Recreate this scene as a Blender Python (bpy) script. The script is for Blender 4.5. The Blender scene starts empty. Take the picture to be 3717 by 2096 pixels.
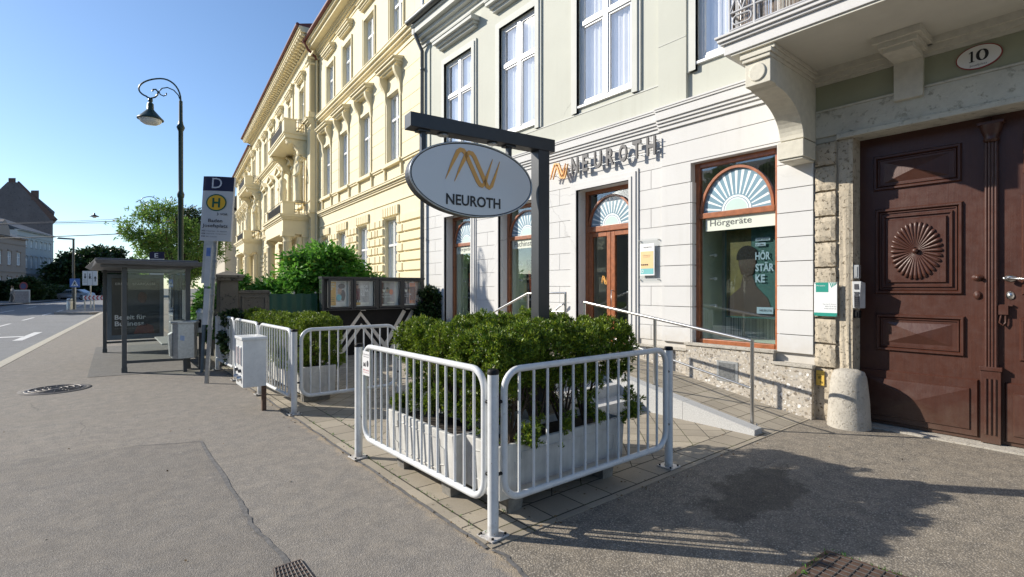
import bpy, math, random
import numpy as np
from mathutils import Vector, Matrix
from math import sin, cos, pi, radians, hypot, atan2, sqrt

random.seed(7)
R = radians
scene = bpy.context.scene
COL = scene.collection

# ------------------------------------------------------------------ camera
cd = bpy.data.cameras.new('camera')
cd.lens = 17.75; cd.sensor_width = 36.0; cd.shift_y = -0.001
cd.clip_start = 0.05; cd.clip_end = 2000
cam = bpy.data.objects.new('camera', cd)
cam.location = (0, 0, 1.6); cam.rotation_euler = (R(90), 0, R(-39.1))
COL.objects.link(cam); scene.camera = cam

# ------------------------------------------------------------------ sky and sun
SUN_EL = 28.3
SD = Vector((-0.653, 0.757, 0)).normalized() * cos(R(SUN_EL)) + Vector((0, 0, sin(R(SUN_EL))))
w = bpy.data.worlds.new('World'); scene.world = w; w.use_nodes = True
nt = w.node_tree; nt.nodes.clear()
sky = nt.nodes.new('ShaderNodeTexSky'); sky.sky_type = 'NISHITA'
sky.sun_disc = False; sky.sun_elevation = R(SUN_EL)
sky.sun_rotation = atan2(SD.x, SD.y)
sky.air_density = 1.0; sky.dust_density = 0.3; sky.ozone_density = 2.6
bg = nt.nodes.new('ShaderNodeBackground'); bg.inputs['Strength'].default_value = 0.11
wo = nt.nodes.new('ShaderNodeOutputWorld')
wb = nt.nodes.new('ShaderNodeMix'); wb.data_type = 'RGBA'; wb.blend_type = 'MULTIPLY'; wb.inputs[0].default_value = 1.0
wb.inputs[7].default_value = (.92, 1.0, 1.09, 1)      # white balance of the clear morning sky
nt.links.new(sky.outputs[0], wb.inputs[6]); nt.links.new(wb.outputs[2], bg.inputs[0]); nt.links.new(bg.outputs[0], wo.inputs[0])
ld = bpy.data.lights.new('sun', 'SUN'); ld.energy = 4.9; ld.angle = R(0.5); ld.color = (1.0, 0.93, 0.82)
lo = bpy.data.objects.new('sun', ld); COL.objects.link(lo)
lo.rotation_euler = SD.to_track_quat('Z', 'Y').to_euler(); lo.location = (-20, 20, 30)
scene.view_settings.view_transform = 'Standard'; scene.view_settings.look = 'None'
scene.view_settings.exposure = 0.5; scene.view_settings.gamma = 1.0

# ------------------------------------------------------------------ materials
def new_mat(name):
    m = bpy.data.materials.new(name); m.use_nodes = True
    n = m.node_tree; b = n.nodes['Principled BSDF']
    return m, n, b

def lk(n, a, b): n.links.new(a, b)

def coords(n, scale=None, world=True):
    if world:
        tc = n.nodes.new('ShaderNodeNewGeometry'); out = tc.outputs['Position']
    else:
        tc = n.nodes.new('ShaderNodeTexCoord'); out = tc.outputs['Object']
    if scale is not None:
        mp = n.nodes.new('ShaderNodeMapping'); mp.inputs['Scale'].default_value = scale
        lk(n, out, mp.inputs['Vector']); out = mp.outputs[0]
    return out

def noise(n, vec, scale, detail=4, rough=.6):
    t = n.nodes.new('ShaderNodeTexNoise'); t.inputs['Scale'].default_value = scale
    t.inputs['Detail'].default_value = detail; t.inputs['Roughness'].default_value = rough
    lk(n, vec, t.inputs['Vector']); return t.outputs['Fac']

def ramp(n, fac, stops):
    r = n.nodes.new('ShaderNodeValToRGB'); e = r.color_ramp.elements
    while len(e) < len(stops): e.new(0.5)
    for k, (p, c) in enumerate(stops):
        e[k].position = p; e[k].color = (c, c, c, 1) if isinstance(c, (int, float)) else (*c, 1)
    lk(n, fac, r.inputs[0]); return r.outputs[0]

def mixc(n, fac, a, b, mode='MIX'):
    m = n.nodes.new('ShaderNodeMix'); m.data_type = 'RGBA'; m.blend_type = mode
    for s, v_ in ((m.inputs[0], fac), (m.inputs[6], a), (m.inputs[7], b)):
        if isinstance(v_, (int, float)): s.default_value = v_
        elif isinstance(v_, tuple): s.default_value = (*v_[:3], 1)
        else: lk(n, v_, s)
    return m.outputs[2]

def math_(n, op, a, b=0.0, c=None):
    m = n.nodes.new('ShaderNodeMath'); m.operation = op
    for k, v_ in enumerate((a, b) if c is None else (a, b, c)):
        if isinstance(v_, (int, float)): m.inputs[k].default_value = v_
        else: lk(n, v_, m.inputs[k])
    return m.outputs[0]

def bump(n, b, h, strength=.3, dist=.01):
    bp = n.nodes.new('ShaderNodeBump'); bp.inputs['Strength'].default_value = strength
    bp.inputs['Distance'].default_value = dist
    lk(n, h, bp.inputs['Height']); lk(n, bp.outputs[0], b.inputs['Normal'])

def plain(name, col, rough=.5, metal=0.0, var=.12, scale=6, bmp=0.0, bscale=60, dirt=0.0, spec=.5, world=True, coat=0):
    m, n, b = new_mat(name)
    v = coords(n, world=world)
    f = noise(n, v, scale)
    c2 = tuple(max(0, x * (1 - var)) for x in col); c1 = tuple(min(1, x * (1 + var * .6)) for x in col)
    c = mixc(n, ramp(n, f, [(.3, 0.0), (.7, 1.0)]), c2, c1)
    if dirt:
        vs = coords(n, (7, 7, .55), world)
        g = noise(n, vs, 1.0, 5, .65)
        c = mixc(n, ramp(n, g, [(.45, 0.0), (.8, dirt)]), c, tuple(x * .45 for x in col))
    lk(n, c, b.inputs['Base Color'])
    b.inputs['Roughness'].default_value = rough; b.inputs['Metallic'].default_value = metal
    b.inputs['Specular IOR Level'].default_value = spec
    if coat: b.inputs['Coat Weight'].default_value = coat; b.inputs['Coat Roughness'].default_value = .1
    if bmp: bump(n, b, noise(n, v, bscale, 3), bmp, .004)
    return m

def asphalt(name, base, agg=.35, patch=.2, warm=0.0, ascale=230):
    m, n, b = new_mat(name); v = coords(n)
    vo = n.nodes.new('ShaderNodeTexVoronoi'); vo.inputs['Scale'].default_value = ascale; lk(n, v, vo.inputs['Vector'])
    sp = ramp(n, vo.outputs['Distance'], [(.0, 1.0), (.65, 0.0)])
    cr = n.nodes.new('ShaderNodeSeparateColor'); lk(n, vo.outputs['Color'], cr.inputs[0])
    rnd = ramp(n, cr.outputs[0], [(.15, .50), (.5, .95), (.85, 1.3), (1.0, 2.0)])
    c = mixc(n, 1.0, base, rnd, 'MULTIPLY')
    c = mixc(n, sp, tuple(x * (1 - agg) for x in base), c)
    big = noise(n, v, .55, 6, .6)
    c = mixc(n, ramp(n, big, [(.35, 0.0), (.65, patch)]), c, tuple(x * .45 for x in base))
    mid = noise(n, v, 7, 5, .7)
    c = mixc(n, ramp(n, mid, [(.4, 0.0), (.75, .35)]), c, (base[0] * 1.35, base[1] * 1.28, base[2] * 1.15))
    bl = noise(n, v, 1.6, 6, .75)
    c = mixc(n, ramp(n, bl, [(.42, 0.0), (.7, .30)]), c, (base[0] * .62, base[1] * .58, base[2] * .52))
    gv = n.nodes.new('ShaderNodeTexVoronoi'); gv.inputs['Scale'].default_value = 1.9; lk(n, v, gv.inputs['Vector'])
    c = mixc(n, ramp(n, gv.outputs['Distance'], [(.028, .35), (.036, 0.0)]), c, (base[0] * 1.45, base[1] * 1.4, base[2] * 1.3))
    nzc = n.nodes.new('ShaderNodeTexNoise'); nzc.inputs['Scale'].default_value = 4; nzc.inputs['Detail'].default_value = 6; lk(n, v, nzc.inputs['Vector'])
    mvc = n.nodes.new('ShaderNodeMix'); mvc.data_type = 'VECTOR'; mvc.inputs[0].default_value = .12; lk(n, v, mvc.inputs[4]); lk(n, nzc.outputs['Color'], mvc.inputs[5])
    voc = n.nodes.new('ShaderNodeTexVoronoi'); voc.feature = 'DISTANCE_TO_EDGE'; voc.inputs['Scale'].default_value = .42; lk(n, mvc.outputs[1], voc.inputs['Vector'])
    ckc = math_(n, 'MULTIPLY', ramp(n, voc.outputs['Distance'], [(.0, 1.0), (.0032, 0.0)]), ramp(n, noise(n, v, .5, 3), [(.50, 0.0), (.58, .75)]))
    c = mixc(n, ckc, c, tuple(x * .35 for x in base))
    if ascale > 100 and name.startswith('pavement'):      # sandy grit gathered along the terrace edge
        spx = n.nodes.new('ShaderNodeSeparateXYZ'); lk(n, v, spx.inputs[0])
        dd_ = math_(n, 'ADD', math_(n, 'ABSOLUTE', math_(n, 'SUBTRACT', spx.outputs[0], 1.84)), math_(n, 'MULTIPLY', math_(n, 'SUBTRACT', noise(n, v, 6, 5, .7), .45), .35))
        c = mixc(n, ramp(n, dd_, [(.0, .7), (.09, 0.0)]), c, (base[0] * 1.25, base[1] * 1.08, base[2] * .82))
    lk(n, c, b.inputs['Base Color']); b.inputs['Roughness'].default_value = .88
    b.inputs['Specular IOR Level'].default_value = .3
    h = math_(n, 'ADD', math_(n, 'MULTIPLY', sp, .6), math_(n, 'MULTIPLY', noise(n, v, 60, 3), .5))
    bump(n, b, h, .75, .005)
    return m, n, b, c, v

def facing_mix(n, base, lo_, hi_, pw, rough, wob):
    """glossy reflection whose share grows towards grazing view; base is the shader behind it"""
    gl = n.nodes.new('ShaderNodeBsdfGlossy'); gl.inputs['Roughness'].default_value = rough; gl.inputs[0].default_value = (.86, .93, 1.0, 1)  # bluish tint put into the reflection to read as blue sky
    lw = n.nodes.new('ShaderNodeLayerWeight'); lw.inputs['Blend'].default_value = .5
    f = math_(n, 'ADD', math_(n, 'MULTIPLY', math_(n, 'POWER', lw.outputs['Facing'], pw), hi_ - lo_), lo_)
    mx = n.nodes.new('ShaderNodeMixShader'); lk(n, f, mx.inputs[0]); lk(n, base, mx.inputs[1]); lk(n, gl.outputs[0], mx.inputs[2])
    if wob:
        bp = n.nodes.new('ShaderNodeBump'); bp.inputs['Strength'].default_value = wob; bp.inputs['Distance'].default_value = .02
        lk(n, noise(n, coords(n), 1.2, 2), bp.inputs['Height']); lk(n, bp.outputs[0], gl.inputs['Normal'])
    out = [x for x in n.nodes if x.type == 'OUTPUT_MATERIAL'][0]; lk(n, mx.outputs[0], out.inputs[0])

def pane_mat(name, tint=(.02, .03, .04), rough=.02, refl=.3):
    m, n, b = new_mat(name)
    v = coords(n); lk(n, mixc(n, ramp(n, noise(n, v, .7, 3), [(.4, 0.0), (.6, 1.0)]), tint, tuple(x * 1.6 for x in tint)), b.inputs['Base Color']); b.inputs['Roughness'].default_value = .3
    facing_mix(n, b.outputs[0], refl, .95, 2.5, rough, .03)
    return m

def glass_mat(name, tint=(.93, .96, .95), refl=.06, wob=.03, pw=3.5, gt=None):
    m, n, b = new_mat(name); n.nodes.remove(b)
    tr = n.nodes.new('ShaderNodeBsdfTransparent'); tr.inputs[0].default_value = (*tint, 1)
    facing_mix(n, tr.outputs[0], refl, .9, pw, .01, wob)
    if gt: [x for x in n.nodes if x.type == 'BSDF_GLOSSY'][0].inputs[0].default_value = (*gt, 1)
    return m

def leaf_mat(name, c1, c2, c3, trans=.35, rough=.45):
    m, n, b = new_mat(name)
    g = n.nodes.new('ShaderNodeNewGeometry')
    c = ramp(n, g.outputs['Random Per Island'], [(0.0, (c1[0] * 4, c1[1] * 1.1, c1[2])), (.035, (c1[0] * 3.5, c1[1], c1[2])), (.05, c1), (.5, c2), (1.0, c3)])
    f = noise(n, g.outputs['Position'], 6, 2)
    c = mixc(n, ramp(n, f, [(.4, 0.0), (.75, .35)]), c, c3)
    lk(n, c, b.inputs['Base Color']); b.inputs['Roughness'].default_value = rough
    b.inputs['Specular IOR Level'].default_value = .4
    t = n.nodes.new('ShaderNodeBsdfTranslucent'); lk(n, c, t.inputs[0])
    mx = n.nodes.new('ShaderNodeMixShader'); mx.inputs[0].default_value = trans
    out = [x for x in n.nodes if x.type == 'OUTPUT_MATERIAL'][0]
    lk(n, b.outputs[0], mx.inputs[1]); lk(n, t.outputs[0], mx.inputs[2]); lk(n, mx.outputs[0], out.inputs[0])
    return m

def stone_mat(name, base, dark, scale=14, bmp=.6, holes=True):
    m, n, b = new_mat(name); v = coords(n)
    c = mixc(n, ramp(n, noise(n, v, scale * .35, 6, .7), [(.3, 0.0), (.7, 1.0)]), base, tuple(x * .72 for x in base))
    h = noise(n, v, scale * 4, 6, .75)
    if holes:
        p = ramp(n, noise(n, v, scale * 2.2, 5, .7), [(.56, 0.0), (.66, 1.0)])
        c = mixc(n, p, c, dark); h = math_(n, 'SUBTRACT', h, p)
    lk(n, c, b.inputs['Base Color']); b.inputs['Roughness'].default_value = .9
    bump(n, b, h, bmp, .012)
    return m

def pebble_mat(name):
    m, n, b = new_mat(name); v = coords(n)
    nv = n.nodes.new('ShaderNodeTexNoise'); nv.inputs['Scale'].default_value = 9; lk(n, v, nv.inputs['Vector'])
    ds = n.nodes.new('ShaderNodeMix'); ds.data_type = 'VECTOR'; ds.inputs[0].default_value = .06
    lk(n, v, ds.inputs[4]); lk(n, nv.outputs['Color'], ds.inputs[5])
    c = None
    for sc, lo_, hi_ in ((58, .2, .62), (24, .16, .5)):
        vo = n.nodes.new('ShaderNodeTexVoronoi'); vo.inputs['Scale'].default_value = sc; lk(n, ds.outputs[1], vo.inputs['Vector'])
        se = n.nodes.new('ShaderNodeSeparateColor'); lk(n, vo.outputs['Color'], se.inputs[0])
        pc = ramp(n, se.outputs[1], [(0, (.10, .085, .07)), (.3, (.34, .29, .22)), (.55, (.58, .53, .45)), (.8, (.20, .19, .18)), (1, (.80, .78, .74))])
        inside = ramp(n, vo.outputs['Distance'], [(lo_ + .18, 1.0), (hi_, 0.0)])
        keep = math_(n, 'MULTIPLY', inside, ramp(n, se.outputs[0], [(.35, 0.0), (.45, 1.0)]))
        c = mixc(n, keep, (.43, .39, .33) if c is None else c, pc)
    lk(n, c, b.inputs['Base Color']); b.inputs['Roughness'].default_value = .85
    bump(n, b, noise(n, v, 90, 4), .5, .006)
    return m

def render_wall(name, col, streak=.25, splash=True):
    m, n, b = new_mat(name); v = coords(n)
    c = mixc(n, ramp(n, noise(n, v, 1.3, 5), [(.3, 0.0), (.7, 1.0)]), tuple(x * .94 for x in col), col)
    st = math_(n, 'MULTIPLY', ramp(n, noise(n, coords(n, (9, 9, .35)), 1.0, 5, .7), [(.52, 0.0), (.8, streak)]), ramp(n, noise(n, v, .6, 2), [(.4, 0.0), (.65, 1.0)]))
    c = mixc(n, st, c, (col[0] * .62, col[1] * .58, col[2] * .50))
    c = mixc(n, ramp(n, noise(n, v, 17, 5, .7), [(.58, 0.0), (.75, .22)]), c, (col[0] * .8, col[1] * .77, col[2] * .7))
    vo = n.nodes.new('ShaderNodeTexVoronoi'); vo.feature = 'DISTANCE_TO_EDGE'; vo.inputs['Scale'].default_value = .55
    nz = n.nodes.new('ShaderNodeTexNoise'); nz.inputs['Scale'].default_value = 3; nz.inputs['Detail'].default_value = 6; lk(n, v, nz.inputs['Vector'])
    mv = n.nodes.new('ShaderNodeMix'); mv.data_type = 'VECTOR'; mv.inputs[0].default_value = .22; lk(n, v, mv.inputs[4]); lk(n, nz.outputs['Color'], mv.inputs[5]); lk(n, mv.outputs[1], vo.inputs['Vector'])
    ck = math_(n, 'MULTIPLY', ramp(n, vo.outputs['Distance'], [(.0, 1.0), (.0022, 0.0)]), ramp(n, noise(n, v, .35, 2), [(.52, 0.0), (.6, .5)]))
    c = mixc(n, ck, c, tuple(x * .45 for x in col))
    if splash:
        sp = n.nodes.new('ShaderNodeSeparateXYZ'); lk(n, v, sp.inputs[0])
        low = math_(n, 'ADD', sp.outputs[2], math_(n, 'MULTIPLY', noise(n, v, 7, 4, .7), .45))
        c = mixc(n, ramp(n, math_(n, 'MULTIPLY', low, .5), [(.44, .5), (.62, 0.0)]), c, (.44, .38, .29))
    lk(n, c, b.inputs['Base Color']); b.inputs['Roughness'].default_value = .8
    bump(n, b, noise(n, v, 36, 4), .16, .004)
    return m
WHITE = render_wall('white_render', (.62, .615, .60))
GREENW = render_wall('sage_render', (.52, .525, .455), .3, False)
YEL = render_wall('yellow_render', (.77, .675, .45), .5, False)
SAGETRIM = plain('light_sage_trim', (.56, .565, .52), .75, var=.05, scale=3, dirt=.05, bmp=.1)
SAGEDARK = plain('sage_panel_paint', (.30, .31, .215), .85, var=.08, scale=3, bmp=.15)
STUCCO = plain('rough_cream_stucco', (.60, .57, .48), .9, var=.10, scale=12, bmp=.55, bscale=55)
SOFFIT = plain('soffit_render', (.62, .60, .52), .9, var=.05, scale=4, bmp=.1, dirt=.05)
YTRIM = plain('yellow_stucco_trim', (.77, .68, .46), .8, var=.05, scale=3, bmp=.15, bscale=30, dirt=.10)
ROOFRED = plain('dark_red_sheet_roof', (.16, .045, .035), .5, var=.2, scale=2)
ZINC = plain('grey_zinc', (.12, .125, .125), .45, metal=.3, var=.25, scale=8)
WFRAME = plain('white_window_paint', (.80, .80, .79), .35, var=.04, scale=10)
WOOD = plain('varnished_red_brown_wood', (.33, .11, .042), .35, var=.3, scale=14, coat=.4)
def gate_paint():
    m, n, b = new_mat('dark_brown_gate_paint'); v = coords(n)
    g = noise(n, coords(n, (60, 60, 2.2)), 1.0, 4, .6)
    c = mixc(n, ramp(n, noise(n, v, 2.2, 5), [(.3, 0.0), (.7, 1.0)]), (.056, .0195, .0125), (.072, .026, .016))
    c = mixc(n, ramp(n, g, [(.45, 0.0), (.7, .35)]), c, (.036, .014, .011))
    sp = n.nodes.new('ShaderNodeSeparateXYZ'); lk(n, v, sp.inputs[0])
    low = math_(n, 'ADD', sp.outputs[2], math_(n, 'MULTIPLY', noise(n, v, 5, 5, .7), 1.1))
    c = mixc(n, ramp(n, low, [(.45, .45), (1.0, 0.0)]), c, (.13, .095, .07))
    c = mixc(n, ramp(n, noise(n, v, 45, 4, .7), [(.62, 0.0), (.75, .5)]), c, (.11, .06, .045))
    lk(n, c, b.inputs['Base Color']); lk(n, ramp(n, noise(n, v, 12, 3), [(.3, .34), (.7, .5)]), b.inputs['Roughness'])
    bump(n, b, math_(n, 'ADD', g, math_(n, 'MULTIPLY', noise(n, v, 110, 3), .5)), .22, .004)
    return m
DOORP = gate_paint()
QUOIN = stone_mat('travertine_quoin', (.56, .485, .37), (.16, .12, .07), 11, .8)
LINTEL = stone_mat('weathered_lintel_stone', (.60, .585, .50), (.34, .33, .27), 6, .4)
GUARD = stone_mat('worn_limestone', (.50, .465, .40), (.36, .32, .26), 16, .6)
PILLAR = stone_mat('sooty_concrete', (.17, .15, .12), (.05, .045, .04), 5, .5)
PLINTH = pebble_mat('conglomerate_plinth')
GRANITE = plain('speckled_granite', (.47, .47, .46), .7, var=.35, scale=160, bmp=.3, bscale=120)
PANE = pane_mat('window_pane', (.05, .08, .12), .02, .35)
PANE2 = pane_mat('bright_pane', (.22, .25, .27), .03, .3)
GLASS = glass_mat('shop_glass', (.95, .98, .97), .10)
SHGLASS = glass_mat('shelter_glass', (.90, .93, .92), .03)
DISPGL = glass_mat('clear_glass', (.97, .98, .98), .04, .0)
CURTAIN = plain('white_curtain', (.80, .82, .84), .9, var=.08, scale=3)
def worn_white():
    m, n, b = new_mat('white_enamel_paint'); v = coords(n)
    c = mixc(n, ramp(n, noise(n, v, 9), [(.3, 0.0), (.7, 1.0)]), (.60, .62, .63), (.70, .715, .72))
    c = mixc(n, ramp(n, noise(n, v, 24, 5, .7), [(.55, 0.0), (.72, .35)]), c, (.42, .42, .39))
    sp = n.nodes.new('ShaderNodeSeparateXYZ'); lk(n, v, sp.inputs[0])
    foot = math_(n, 'ADD', math_(n, 'MULTIPLY', sp.outputs[2], 6.0), math_(n, 'MULTIPLY', noise(n, v, 30, 4), .9))
    c = mixc(n, ramp(n, foot, [(.35, .75), (.95, 0.0)]), c, (.25, .19, .13))
    chip = ramp(n, noise(n, v, 70, 3, .6), [(.70, 0.0), (.72, 1.0)])
    c = mixc(n, chip, c, (.20, .11, .07))
    lk(n, c, b.inputs['Base Color']); b.inputs['Roughness'].default_value = .34
    b.inputs['Coat Weight'].default_value = .2; bump(n, b, noise(n, v, 60, 3), .08, .004)
    return m
WPAINT = worn_white()
BLACKP = plain('black_plastic', (.010, .010, .011), .5, spec=.2)
SIGNBLK = plain('anthracite_coated_steel', (.022, .025, .030), .42, var=.15, scale=10, bmp=.05)
STEEL = plain('brushed_stainless', (.58, .57, .55), .28, metal=1.0, var=.08, scale=30)
GALV = plain('galvanised_steel', (.45, .47, .48), .42, metal=.75, var=.2, scale=25)
SIGNWH = plain('off_white_sign_face', (.64, .645, .65), .3, var=.02, scale=2, coat=.4)
GOLD = plain('gold_orange_letter', (.72, .36, .08), .4, var=.04)
INK = plain('black_ink', (.012, .012, .014), .5)
GREYINK = plain('charcoal_letter', (.055, .057, .065), .45)
WHITEINK = plain('white_ink', (.78, .78, .78), .5)
PLANTER = plain('aged_white_concrete', (.56, .555, .53), .8, var=.2, scale=5, bmp=.35, bscale=45, dirt=.8, world=False)
SOIL = plain('potting_soil', (.03, .022, .015), 1.0, var=.5, scale=30, bmp=.8, bscale=40)
BARK = plain('grey_brown_bark', (.085, .06, .042), .95, var=.35, scale=25, bmp=.8, bscale=70)
LAMPG = plain('dark_green_lamp_paint', (.012, .035, .028), .35, var=.2, scale=8)
YEWL = leaf_mat('yew_leaf', (.022, .058, .008), (.075, .155, .014), (.34, .42, .035), .26)
BUSHL = leaf_mat('horse_chestnut_leaf', (.025, .10, .014), (.065, .20, .025), (.14, .32, .045), .35)
TREEL = leaf_mat('light_tree_leaf', (.05, .12, .02), (.12, .24, .045), (.24, .36, .08), .45)
DARKL = leaf_mat('dark_tree_leaf', (.012, .030, .010), (.022, .05, .015), (.04, .08, .02), .2)
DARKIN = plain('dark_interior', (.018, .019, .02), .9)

# ------------------------------------------------------------------ mesh building
ORG = {}
class MB:
    def __init__(s, M=None): s.v = []; s.f = []; s.sm = []; s.M = M
    def add(s, vs, fs, sm=False):
        k = len(s.v)
        if s.M is not None: vs = [s.M @ Vector(p) for p in vs]
        s.v += [tuple(p) for p in vs]; s.f += [tuple(i + k for i in f) for f in fs]; s.sm += [sm] * len(fs)
        return s
    def box(s, a, b):
        x0, x1 = sorted((a[0], b[0])); y0, y1 = sorted((a[1], b[1])); z0, z1 = sorted((a[2], b[2]))
        return s.add([(x0, y0, z0), (x1, y0, z0), (x1, y1, z0), (x0, y1, z0), (x0, y0, z1), (x1, y0, z1), (x1, y1, z1), (x0, y1, z1)],
                     [(0, 3, 2, 1), (4, 5, 6, 7), (0, 1, 5, 4), (1, 2, 6, 5), (2, 3, 7, 6), (3, 0, 4, 7)])
    def hexa(s, lo, hi):      # two quads (lower, upper), both counter-clockwise seen from above
        return s.add(list(lo) + list(hi), [(0, 3, 2, 1), (4, 5, 6, 7), (0, 1, 5, 4), (1, 2, 6, 5), (2, 3, 7, 6), (3, 0, 4, 7)])
    def pyr(s, s0, s1, z0, z1, o0, o1, ins):   # block whose face (towards +o) is inset
        a, c = (s0, o0), (s1, o0)
        return s.add([(s0, o0, z0), (s1, o0, z0), (s1, o0, z1), (s0, o0, z1), (s0 + ins, o1, z0 + ins), (s1 - ins, o1, z0 + ins), (s1 - ins, o1, z1 - ins), (s0 + ins, o1, z1 - ins)],
                     [(0, 1, 2, 3), (7, 6, 5, 4), (1, 0, 4, 5), (2, 1, 5, 6), (3, 2, 6, 7), (0, 3, 7, 4)])
    def prism(s, poly, a, b, ax=2):  # polygon extruded along axis ax
        n = len(poly); vs = []
        for t in (a, b):
            for p in poly:
                q = [0, 0, 0]; o = [k for k in range(3) if k != ax]
                q[o[0]], q[o[1]] = p[0], p[1]; q[ax] = t; vs.append(tuple(q))
        fs = [tuple(range(n - 1, -1, -1)), tuple(range(n, 2 * n))] + [(k, (k + 1) % n, n + (k + 1) % n, n + k) for k in range(n)]
        return s.add(vs, fs)
    def tube(s, pts, r, n=8, closed=False, sm=True):
        pts = [Vector(p) for p in pts]; N = len(pts); vs = []
        rr = r if isinstance(r, (list, tuple)) else [r] * N
        up = None
        for i, p in enumerate(pts):
            if closed: d = pts[(i + 1) % N] - pts[i - 1]
            elif i == 0: d = pts[1] - p
            elif i == N - 1: d = p - pts[-2]
            else: d = (pts[i + 1] - p).normalized() + (p - pts[i - 1]).normalized()
            d.normalize()
            if up is None:
                up = Vector((0, 0, 1)) if abs(d.z) < .9 else Vector((1, 0, 0))
            x = d.cross(up).normalized(); y = x.cross(d).normalized(); up = y
            for k in range(n):
                a = 2 * pi * k / n; vs.append(p + (x * cos(a) + y * sin(a)) * rr[i])
        fs = []
        for i in range(N if closed else N - 1):
            j = (i + 1) % N
            for k in range(n):
                l = (k + 1) % n; fs.append((i * n + k, i * n + l, j * n + l, j * n + k))
        s.add(vs, fs, sm)
        if not closed:
            s.add(vs[:n], [tuple(range(n - 1, -1, -1))]); s.add(vs[-n:], [tuple(range(n))])
        return s
    def lathe(s, prof, c=(0, 0, 0), n=16, sx=1, sy=1, sm=True):
        vs = []; fs = []
        for r_, z in prof:
            for k in range(n):
                a = 2 * pi * k / n; vs.append((c[0] + r_ * cos(a) * sx, c[1] + r_ * sin(a) * sy, c[2] + z))
        m = len(prof)
        for i in range(m - 1):
            for k in range(n):
                l = (k + 1) % n; fs.append((i * n + k, i * n + l, (i + 1) * n + l, (i + 1) * n + k))
        s.add(vs, fs, sm)
        s.add(vs[:n], [tuple(range(n - 1, -1, -1))]); s.add(vs[-n:], [tuple(range(n))])
        return s
    def cyl(s, p, q, r, n=12): return s.tube([p, q], r, n)
    def build(s, name, mat, parent=None, bevel=0, label=None):
        me = bpy.data.meshes.new(name); o = bpy.data.objects.new(name, me); COL.objects.link(o)
        org = Vector((0, 0, 0))
        if parent is not None:
            org = ORG[parent.name]; o.parent = parent
        ORG[o.name] = org
        me.from_pydata([tuple(Vector(p) - org) for p in s.v], [], s.f)
        me.polygons.foreach_set('use_smooth', s.sm)
        me.validate(); me.update()
        if mat: me.materials.append(mat)
        if bevel:
            b = o.modifiers.new('bevel', 'BEVEL'); b.width = bevel; b.segments = 2; b.limit_method = 'ANGLE'; b.angle_limit = R(40)
            b.harden_normals = False
        if label: o['label'] = label
        return o

def tag(o, label=None, cat=None, group=None, kind=None):
    if label: o['label'] = label
    if cat: o['category'] = cat
    if group: o['group'] = group
    if kind: o['kind'] = kind
    return o

def thing(name, label, cat, loc=(0, 0, 0), rz=0, group=None):
    o = bpy.data.objects.new(name, None); COL.objects.link(o); o.empty_display_size = .2
    o.location = loc; o.rotation_euler = (0, 0, rz); ORG[o.name] = Vector(loc)
    return tag(o, label, cat, group)

def local(name, label, cat, group=None):     # built round its own origin, moved afterwards
    return thing(name, label, cat, (0, 0, 0), 0, group)

def dup(root, loc, rz=0, label=None):
    r = root.copy(); COL.objects.link(r); r.location = loc; r.rotation_euler = (0, 0, rz)
    if label: r['label'] = label
    for ch in list(root.children):
        c = ch.copy(); COL.objects.link(c); c.parent = r
        for g in list(ch.children):
            d = g.copy(); COL.objects.link(d); d.parent = c
    return r

def struct(name, mb, mat): return tag(mb.build(name, mat), kind='structure')

def frame(origin, ang):   # facade frame: x along the wall (away from camera), y out of the wall, z up
    u = (sin(ang), cos(ang), 0); n_ = (-cos(ang), sin(ang), 0)
    return Matrix(((u[0], n_[0], 0, origin[0]), (u[1], n_[1], 0, origin[1]), (0, 0, 1, origin[2] if len(origin) > 2 else 0), (0, 0, 0, 1)))

def text(body, x0, z0, w_, h_, M, mat, name, parent, off=.0, ext=.002, flip=True, bold=0.0, keep=False):
    """letters filling a w x h box with its lower left (as read) corner at x0,z0; M maps (x, out, z)"""
    cu = bpy.data.curves.new('lettering', 'FONT'); cu.body = body; cu.size = 1; cu.extrude = 0.0; cu.offset = bold; cu.resolution_u = 3
    t = bpy.data.objects.new('lettering_tmp', cu); COL.objects.link(t)
    dg = bpy.context.evaluated_depsgraph_get(); dg.update()
    me = t.to_mesh()
    vs = [v_.co.copy() for v_ in me.vertices]; fs = [tuple(p.vertices) for p in me.polygons]
    t.to_mesh_clear(); bpy.data.objects.remove(t); bpy.data.curves.remove(cu)
    xs = [v_.x for v_ in vs]; ys = [v_.y for v_ in vs]
    ax, bx, ay, by = min(xs), max(xs), min(ys), max(ys)
    sx = w_ / (bx - ax); sy = h_ / (by - ay)
    if keep: sx = sy = min(sx, sy)
    mb = MB(M); sg = -1 if flip else 1
    lay = []
    for o in ((off, off + ext) if ext > .004 else (off + ext,)):
        lay.append([(x0 + sg * (v_.x - ax) * sx, o, z0 + (v_.y - ay) * sy) for v_ in vs])
    # boundary edges for the sides
    if len(lay) == 2:
        mb.add(lay[1], fs); mb.add(lay[0], [f[::-1] for f in fs])
        cnt = {}
        for f in fs:
            for a, b in zip(f, f[1:] + f[:1]):
                cnt[(a, b)] = cnt.get((a, b), 0) + 1
        side = []
        n_ = len(vs)
        for (a, b) in cnt:
            if (b, a) not in cnt: side.append((a, b, b + n_, a + n_))
        mb.add(lay[1] + lay[0], side)
    else:
        mb.add(lay[0], fs)
    return mb.build(name, mat, parent)

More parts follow.
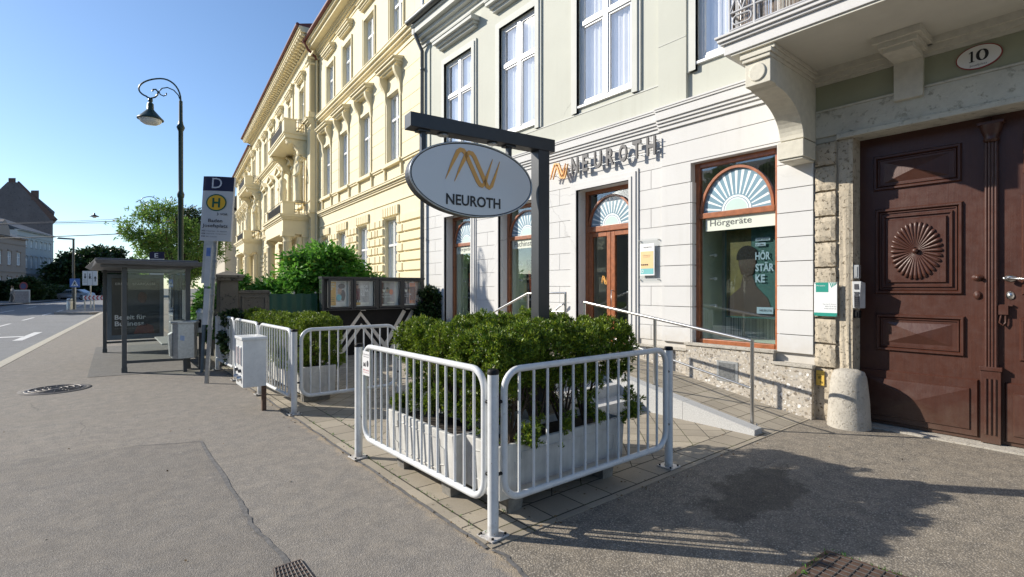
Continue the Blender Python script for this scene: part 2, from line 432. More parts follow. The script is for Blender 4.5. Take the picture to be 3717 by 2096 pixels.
def ribbon(paths, M, off, ext, mat, name, parent):
    """paths: list of [(x,z,halfwidth)...] flat strokes extruded outwards"""
    mb = MB(M)
    for P in paths:
        L = []; Rr = []
        for i, (x, z, h) in enumerate(P):
            a = P[max(0, i - 1)]; b = P[min(len(P) - 1, i + 1)]
            dx, dz = b[0] - a[0], b[1] - a[1]; l = hypot(dx, dz) or 1
            nx, nz = -dz / l * h, dx / l * h
            L.append((x + nx, z + nz)); Rr.append((x - nx, z - nz))
        n_ = len(P); vs = []
        for o in (off, off + ext):
            vs += [(x, o, z) for x, z in L] + [(x, o, z) for x, z in Rr]
        fs = []
        for i in range(n_ - 1):
            j = i + 1; T = 2 * n_
            fs += [(T + i, T + j, T + n_ + j, T + n_ + i), (i, n_ + i, n_ + j, j), (i, j, T + j, T + i), (n_ + i, T + n_ + i, T + n_ + j, n_ + j)]
        mb.add(vs, fs)
    return mb.build(name, mat, parent)

def wallgrid(mb, s0, s1, z0, z1, ops, o0, o1):
    ss = sorted({s0, s1} | {x for o in ops for x in (o[0], o[1]) if s0 < x < s1})
    for a, b in zip(ss, ss[1:]):
        m_ = (a + b) / 2; cuts = sorted([(max(z0, o[2]), min(z1, o[3])) for o in ops if o[0] < m_ < o[1]])
        z = z0
        for c, d in cuts:
            if c > z: mb.box((a, o0, z), (b, o1, c))
            z = max(z, d)
        if z1 > z: mb.box((a, o0, z), (b, o1, z1))

def blocks(mb, s0, s1, zs, ops, o0, o1, gap, joints=None, ins=0.0):
    """rusticated courses between levels zs, leaving ops free; joints(row) -> list of s where blocks split"""
    for r_, (za, zb) in enumerate(zip(zs, zs[1:])):
        free = [(s0, s1, za, zb)]
        for o in ops:
            nf = []
            for (a, b, c, d) in free:
                if o[1] <= a or o[0] >= b or o[3] <= c + .001 or o[2] >= d - .001: nf.append((a, b, c, d)); continue
                if o[0] > a: nf.append((a, o[0], c, d))
                if o[1] < b: nf.append((o[1], b, c, d))
                if o[3] < d - .03: nf.append((max(a, o[0]), min(b, o[1]), o[3], d))
                if o[2] > c + .03: nf.append((max(a, o[0]), min(b, o[1]), c, o[2]))
            free = nf
        for (a, b, c, d) in free:
            js = [a] + [j for j in (joints(r_) if joints else []) if a + .08 < j < b - .08] + [b]
            for p, q in zip(js, js[1:]):
                g0 = gap / 2 if (p != a or p == s0) else 0; g1 = gap / 2 if (q != b or q == s1) else 0
                gz0 = gap / 2 if c == za else 0; gz1 = gap / 2 if d == zb else 0
                if joints and ins: g0 = g1 = gap / 2
                if ins: mb.pyr(p + g0, q - g1, c + gz0, d - gz1, o0, o1, ins)
                else: mb.box((p + g0, o0, c + gz0), (q - g1, o1, d - gz1))

def leaves(name, P, D, n_per, ln, wd, spread, mat, parent, seed=1, droop=0.0):
    """P,D: (n,3) tuft positions and directions; n_per leaves of length ln, width wd round each"""
    rng = np.random.default_rng(seed); n = len(P) * n_per
    p = np.repeat(P, n_per, 0); d = np.repeat(D, n_per, 0)
    dd = d + rng.normal(0, spread, (n, 3)); dd[:, 2] -= droop
    dd /= np.linalg.norm(dd, axis=1)[:, None] + 1e-9
    rv = rng.normal(0, 1, (n, 3)); s_ = np.cross(dd, rv); s_ /= np.linalg.norm(s_, axis=1)[:, None] + 1e-9
    L = ln * rng.uniform(.6, 1.25, (n, 1)); W_ = wd * rng.uniform(.7, 1.2, (n, 1))
    base = p + rng.normal(0, ln * .25, (n, 3))
    a = base; b = base + dd * L * .5 + s_ * W_ * .5; c = base + dd * L; e = base + dd * L * .5 - s_ * W_ * .5
    V = np.stack([a, b, c, e], 1).reshape(-1, 3)
    org = np.array(ORG[parent.name]) if parent is not None else np.zeros(3)
    V = V - org
    me = bpy.data.meshes.new(name); me.vertices.add(4 * n); me.vertices.foreach_set('co', V.ravel().astype(np.float32))
    me.loops.add(4 * n); me.loops.foreach_set('vertex_index', np.arange(4 * n, dtype=np.int32))
    me.polygons.add(n); me.polygons.foreach_set('loop_start', np.arange(0, 4 * n, 4, dtype=np.int32))
    me.polygons.foreach_set('loop_total', np.full(n, 4, dtype=np.int32)); me.update(calc_edges=True); me.validate()
    me.materials.append(mat)
    o = bpy.data.objects.new(name, me); COL.objects.link(o)
    if parent is not None: o.parent = parent
    ORG[o.name] = Vector(org)
    return o

# ------------------------------------------------------------------ ground, road, pavement
def sheet(name, poly, z, mat):
    return struct(name, MB().add([(x, y, z) for x, y in poly], [tuple(range(len(poly)))]), mat)

GROUND = plain('dry_ground', (.16, .15, .12), .95, var=.3, scale=.2)
ROAD, *_ = asphalt('road_asphalt', (.24, .25, .265), .3, .25, ascale=120)
WALK, *_ = asphalt('pavement_asphalt', (.33, .303, .27), .48, .22, ascale=135)
PATCH, *_ = asphalt('older_pavement_asphalt', (.288, .266, .24), .48, .3, ascale=135)
APRON, *_ = asphalt('shelter_apron_asphalt', (.23, .225, .215), .5, .3, ascale=110)
SEAM = plain('tar_seam', (.13, .125, .12), .8, var=.4, scale=20, bmp=.4)
DRIVE, dn, db, dc, dv = asphalt('driveway_asphalt', (.38, .34, .285), .68, .18, ascale=85)
# a damp patch with its own outline on the driveway
sx = dn.nodes.new('ShaderNodeSeparateXYZ'); lk(dn, dv, sx.inputs[0])
ex = math_(dn, 'DIVIDE', math_(dn, 'SUBTRACT', sx.outputs[0], 3.95), .72)
ey = math_(dn, 'DIVIDE', math_(dn, 'SUBTRACT', sx.outputs[1], 1.88), .30)
rr = math_(dn, 'ADD', math_(dn, 'MULTIPLY', ex, ex), math_(dn, 'MULTIPLY', ey, ey))
rr = math_(dn, 'ADD', rr, math_(dn, 'MULTIPLY', math_(dn, 'SUBTRACT', noise(dn, dv, 3.2, 4), .5), 3.2))
damp = ramp(dn, rr, [(.6, 1.0), (1.05, 0.0)])
lk(dn, mixc(dn, math_(dn, 'MULTIPLY', damp, .55), dc, (.035, .032, .026)), db.inputs['Base Color'])
db.inputs['Roughness'].default_value = .8

def paving_mat(name, base, diag=True):
    m, n, b = new_mat(name); v = coords(n)
    sp = n.nodes.new('ShaderNodeSeparateXYZ'); lk(n, v, sp.inputs[0]); X, Y = sp.outputs[0], sp.outputs[1]
    def line(a, size, ww, off=0.0):
        f = math_(n, 'FRACT', math_(n, 'DIVIDE', math_(n, 'ADD', a, off), size))
        d = math_(n, 'ABSOLUTE', math_(n, 'SUBTRACT', f, .5))
        return math_(n, 'GREATER_THAN', d, .5 - ww / size), math_(n, 'FLOOR', math_(n, 'DIVIDE', math_(n, 'ADD', a, off), size))
    wob = math_(n, 'MULTIPLY', math_(n, 'SUBTRACT', noise(n, v, 9, 3), .5), .012)
    if diag:
        U = math_(n, 'ADD', math_(n, 'MULTIPLY', math_(n, 'ADD', X, Y), .7071), wob)
        V = math_(n, 'ADD', math_(n, 'MULTIPLY', math_(n, 'SUBTRACT', X, Y), .7071), wob)
    else:
        U = math_(n, 'ADD', X, wob); V = math_(n, 'ADD', Y, wob)
    l1, i1 = line(U, .232, .004, 3.0); l2, i2 = line(V, .232, .004, 11.0)
    g = math_(n, 'MAXIMUM', l1, l2); idn = math_(n, 'ADD', math_(n, 'MULTIPLY', i1, 7.13), math_(n, 'MULTIPLY', i2, 3.77))
    if diag:   # border course and edging strip along the street edge and the driveway edge
        Xw = math_(n, 'ADD', X, wob); Yw = math_(n, 'ADD', Y, wob)
        bx = math_(n, 'LESS_THAN', Xw, 2.20); by = math_(n, 'LESS_THAN', Yw, 2.80)
        lb, ib = line(Yw, .31, .005, .14); lc, ic = line(Xw, .31, .005, .05)
        edge = math_(n, 'MAXIMUM', math_(n, 'LESS_THAN', math_(n, 'ABSOLUTE', math_(n, 'SUBTRACT', Xw, 2.20)), .006),
                     math_(n, 'LESS_THAN', math_(n, 'ABSOLUTE', math_(n, 'SUBTRACT', Yw, 2.80)), .006))
        edge = math_(n, 'MAXIMUM', edge, math_(n, 'LESS_THAN', math_(n, 'ABSOLUTE', math_(n, 'SUBTRACT', Xw, 1.93)), .007))
        edge = math_(n, 'MAXIMUM', edge, math_(n, 'LESS_THAN', math_(n, 'ABSOLUTE', math_(n, 'SUBTRACT', Yw, 2.53)), .007))
        def sel(c, a, b_): return math_(n, 'ADD', math_(n, 'MULTIPLY', a, math_(n, 'SUBTRACT', 1.0, c)), math_(n, 'MULTIPLY', b_, c))
        g = sel(by, g, lc); idn = sel(by, idn, math_(n, 'MULTIPLY', ic, 5.3))
        g = sel(bx, g, lb); idn = sel(bx, idn, math_(n, 'MULTIPLY', ib, 9.1))
        strip = math_(n, 'MAXIMUM', math_(n, 'LESS_THAN', Xw, 1.93), math_(n, 'LESS_THAN', Yw, 2.53))
        g = sel(strip, g, 0.0)
        g = math_(n, 'MAXIMUM', g, edge)
    wn = n.nodes.new('ShaderNodeTexWhiteNoise'); wn.noise_dimensions = '1D'; lk(n, idn, wn.inputs['W'])
    tone = ramp(n, wn.outputs[0], [(0, .82), (1, 1.12)])
    c = mixc(n, 1.0, base, tone, 'MULTIPLY')
    fine = noise(n, v, 150, 3, .7)
    c = mixc(n, ramp(n, fine, [(.35, .35), (.6, 0.0)]), c, tuple(x * .5 for x in base))
    c = mixc(n, ramp(n, noise(n, v, 2.3, 5), [(.45, 0.0), (.75, .45)]), c, tuple(x * .55 for x in base))
    moss = ramp(n, noise(n, v, 3.1, 3), [(.5, 0.0), (.62, 1.0)])
    jc = mixc(n, moss, (.045, .038, .028), (.07, .075, .02))
    c = mixc(n, g, c, jc)
    lk(n, c, b.inputs['Base Color']); b.inputs['Roughness'].default_value = .9
    h = math_(n, 'SUBTRACT', math_(n, 'MULTIPLY', fine, .25), g)
    bump(n, b, h, .7, .006)
    return m
PAVE = paving_mat('terrace_slabs', (.36, .315, .245))
PAVE2 = paving_mat('ramp_slabs', (.38, .335, .265), False)

def kx(y): return -1.71 + .0612 * (y - 15.4)     # street edge of the kerb
def px_(y, d): return kx(y) + d
sheet('ground', [(-900, -400), (900, -400), (900, 900), (-900, 900)], -.145, GROUND)
sheet('road', [(-40, -60), (kx(-60) + .1, -60), (kx(160) + .1, 160), (-12, 230), (-40, 230)], -.12, ROAD)
WALKM = MB().prism([(kx(-14) + .2, -14), (22, -14), (22, 78), (kx(78) + .2, 78)], -.13, 0)
struct('pavement', WALKM, WALK)
km = MB()
y = -14.0
while y < 78:
    a = y + .004; b = min(78, y + .992)
    km.hexa([(kx(a), a, -.13), (kx(a) + .22, a, -.13), (kx(b) + .22, b, -.13), (kx(b), b, -.13)],
            [(kx(a) + .012, a, .006), (kx(a) + .215, a, .006), (kx(b) + .215, b, .006), (kx(b) + .012, b, .006)])
    y += 1.0
struct('kerb', km, plain('kerb_granite', (.42, .39, .32), .85, var=.3, scale=40, bmp=.3))
sheet('driveway', [(1.845, 2.47), (1.80, 2.0), (1.55, 1.2), (1.5, -6), (7.3, -6), (7.3, 2.47)], .004, DRIVE)
pj = random.Random(3)
def jig(pts, n_=6, a=.02):
    out = []
    for p, q in zip(pts, pts[1:]):
        for k in range(n_):
            t = k / n_; out.append((p[0] + (q[0] - p[0]) * t + pj.uniform(-a, a), p[1] + (q[1] - p[1]) * t + pj.uniform(-a, a)))
    return out + [pts[-1]]
edge = jig([(-.95, 6.55), (-.3, 6.47), (.23, 6.34), (.8, 6.1), (.79, 4.3), (.79, 3.67), (.84, 3.04), (.9, 2.2), (1.1, 0.5)], 7, .012)
sheet('pavement_repair', edge + [(1.1, -4), (-2.2, -4), (-1.9, 6.5)], .003, PATCH)
sm = MB()
L = [(x - .012 - pj.random() * .010, y) for x, y in edge[14:]]; Rr = [(x + .008 + pj.random() * .012, y) for x, y in edge[14:]]
for i in range(len(L) - 1): sm.add([(*L[i], .006), (*Rr[i], .006), (*Rr[i + 1], .006), (*L[i + 1], .006)], [(0, 1, 2, 3)])
e2 = jig([(1.845, 2.46), (1.86, 2.3), (1.78, 2.0), (1.6, 1.3), (1.55, .5)], 6, .012)
for i in range(len(e2) - 1):
    a, b = e2[i], e2[i + 1]
    sm.add([(a[0] - .015, a[1], .0085), (a[0] + .012, a[1], .0085), (b[0] + .012, b[1], .0085), (b[0] - .015, b[1], .0085)], [(0, 1, 2, 3)])
e3 = jig([(1.838, 2.5), (1.835, 11.4)], 60, .008)
for i in range(len(e3) - 1):
    a, b = e3[i], e3[i + 1]
    sm.add([(a[0] - .022, a[1], .0085), (a[0] + .008, a[1], .0085), (b[0] + .008, b[1], .0085), (b[0] - .022, b[1], .0085)], [(0, 1, 2, 3)])
struct('asphalt_seam', sm, SEAM)
sheet('shelter_apron', [(-.2, 11.7), (1.7, 11.4), (1.7, 17.5), (-.12, 17.5)], .005, APRON)
struct('terrace_paving', MB().prism([(1.85, 2.47), (7.3, 2.47), (7.3, 11.75), (1.85, 11.75)], -.05, .010), PAVE)
struct('threshold_strip', MB().box((6.78, -1.0, 0), (7.12, 2.0, .022)), GUARD)
# road markings
PAINTW = plain('worn_white_road_paint', (.62, .62, .61), .7, var=.25, scale=14)
rm = MB()
def quadm(mb, pts, z=-.114): mb.add([(x, y, z) for x, y in pts], [(0, 1, 2, 3)])
def mk(cx, cy, w0, l0, a=3.5, mb=None):
    u = Vector((sin(R(a)), cos(R(a)))); v_ = Vector((cos(R(a)), -sin(R(a)))); c = Vector((cx, cy))
    quadm(mb or rm, [c - u * l0 - v_ * w0, c - u * l0 + v_ * w0, c + u * l0 + v_ * w0, c + u * l0 - v_ * w0])
mk(-2.0, 24.6, .12, 1.9); mk(-3.1, 24.4, .12, 1.9); mk(-2.55, 24.5, .45, .22)
for k in range(8): mk(-4.2 + .0612 * k * 6, 20 + k * 6, .06, 1.6)
for k in range(6): mk(-6.9 + .0612 * k * 9, 24 + k * 9, .06, 2.2)
struct('road_marking', rm, PAINTW)
# opposite pavement and traffic island
sheet('opposite_pavement', [(-7.2, 65), (-2.0, 104), (0, 150), (-60, 150), (-60, 20), (-12.5, 20)], -.02, plain('far_pavement', (.15, .15, .15), .9, var=.2, scale=2))
struct('traffic_island', MB().prism([(-2.35, 43.0), (-.6, 41.6), (.55, 42.2), (.9, 50), (-1.4, 51.5)], -.13, .03), plain('island_concrete', (.24, .23, .22), .9, var=.2, scale=5))

# ------------------------------------------------------------------ corner building with the hearing-aid shop
FX = 6.73
FM = Matrix(((0, -1, 0, FX), (1, 0, 0, 0), (0, 0, 1, 0), (0, 0, 0, 1)))   # (s, out, z)
NB = thing('corner_building', 'sage green and white townhouse with a shop on its ground floor and a carriage gate', 'building', (FX, 6, 0))
SE = 12.02     # far end along the wall
WA, WB, WD, WC = (9.76, 10.93), (7.42, 8.70), (5.20, 6.38), (2.87, 4.09)     # wall openings, near edge first
GATE = (-.28, 2.05)
ops_g = [(WA[0], WA[1], .80, 3.36), (WB[0], WB[1], .80, 3.36), (WD[0], WD[1], .0, 3.36), (WC[0], WC[1], .78, 3.42), (GATE[0], 2.445, 0, 3.42)]
ops_u = [(9.72, 10.93, 4.88, 7.20), (7.50, 8.66, 4.88, 7.20), (5.14, 6.36, 4.88, 7.20), (2.82, 4.00, 4.88, 7.2), (.2, 1.4, 4.5, 7.2), (-2.4, -1.2, 4.88, 7.2)]
m = MB(FM); wallgrid(m, -4.5, SE, .0, 4.12, ops_g, -.42, -.014); m.build('backing_wall', WHITE, NB)
m = MB(FM); wallgrid(m, -4.5, SE, 4.12, 9.2, ops_u, -.42, 0); m.build('upper_wall', GREENW, NB)
m = MB(FM); m.box((-4.4, -9, 0), (-4.5, -.42, 9.2)); m.box((SE - .02, -9, 0), (SE - .3, -.42, 9.2)); m.box((-4.4, -9, 0), (SE - .3, -8.8, 9.2)); m.box((-4.4, -8.8, 4.1), (SE - .3, -.42, 4.2))
m.build('side_wall', GREENW, NB)
# white rusticated cladding
zs = [.78, 1.01, 1.315, 1.62, 1.93, 2.235, 2.54, 2.845, 3.15, 3.455, 3.76, 4.0]
trimops = [(WA[0] - .17, WA[1] + .17, .5, 3.52), (WB[0] - .17, WB[1] + .17, .5, 3.52), (WD[0] - .17, WD[1] + .17, 0, 3.53), (4.585, 4.6, 0, 4.2)]
def jn(r_):
    b = [4.95, 6.62, 6.98, 9.25, 11.55, 11.2] if r_ % 2 == 0 else [9.22, 11.75]
    return ([4.80, 6.85, 9.16, 11.45] if r_ % 2 == 0 else [])
m = MB(FM); blocks(m, 4.60, SE, zs, trimops, -.02, .0, .008, jn)
blocks(m, 2.445, 4.59, zs, [(WC[0], WC[1], .5, 3.42)], -.02, .035, .009)
m.build('white_block_cladding', WHITE, NB, bevel=.002)
m = MB(FM)   # reveal returns of the window at the right, with the same courses
for za, zb in zip(zs, zs[1:]):
    if zb < 3.43: m.box((WC[1] - .001, -.40, za + .006), (WC[1] - .02, .028, zb - .006))
m.build('reveal_block', WHITE, NB)
# moulded surrounds of the shop openings
def surround(s0, s1, z0, z1, parent):
    m = MB(FM)
    for wd, o in ((.165, .022), (.125, .040), (.05, .055)):
        m.box((s0 - wd, -.013, z0), (s0 - (.0 if wd == .05 else 0), o, z1 + wd)); m.box((s1, -.013, z0), (s1 + wd, o, z1 + wd))
        m.box((s0, -.013, z1), (s1, o, z1 + wd))
        if wd > .1: pass
    return m.build('moulded_surround', WHITE, parent)
surround(WA[0], WA[1], .66, 3.36, NB); surround(WB[0], WB[1], .66, 3.36, NB); surround(WD[0], WD[1], .5, 3.36, NB)
# plinth
m = MB(FM)
m.box((4.15, -.01, -.05), (SE, .035, .66)); m.box((2.90, -.01, -.05), (4.148, .075, .76)); m.box((2.447, -.01, -.05), (2.898, .085, .62))
m.build('conglomerate_plinth', PLINTH, NB, bevel=.004)
m = MB(FM)
m.box((4.13, -.012, .66), (5.0, .055, .70)); m.box((2.88, -.012, .76), (4.16, .10, .80)); m.box((2.43, -.012, .62), (2.90, .105, .66)); m.box((6.6, -.012, .66), (SE, .055, .70))
m.build('plinth_cap', GUARD, NB, bevel=.006)
# string cornice above the ground floor
def cornice(m, a, b, o=0.0):
    for z0, z1, d in ((4.0, 4.06, .03), (4.06, 4.105, .065), (4.105, 4.15, .10), (4.15, 4.28, .135), (4.28, 4.31, .16), (4.31, 4.335, .175)):
        m.box((a, -.01, z0), (b, d * .72 + o, z1))
m = MB(FM); cornice(m, 4.63, SE); cornice(m, 2.70, 4.628, .045); m.build('string_cornice', WHITE, NB, bevel=.003)
m = MB(FM); m.box((4.63, -.01, 4.337), (SE, .02, 4.72)); m.box((4.15, -.01, 4.337), (4.628, .06, 9.0)); m.box((11.68, -.01, 4.72), (SE, .03, 8.0)); m.build('sage_band', GREENW, NB)
m = MB(FM); m.box((4.62, .0, 4.725), (SE, .028, 4.745)); m.box((4.16, .061, 5.3), (4.62, .066, 5.31)); m.build('band_moulding', SAGETRIM, NB)
# upper windows
def upper_window(o, far=False):
    s0, s1, z0, z1 = o
    m = MB(FM)
    for wd, d in ((.16, .035), (.11, .06), (.045, .05)):
        m.box((s0 - wd, -.01, z0 - .12), (s0, d, z1 + wd)); m.box((s1, -.01, z0 - .12), (s1 + wd, d, z1 + wd)); m.box((s0, -.01, z1), (s1, d, z1 + wd))
    m.build('window_surround', SAGETRIM, NB)
    m = MB(FM)
    for zz0, zz1, d, e in ((z1 + .40, z1 + .46, .10, .1), (z1 + .46, z1 + .52, .16, .16), (z1 + .52, z1 + .60, .24, .24), (z1 + .60, z1 + .62, .26, .26)):
        m.box((s0 - .12 - e * .6, -.01, zz0), (s1 + .12 + e * .6, d, zz1))
    m.build('window_hood', SAGETRIM, NB)
    f = MB(FM); t = .055; mid = (s0 + s1) / 2; zt = z0 + (z1 - z0) * .64
    f.box((s0, -.10, z0), (s0 + t, -.03, z1)); f.box((s1 - t, -.10, z0), (s1, -.03, z1)); f.box((s0 + t, -.10, z0), (s1 - t, -.03, z0 + t + .02)); f.box((s0 + t, -.10, z1 - t), (s1 - t, -.03, z1))
    f.box((mid - .05, -.09, z0 + t + .02), (mid + .05, -.02, z1 - t)); f.box((s0 + t, -.09, zt - .04), (mid - .05, -.015, zt + .04)); f.box((mid + .05, -.09, zt - .04), (s1 - t, -.015, zt + .04))
    for a, b in ((s0 + t, mid - .05), (mid + .05, s1 - t)):
        for c, d in ((z0 + t + .02, zt - .04), (zt + .04, z1 - t)):
            w_ = .035
            f.box((a, -.085, c), (a + w_, -.04, d)); f.box((b - w_, -.085, c), (b, -.04, d)); f.box((a + w_, -.085, c), (b - w_, -.04, c + w_)); f.box((a + w_, -.085, d - w_), (b - w_, -.04, d))
    f.box((s0 - .02, -.03, z0 - .04), (s1 + .02, .045, z0))
    fo = f.build('window_frame', WFRAME, NB, bevel=.004)
    m = MB(FM); m.add([(s0 + t, -.064, z0 + t), (s1 - t, -.064, z0 + t), (s1 - t, -.064, z1 - t), (s0 + t, -.064, z1 - t)], [(3, 2, 1, 0)]); m.build('pane', GLASS_UP, fo)
    m = MB(FM); n_ = 60; vs = []; fs = []
    for k in range(n_ + 1):
        s_ = s0 + .04 + (s1 - s0 - .08) * k / n_; dd = -.135 + .018 * sin(k * 1.1) + .012 * sin(k * 2.7)
        vs += [(s_, dd, z0 + .02), (s_, dd, z1 - .02)]
    for k in range(n_): fs.append((2 * k, 2 * k + 2, 2 * k + 3, 2 * k + 1))
    m.add(vs, fs, True); m.build('curtain', CURTAIN, fo)
GLASS_UP = glass_mat('upper_window_glass', (.99, .99, 1.0), .26, .05, 2.2, (1, 1, 1))
for o in ops_u: upper_window(o)
# interior fill behind all openings
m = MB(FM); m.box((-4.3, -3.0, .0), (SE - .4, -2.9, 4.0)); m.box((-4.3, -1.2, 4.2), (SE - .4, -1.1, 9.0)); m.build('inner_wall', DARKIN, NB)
# main cornice and gutter at the top
m = MB(FM)
for z0, z1, d in ((8.02, 8.12, .06), (8.12, 8.2, .12), (8.2, 8.3, .22), (8.3, 8.46, .34), (8.46, 8.52, .38)):
    m.box((-4.5, -.01, z0), (SE + .05, d, z1))
m.build('main_cornice', SAGETRIM, NB, bevel=.004)
m = MB(FM); m.hexa([(-4.5, -8, 8.55), (SE, -8, 8.55), (SE, .45, 8.55), (-4.5, .45, 8.55)], [(-4.5, -5, 11.5), (SE, -5, 11.5), (SE, .30, 8.85), (-4.5, .30, 8.85)]); m.build('roof', ZINC, NB)
m = MB(FM); m.tube([(-4.5, .44, 8.60), (SE + .1, .44, 8.60)], .085, 10)
m.box((SE + .0, .05, 8.35), (SE + .14, .30, 8.75)); m.build('gutter', ZINC, NB)
m = MB(FM); m.tube([(SE - .06, .30, 8.6), (SE - .06, .30, 8.25), (SE - .06, .10, 7.9), (SE - .06, .10, .3)], .05, 10)
for z_ in (1.3, 2.9, 4.6, 6.0, 7.4): m.tube([(SE - .06, .10, z_), (SE - .06, .10, z_ + .05)], .062, 10)
m.build('downpipe', ZINC, NB)

# shop windows --------------------------------------------------------------
def arch_pts(cs, z0, rs, rz, n_=20, a0=0, a1=180): return [(cs + rs * cos(R(a0 + (a1 - a0) * k / n_)), z0 + rz * sin(R(a0 + (a1 - a0) * k / n_))) for k in range(n_ + 1)]
FANSKY = plain('fan_sky_tint', (.22, .34, .42), .12, var=.25, scale=3, coat=.6)  # pale blue colour stands in for sky reflected in the fanlight
HUBGL = plain('pale_green_hub_glass', (.52, .66, .62), .3, var=.03, coat=.4)
RAY = plain('white_etched_ray', (.74, .80, .80), .5, var=.03)
def fan(s0, s1, zt, z1, D, fo):
    """fanlight: half round wooden bar with radiating white rays between zt and z1"""
    cs = (s0 + s1) / 2; rs = (s1 - s0) / 2 - .01; rz = z1 - zt - .05
    m = MB(FM); n_ = 24; P = arch_pts(cs, zt, rs, rz, n_); Q = arch_pts(cs, zt, rs - .035, rz - .035, n_)
    for k in range(n_):
        a, b, c, d = P[k], P[k + 1], Q[k + 1], Q[k]
        vs = []
        for o in (D - .01, D + .045): vs += [(p[0], o, p[1]) for p in (a, b, c, d)]
        m.add(vs, [(0, 1, 2, 3), (7, 6, 5, 4), (0, 4, 5, 1), (2, 6, 7, 3)])
    m.build('arched_glazing_bar', WOOD, fo)
    m = MB(FM); P = arch_pts(cs, zt, rs - .03, rz - .03, 24); m.add([(p[0], D + .0048, p[1]) for p in P], [tuple(range(25))]); m.build('fanlight_sky_tint', FANSKY, fo)
    m = MB(FM); r0, r1 = .30 * rs / .5, 0
    hr = rs * .36; hz = hr
    for k in range(15):
        a = R(180 * (k + .5) / 15); w_ = .012
        p0 = (cs + (hr + .035) * cos(a), zt + (hz + .035) * sin(a)); p1 = (cs + (rs - .06) * cos(a), zt + (rz - .06) * sin(a))
        dx, dz = p1[0] - p0[0], p1[1] - p0[1]; l = hypot(dx, dz); nx, nz = -dz / l, dx / l
        for o in (D + .006,):
            m.add([(p0[0] + nx * w_ * .6, o, p0[1] + nz * w_ * .6), (p0[0] - nx * w_ * .6, o, p0[1] - nz * w_ * .6), (p1[0] - nx * w_ * 1.7, o, p1[1] - nz * w_ * 1.35), (p1[0] + nx * w_ * 1.7, o, p1[1] + nz * w_ * 1.35)], [(0, 1, 2, 3)])
    for ra, rb in ((hr - .005, hr + .022), (hr - .03, hr - .016)):
        P = arch_pts(cs, zt, rb, rb, 16); Q = arch_pts(cs, zt, ra, ra, 16)
        for k in range(16): m.add([(q[0], D + .007, q[1]) for q in (P[k], P[k + 1], Q[k + 1], Q[k])], [(0, 1, 2, 3)])
    m.build('fanlight_ray', RAY, fo)
    m = MB(FM); P = arch_pts(cs, zt, hr - .03, hr - .03, 16); m.add([(p[0], D + .0065, p[1]) for p in P], [tuple(range(17))]); m.build('fanlight_hub', HUBGL, fo)
    m = MB(FM); m.box((s0, D - .004, zt), (s1, D + .004, z1)); m.build('fanlight_glass', GLASS, fo)
STRIPE, sn_, sb_ = new_mat('striped_backdrop')
_v = coords(sn_, (0, 55, 0)); _f = noise(sn_, _v, 1.0, 2); lk(sn_, ramp(sn_, _f, [(.42, (.08, .09, .08)), (.5, (.62, .64, .58)), (.6, (.30, .33, .30))]), sb_.inputs['Base Color']); sb_.inputs['Roughness'].default_value = .9
PALEG = plain('pale_green_display_wall', (.50, .56, .46), .8, var=.05)
BANNER = plain('frosted_pale_green_film', (.62, .66, .56), .6, var=.03)
POSTERD = plain('dark_green_poster', (.03, .10, .095), .4, var=.3, scale=3)
POSTERK = plain('dark_photo_poster', (.022, .02, .022), .4, var=.4, scale=4)
POSTERO = plain('orange_print', (.65, .14, .05), .5, var=.2)
def shop_window(o, D, z_tr, title, tw):
    s0, s1, z0, z1 = o
    f = MB(FM); t = .075
    f.box((s0, D - .05, z0), (s0 + t, D + .04, z1)); f.box((s1 - t, D - .05, z0), (s1, D + .04, z1)); f.box((s0 + t, D - .05, z1 - t), (s1 - t, D + .04, z1)); f.box((s0 + t, D - .05, z0), (s1 - t, D + .05, z0 + t))
    f.box((s0 + t, D - .05, z_tr - .02), (s1 - t, D + .05, z_tr + .06))
    fo = f.build('shop_window_frame', WOOD, NB, bevel=.008)
    fan(s0 + t, s1 - t, z_tr + .06, z1 - t, D, fo)
    m = MB(FM); m.box((s0 + t, D - .004, z0 + t), (s1 - t, D + .004, z_tr - .02)); m.build('shop_glass', GLASS, fo)
    m = MB(FM); m.box((s0 + t, D + .006, z_tr - .205), (s1 - t - .08, D + .008, z_tr - .02)); m.build('title_film', BANNER, fo)
    text(title, s1 - t - .15, z_tr - .165, tw, .115, FM, GREYINK, 'title_lettering', fo, D + .010, .001)
    # shallow display niche
    m = MB(FM); m.box((s0 + .02, D - .62, z0), (s1 - .02, D - .60, z1)); m.build('striped_backdrop', STRIPE, fo)
    m = MB(FM); m.box((s1 - t, D - .60, z0), (s1 - t + .02, D - .06, z1)); m.box((s0 + t - .02, D - .60, z0), (s0 + t, D - .06, z1)); m.box((s0 + t, D - .6, z0 + .05), (s1 - t, D - .06, z0 + .07)); m.box((s0 + t, D - .6, z1 - .02), (s1 - t, D - .06, z1)); m.build('display_niche', PALEG, fo)
    m = MB(FM)
    for zz in (z0 + .55, z0 + .95, z0 + 1.3): m = MB(FM); m.tube([(s1 - t, D - .25, zz), (s1 - t - .08, D - .25, zz + .01)], .012, 8); m.lathe([(.02, -.02), (.028, 0), (.02, .02)], (s1 - t - .09, D - .25, zz), 8); m.build('spotlight', WFRAME, fo)
    return fo
DD = -.24
fA = shop_window((WA[0], WA[1], .80, 3.36), DD, 2.64, 'Hörgeräte', .62)
fB = shop_window((WB[0], WB[1], .80, 3.36), DD, 2.64, 'Fachinstitut', .80)
DC = -.12
fC = shop_window((WC[0], WC[1], .78, 3.42), DC, 2.62, 'Hörgeräte', .60)
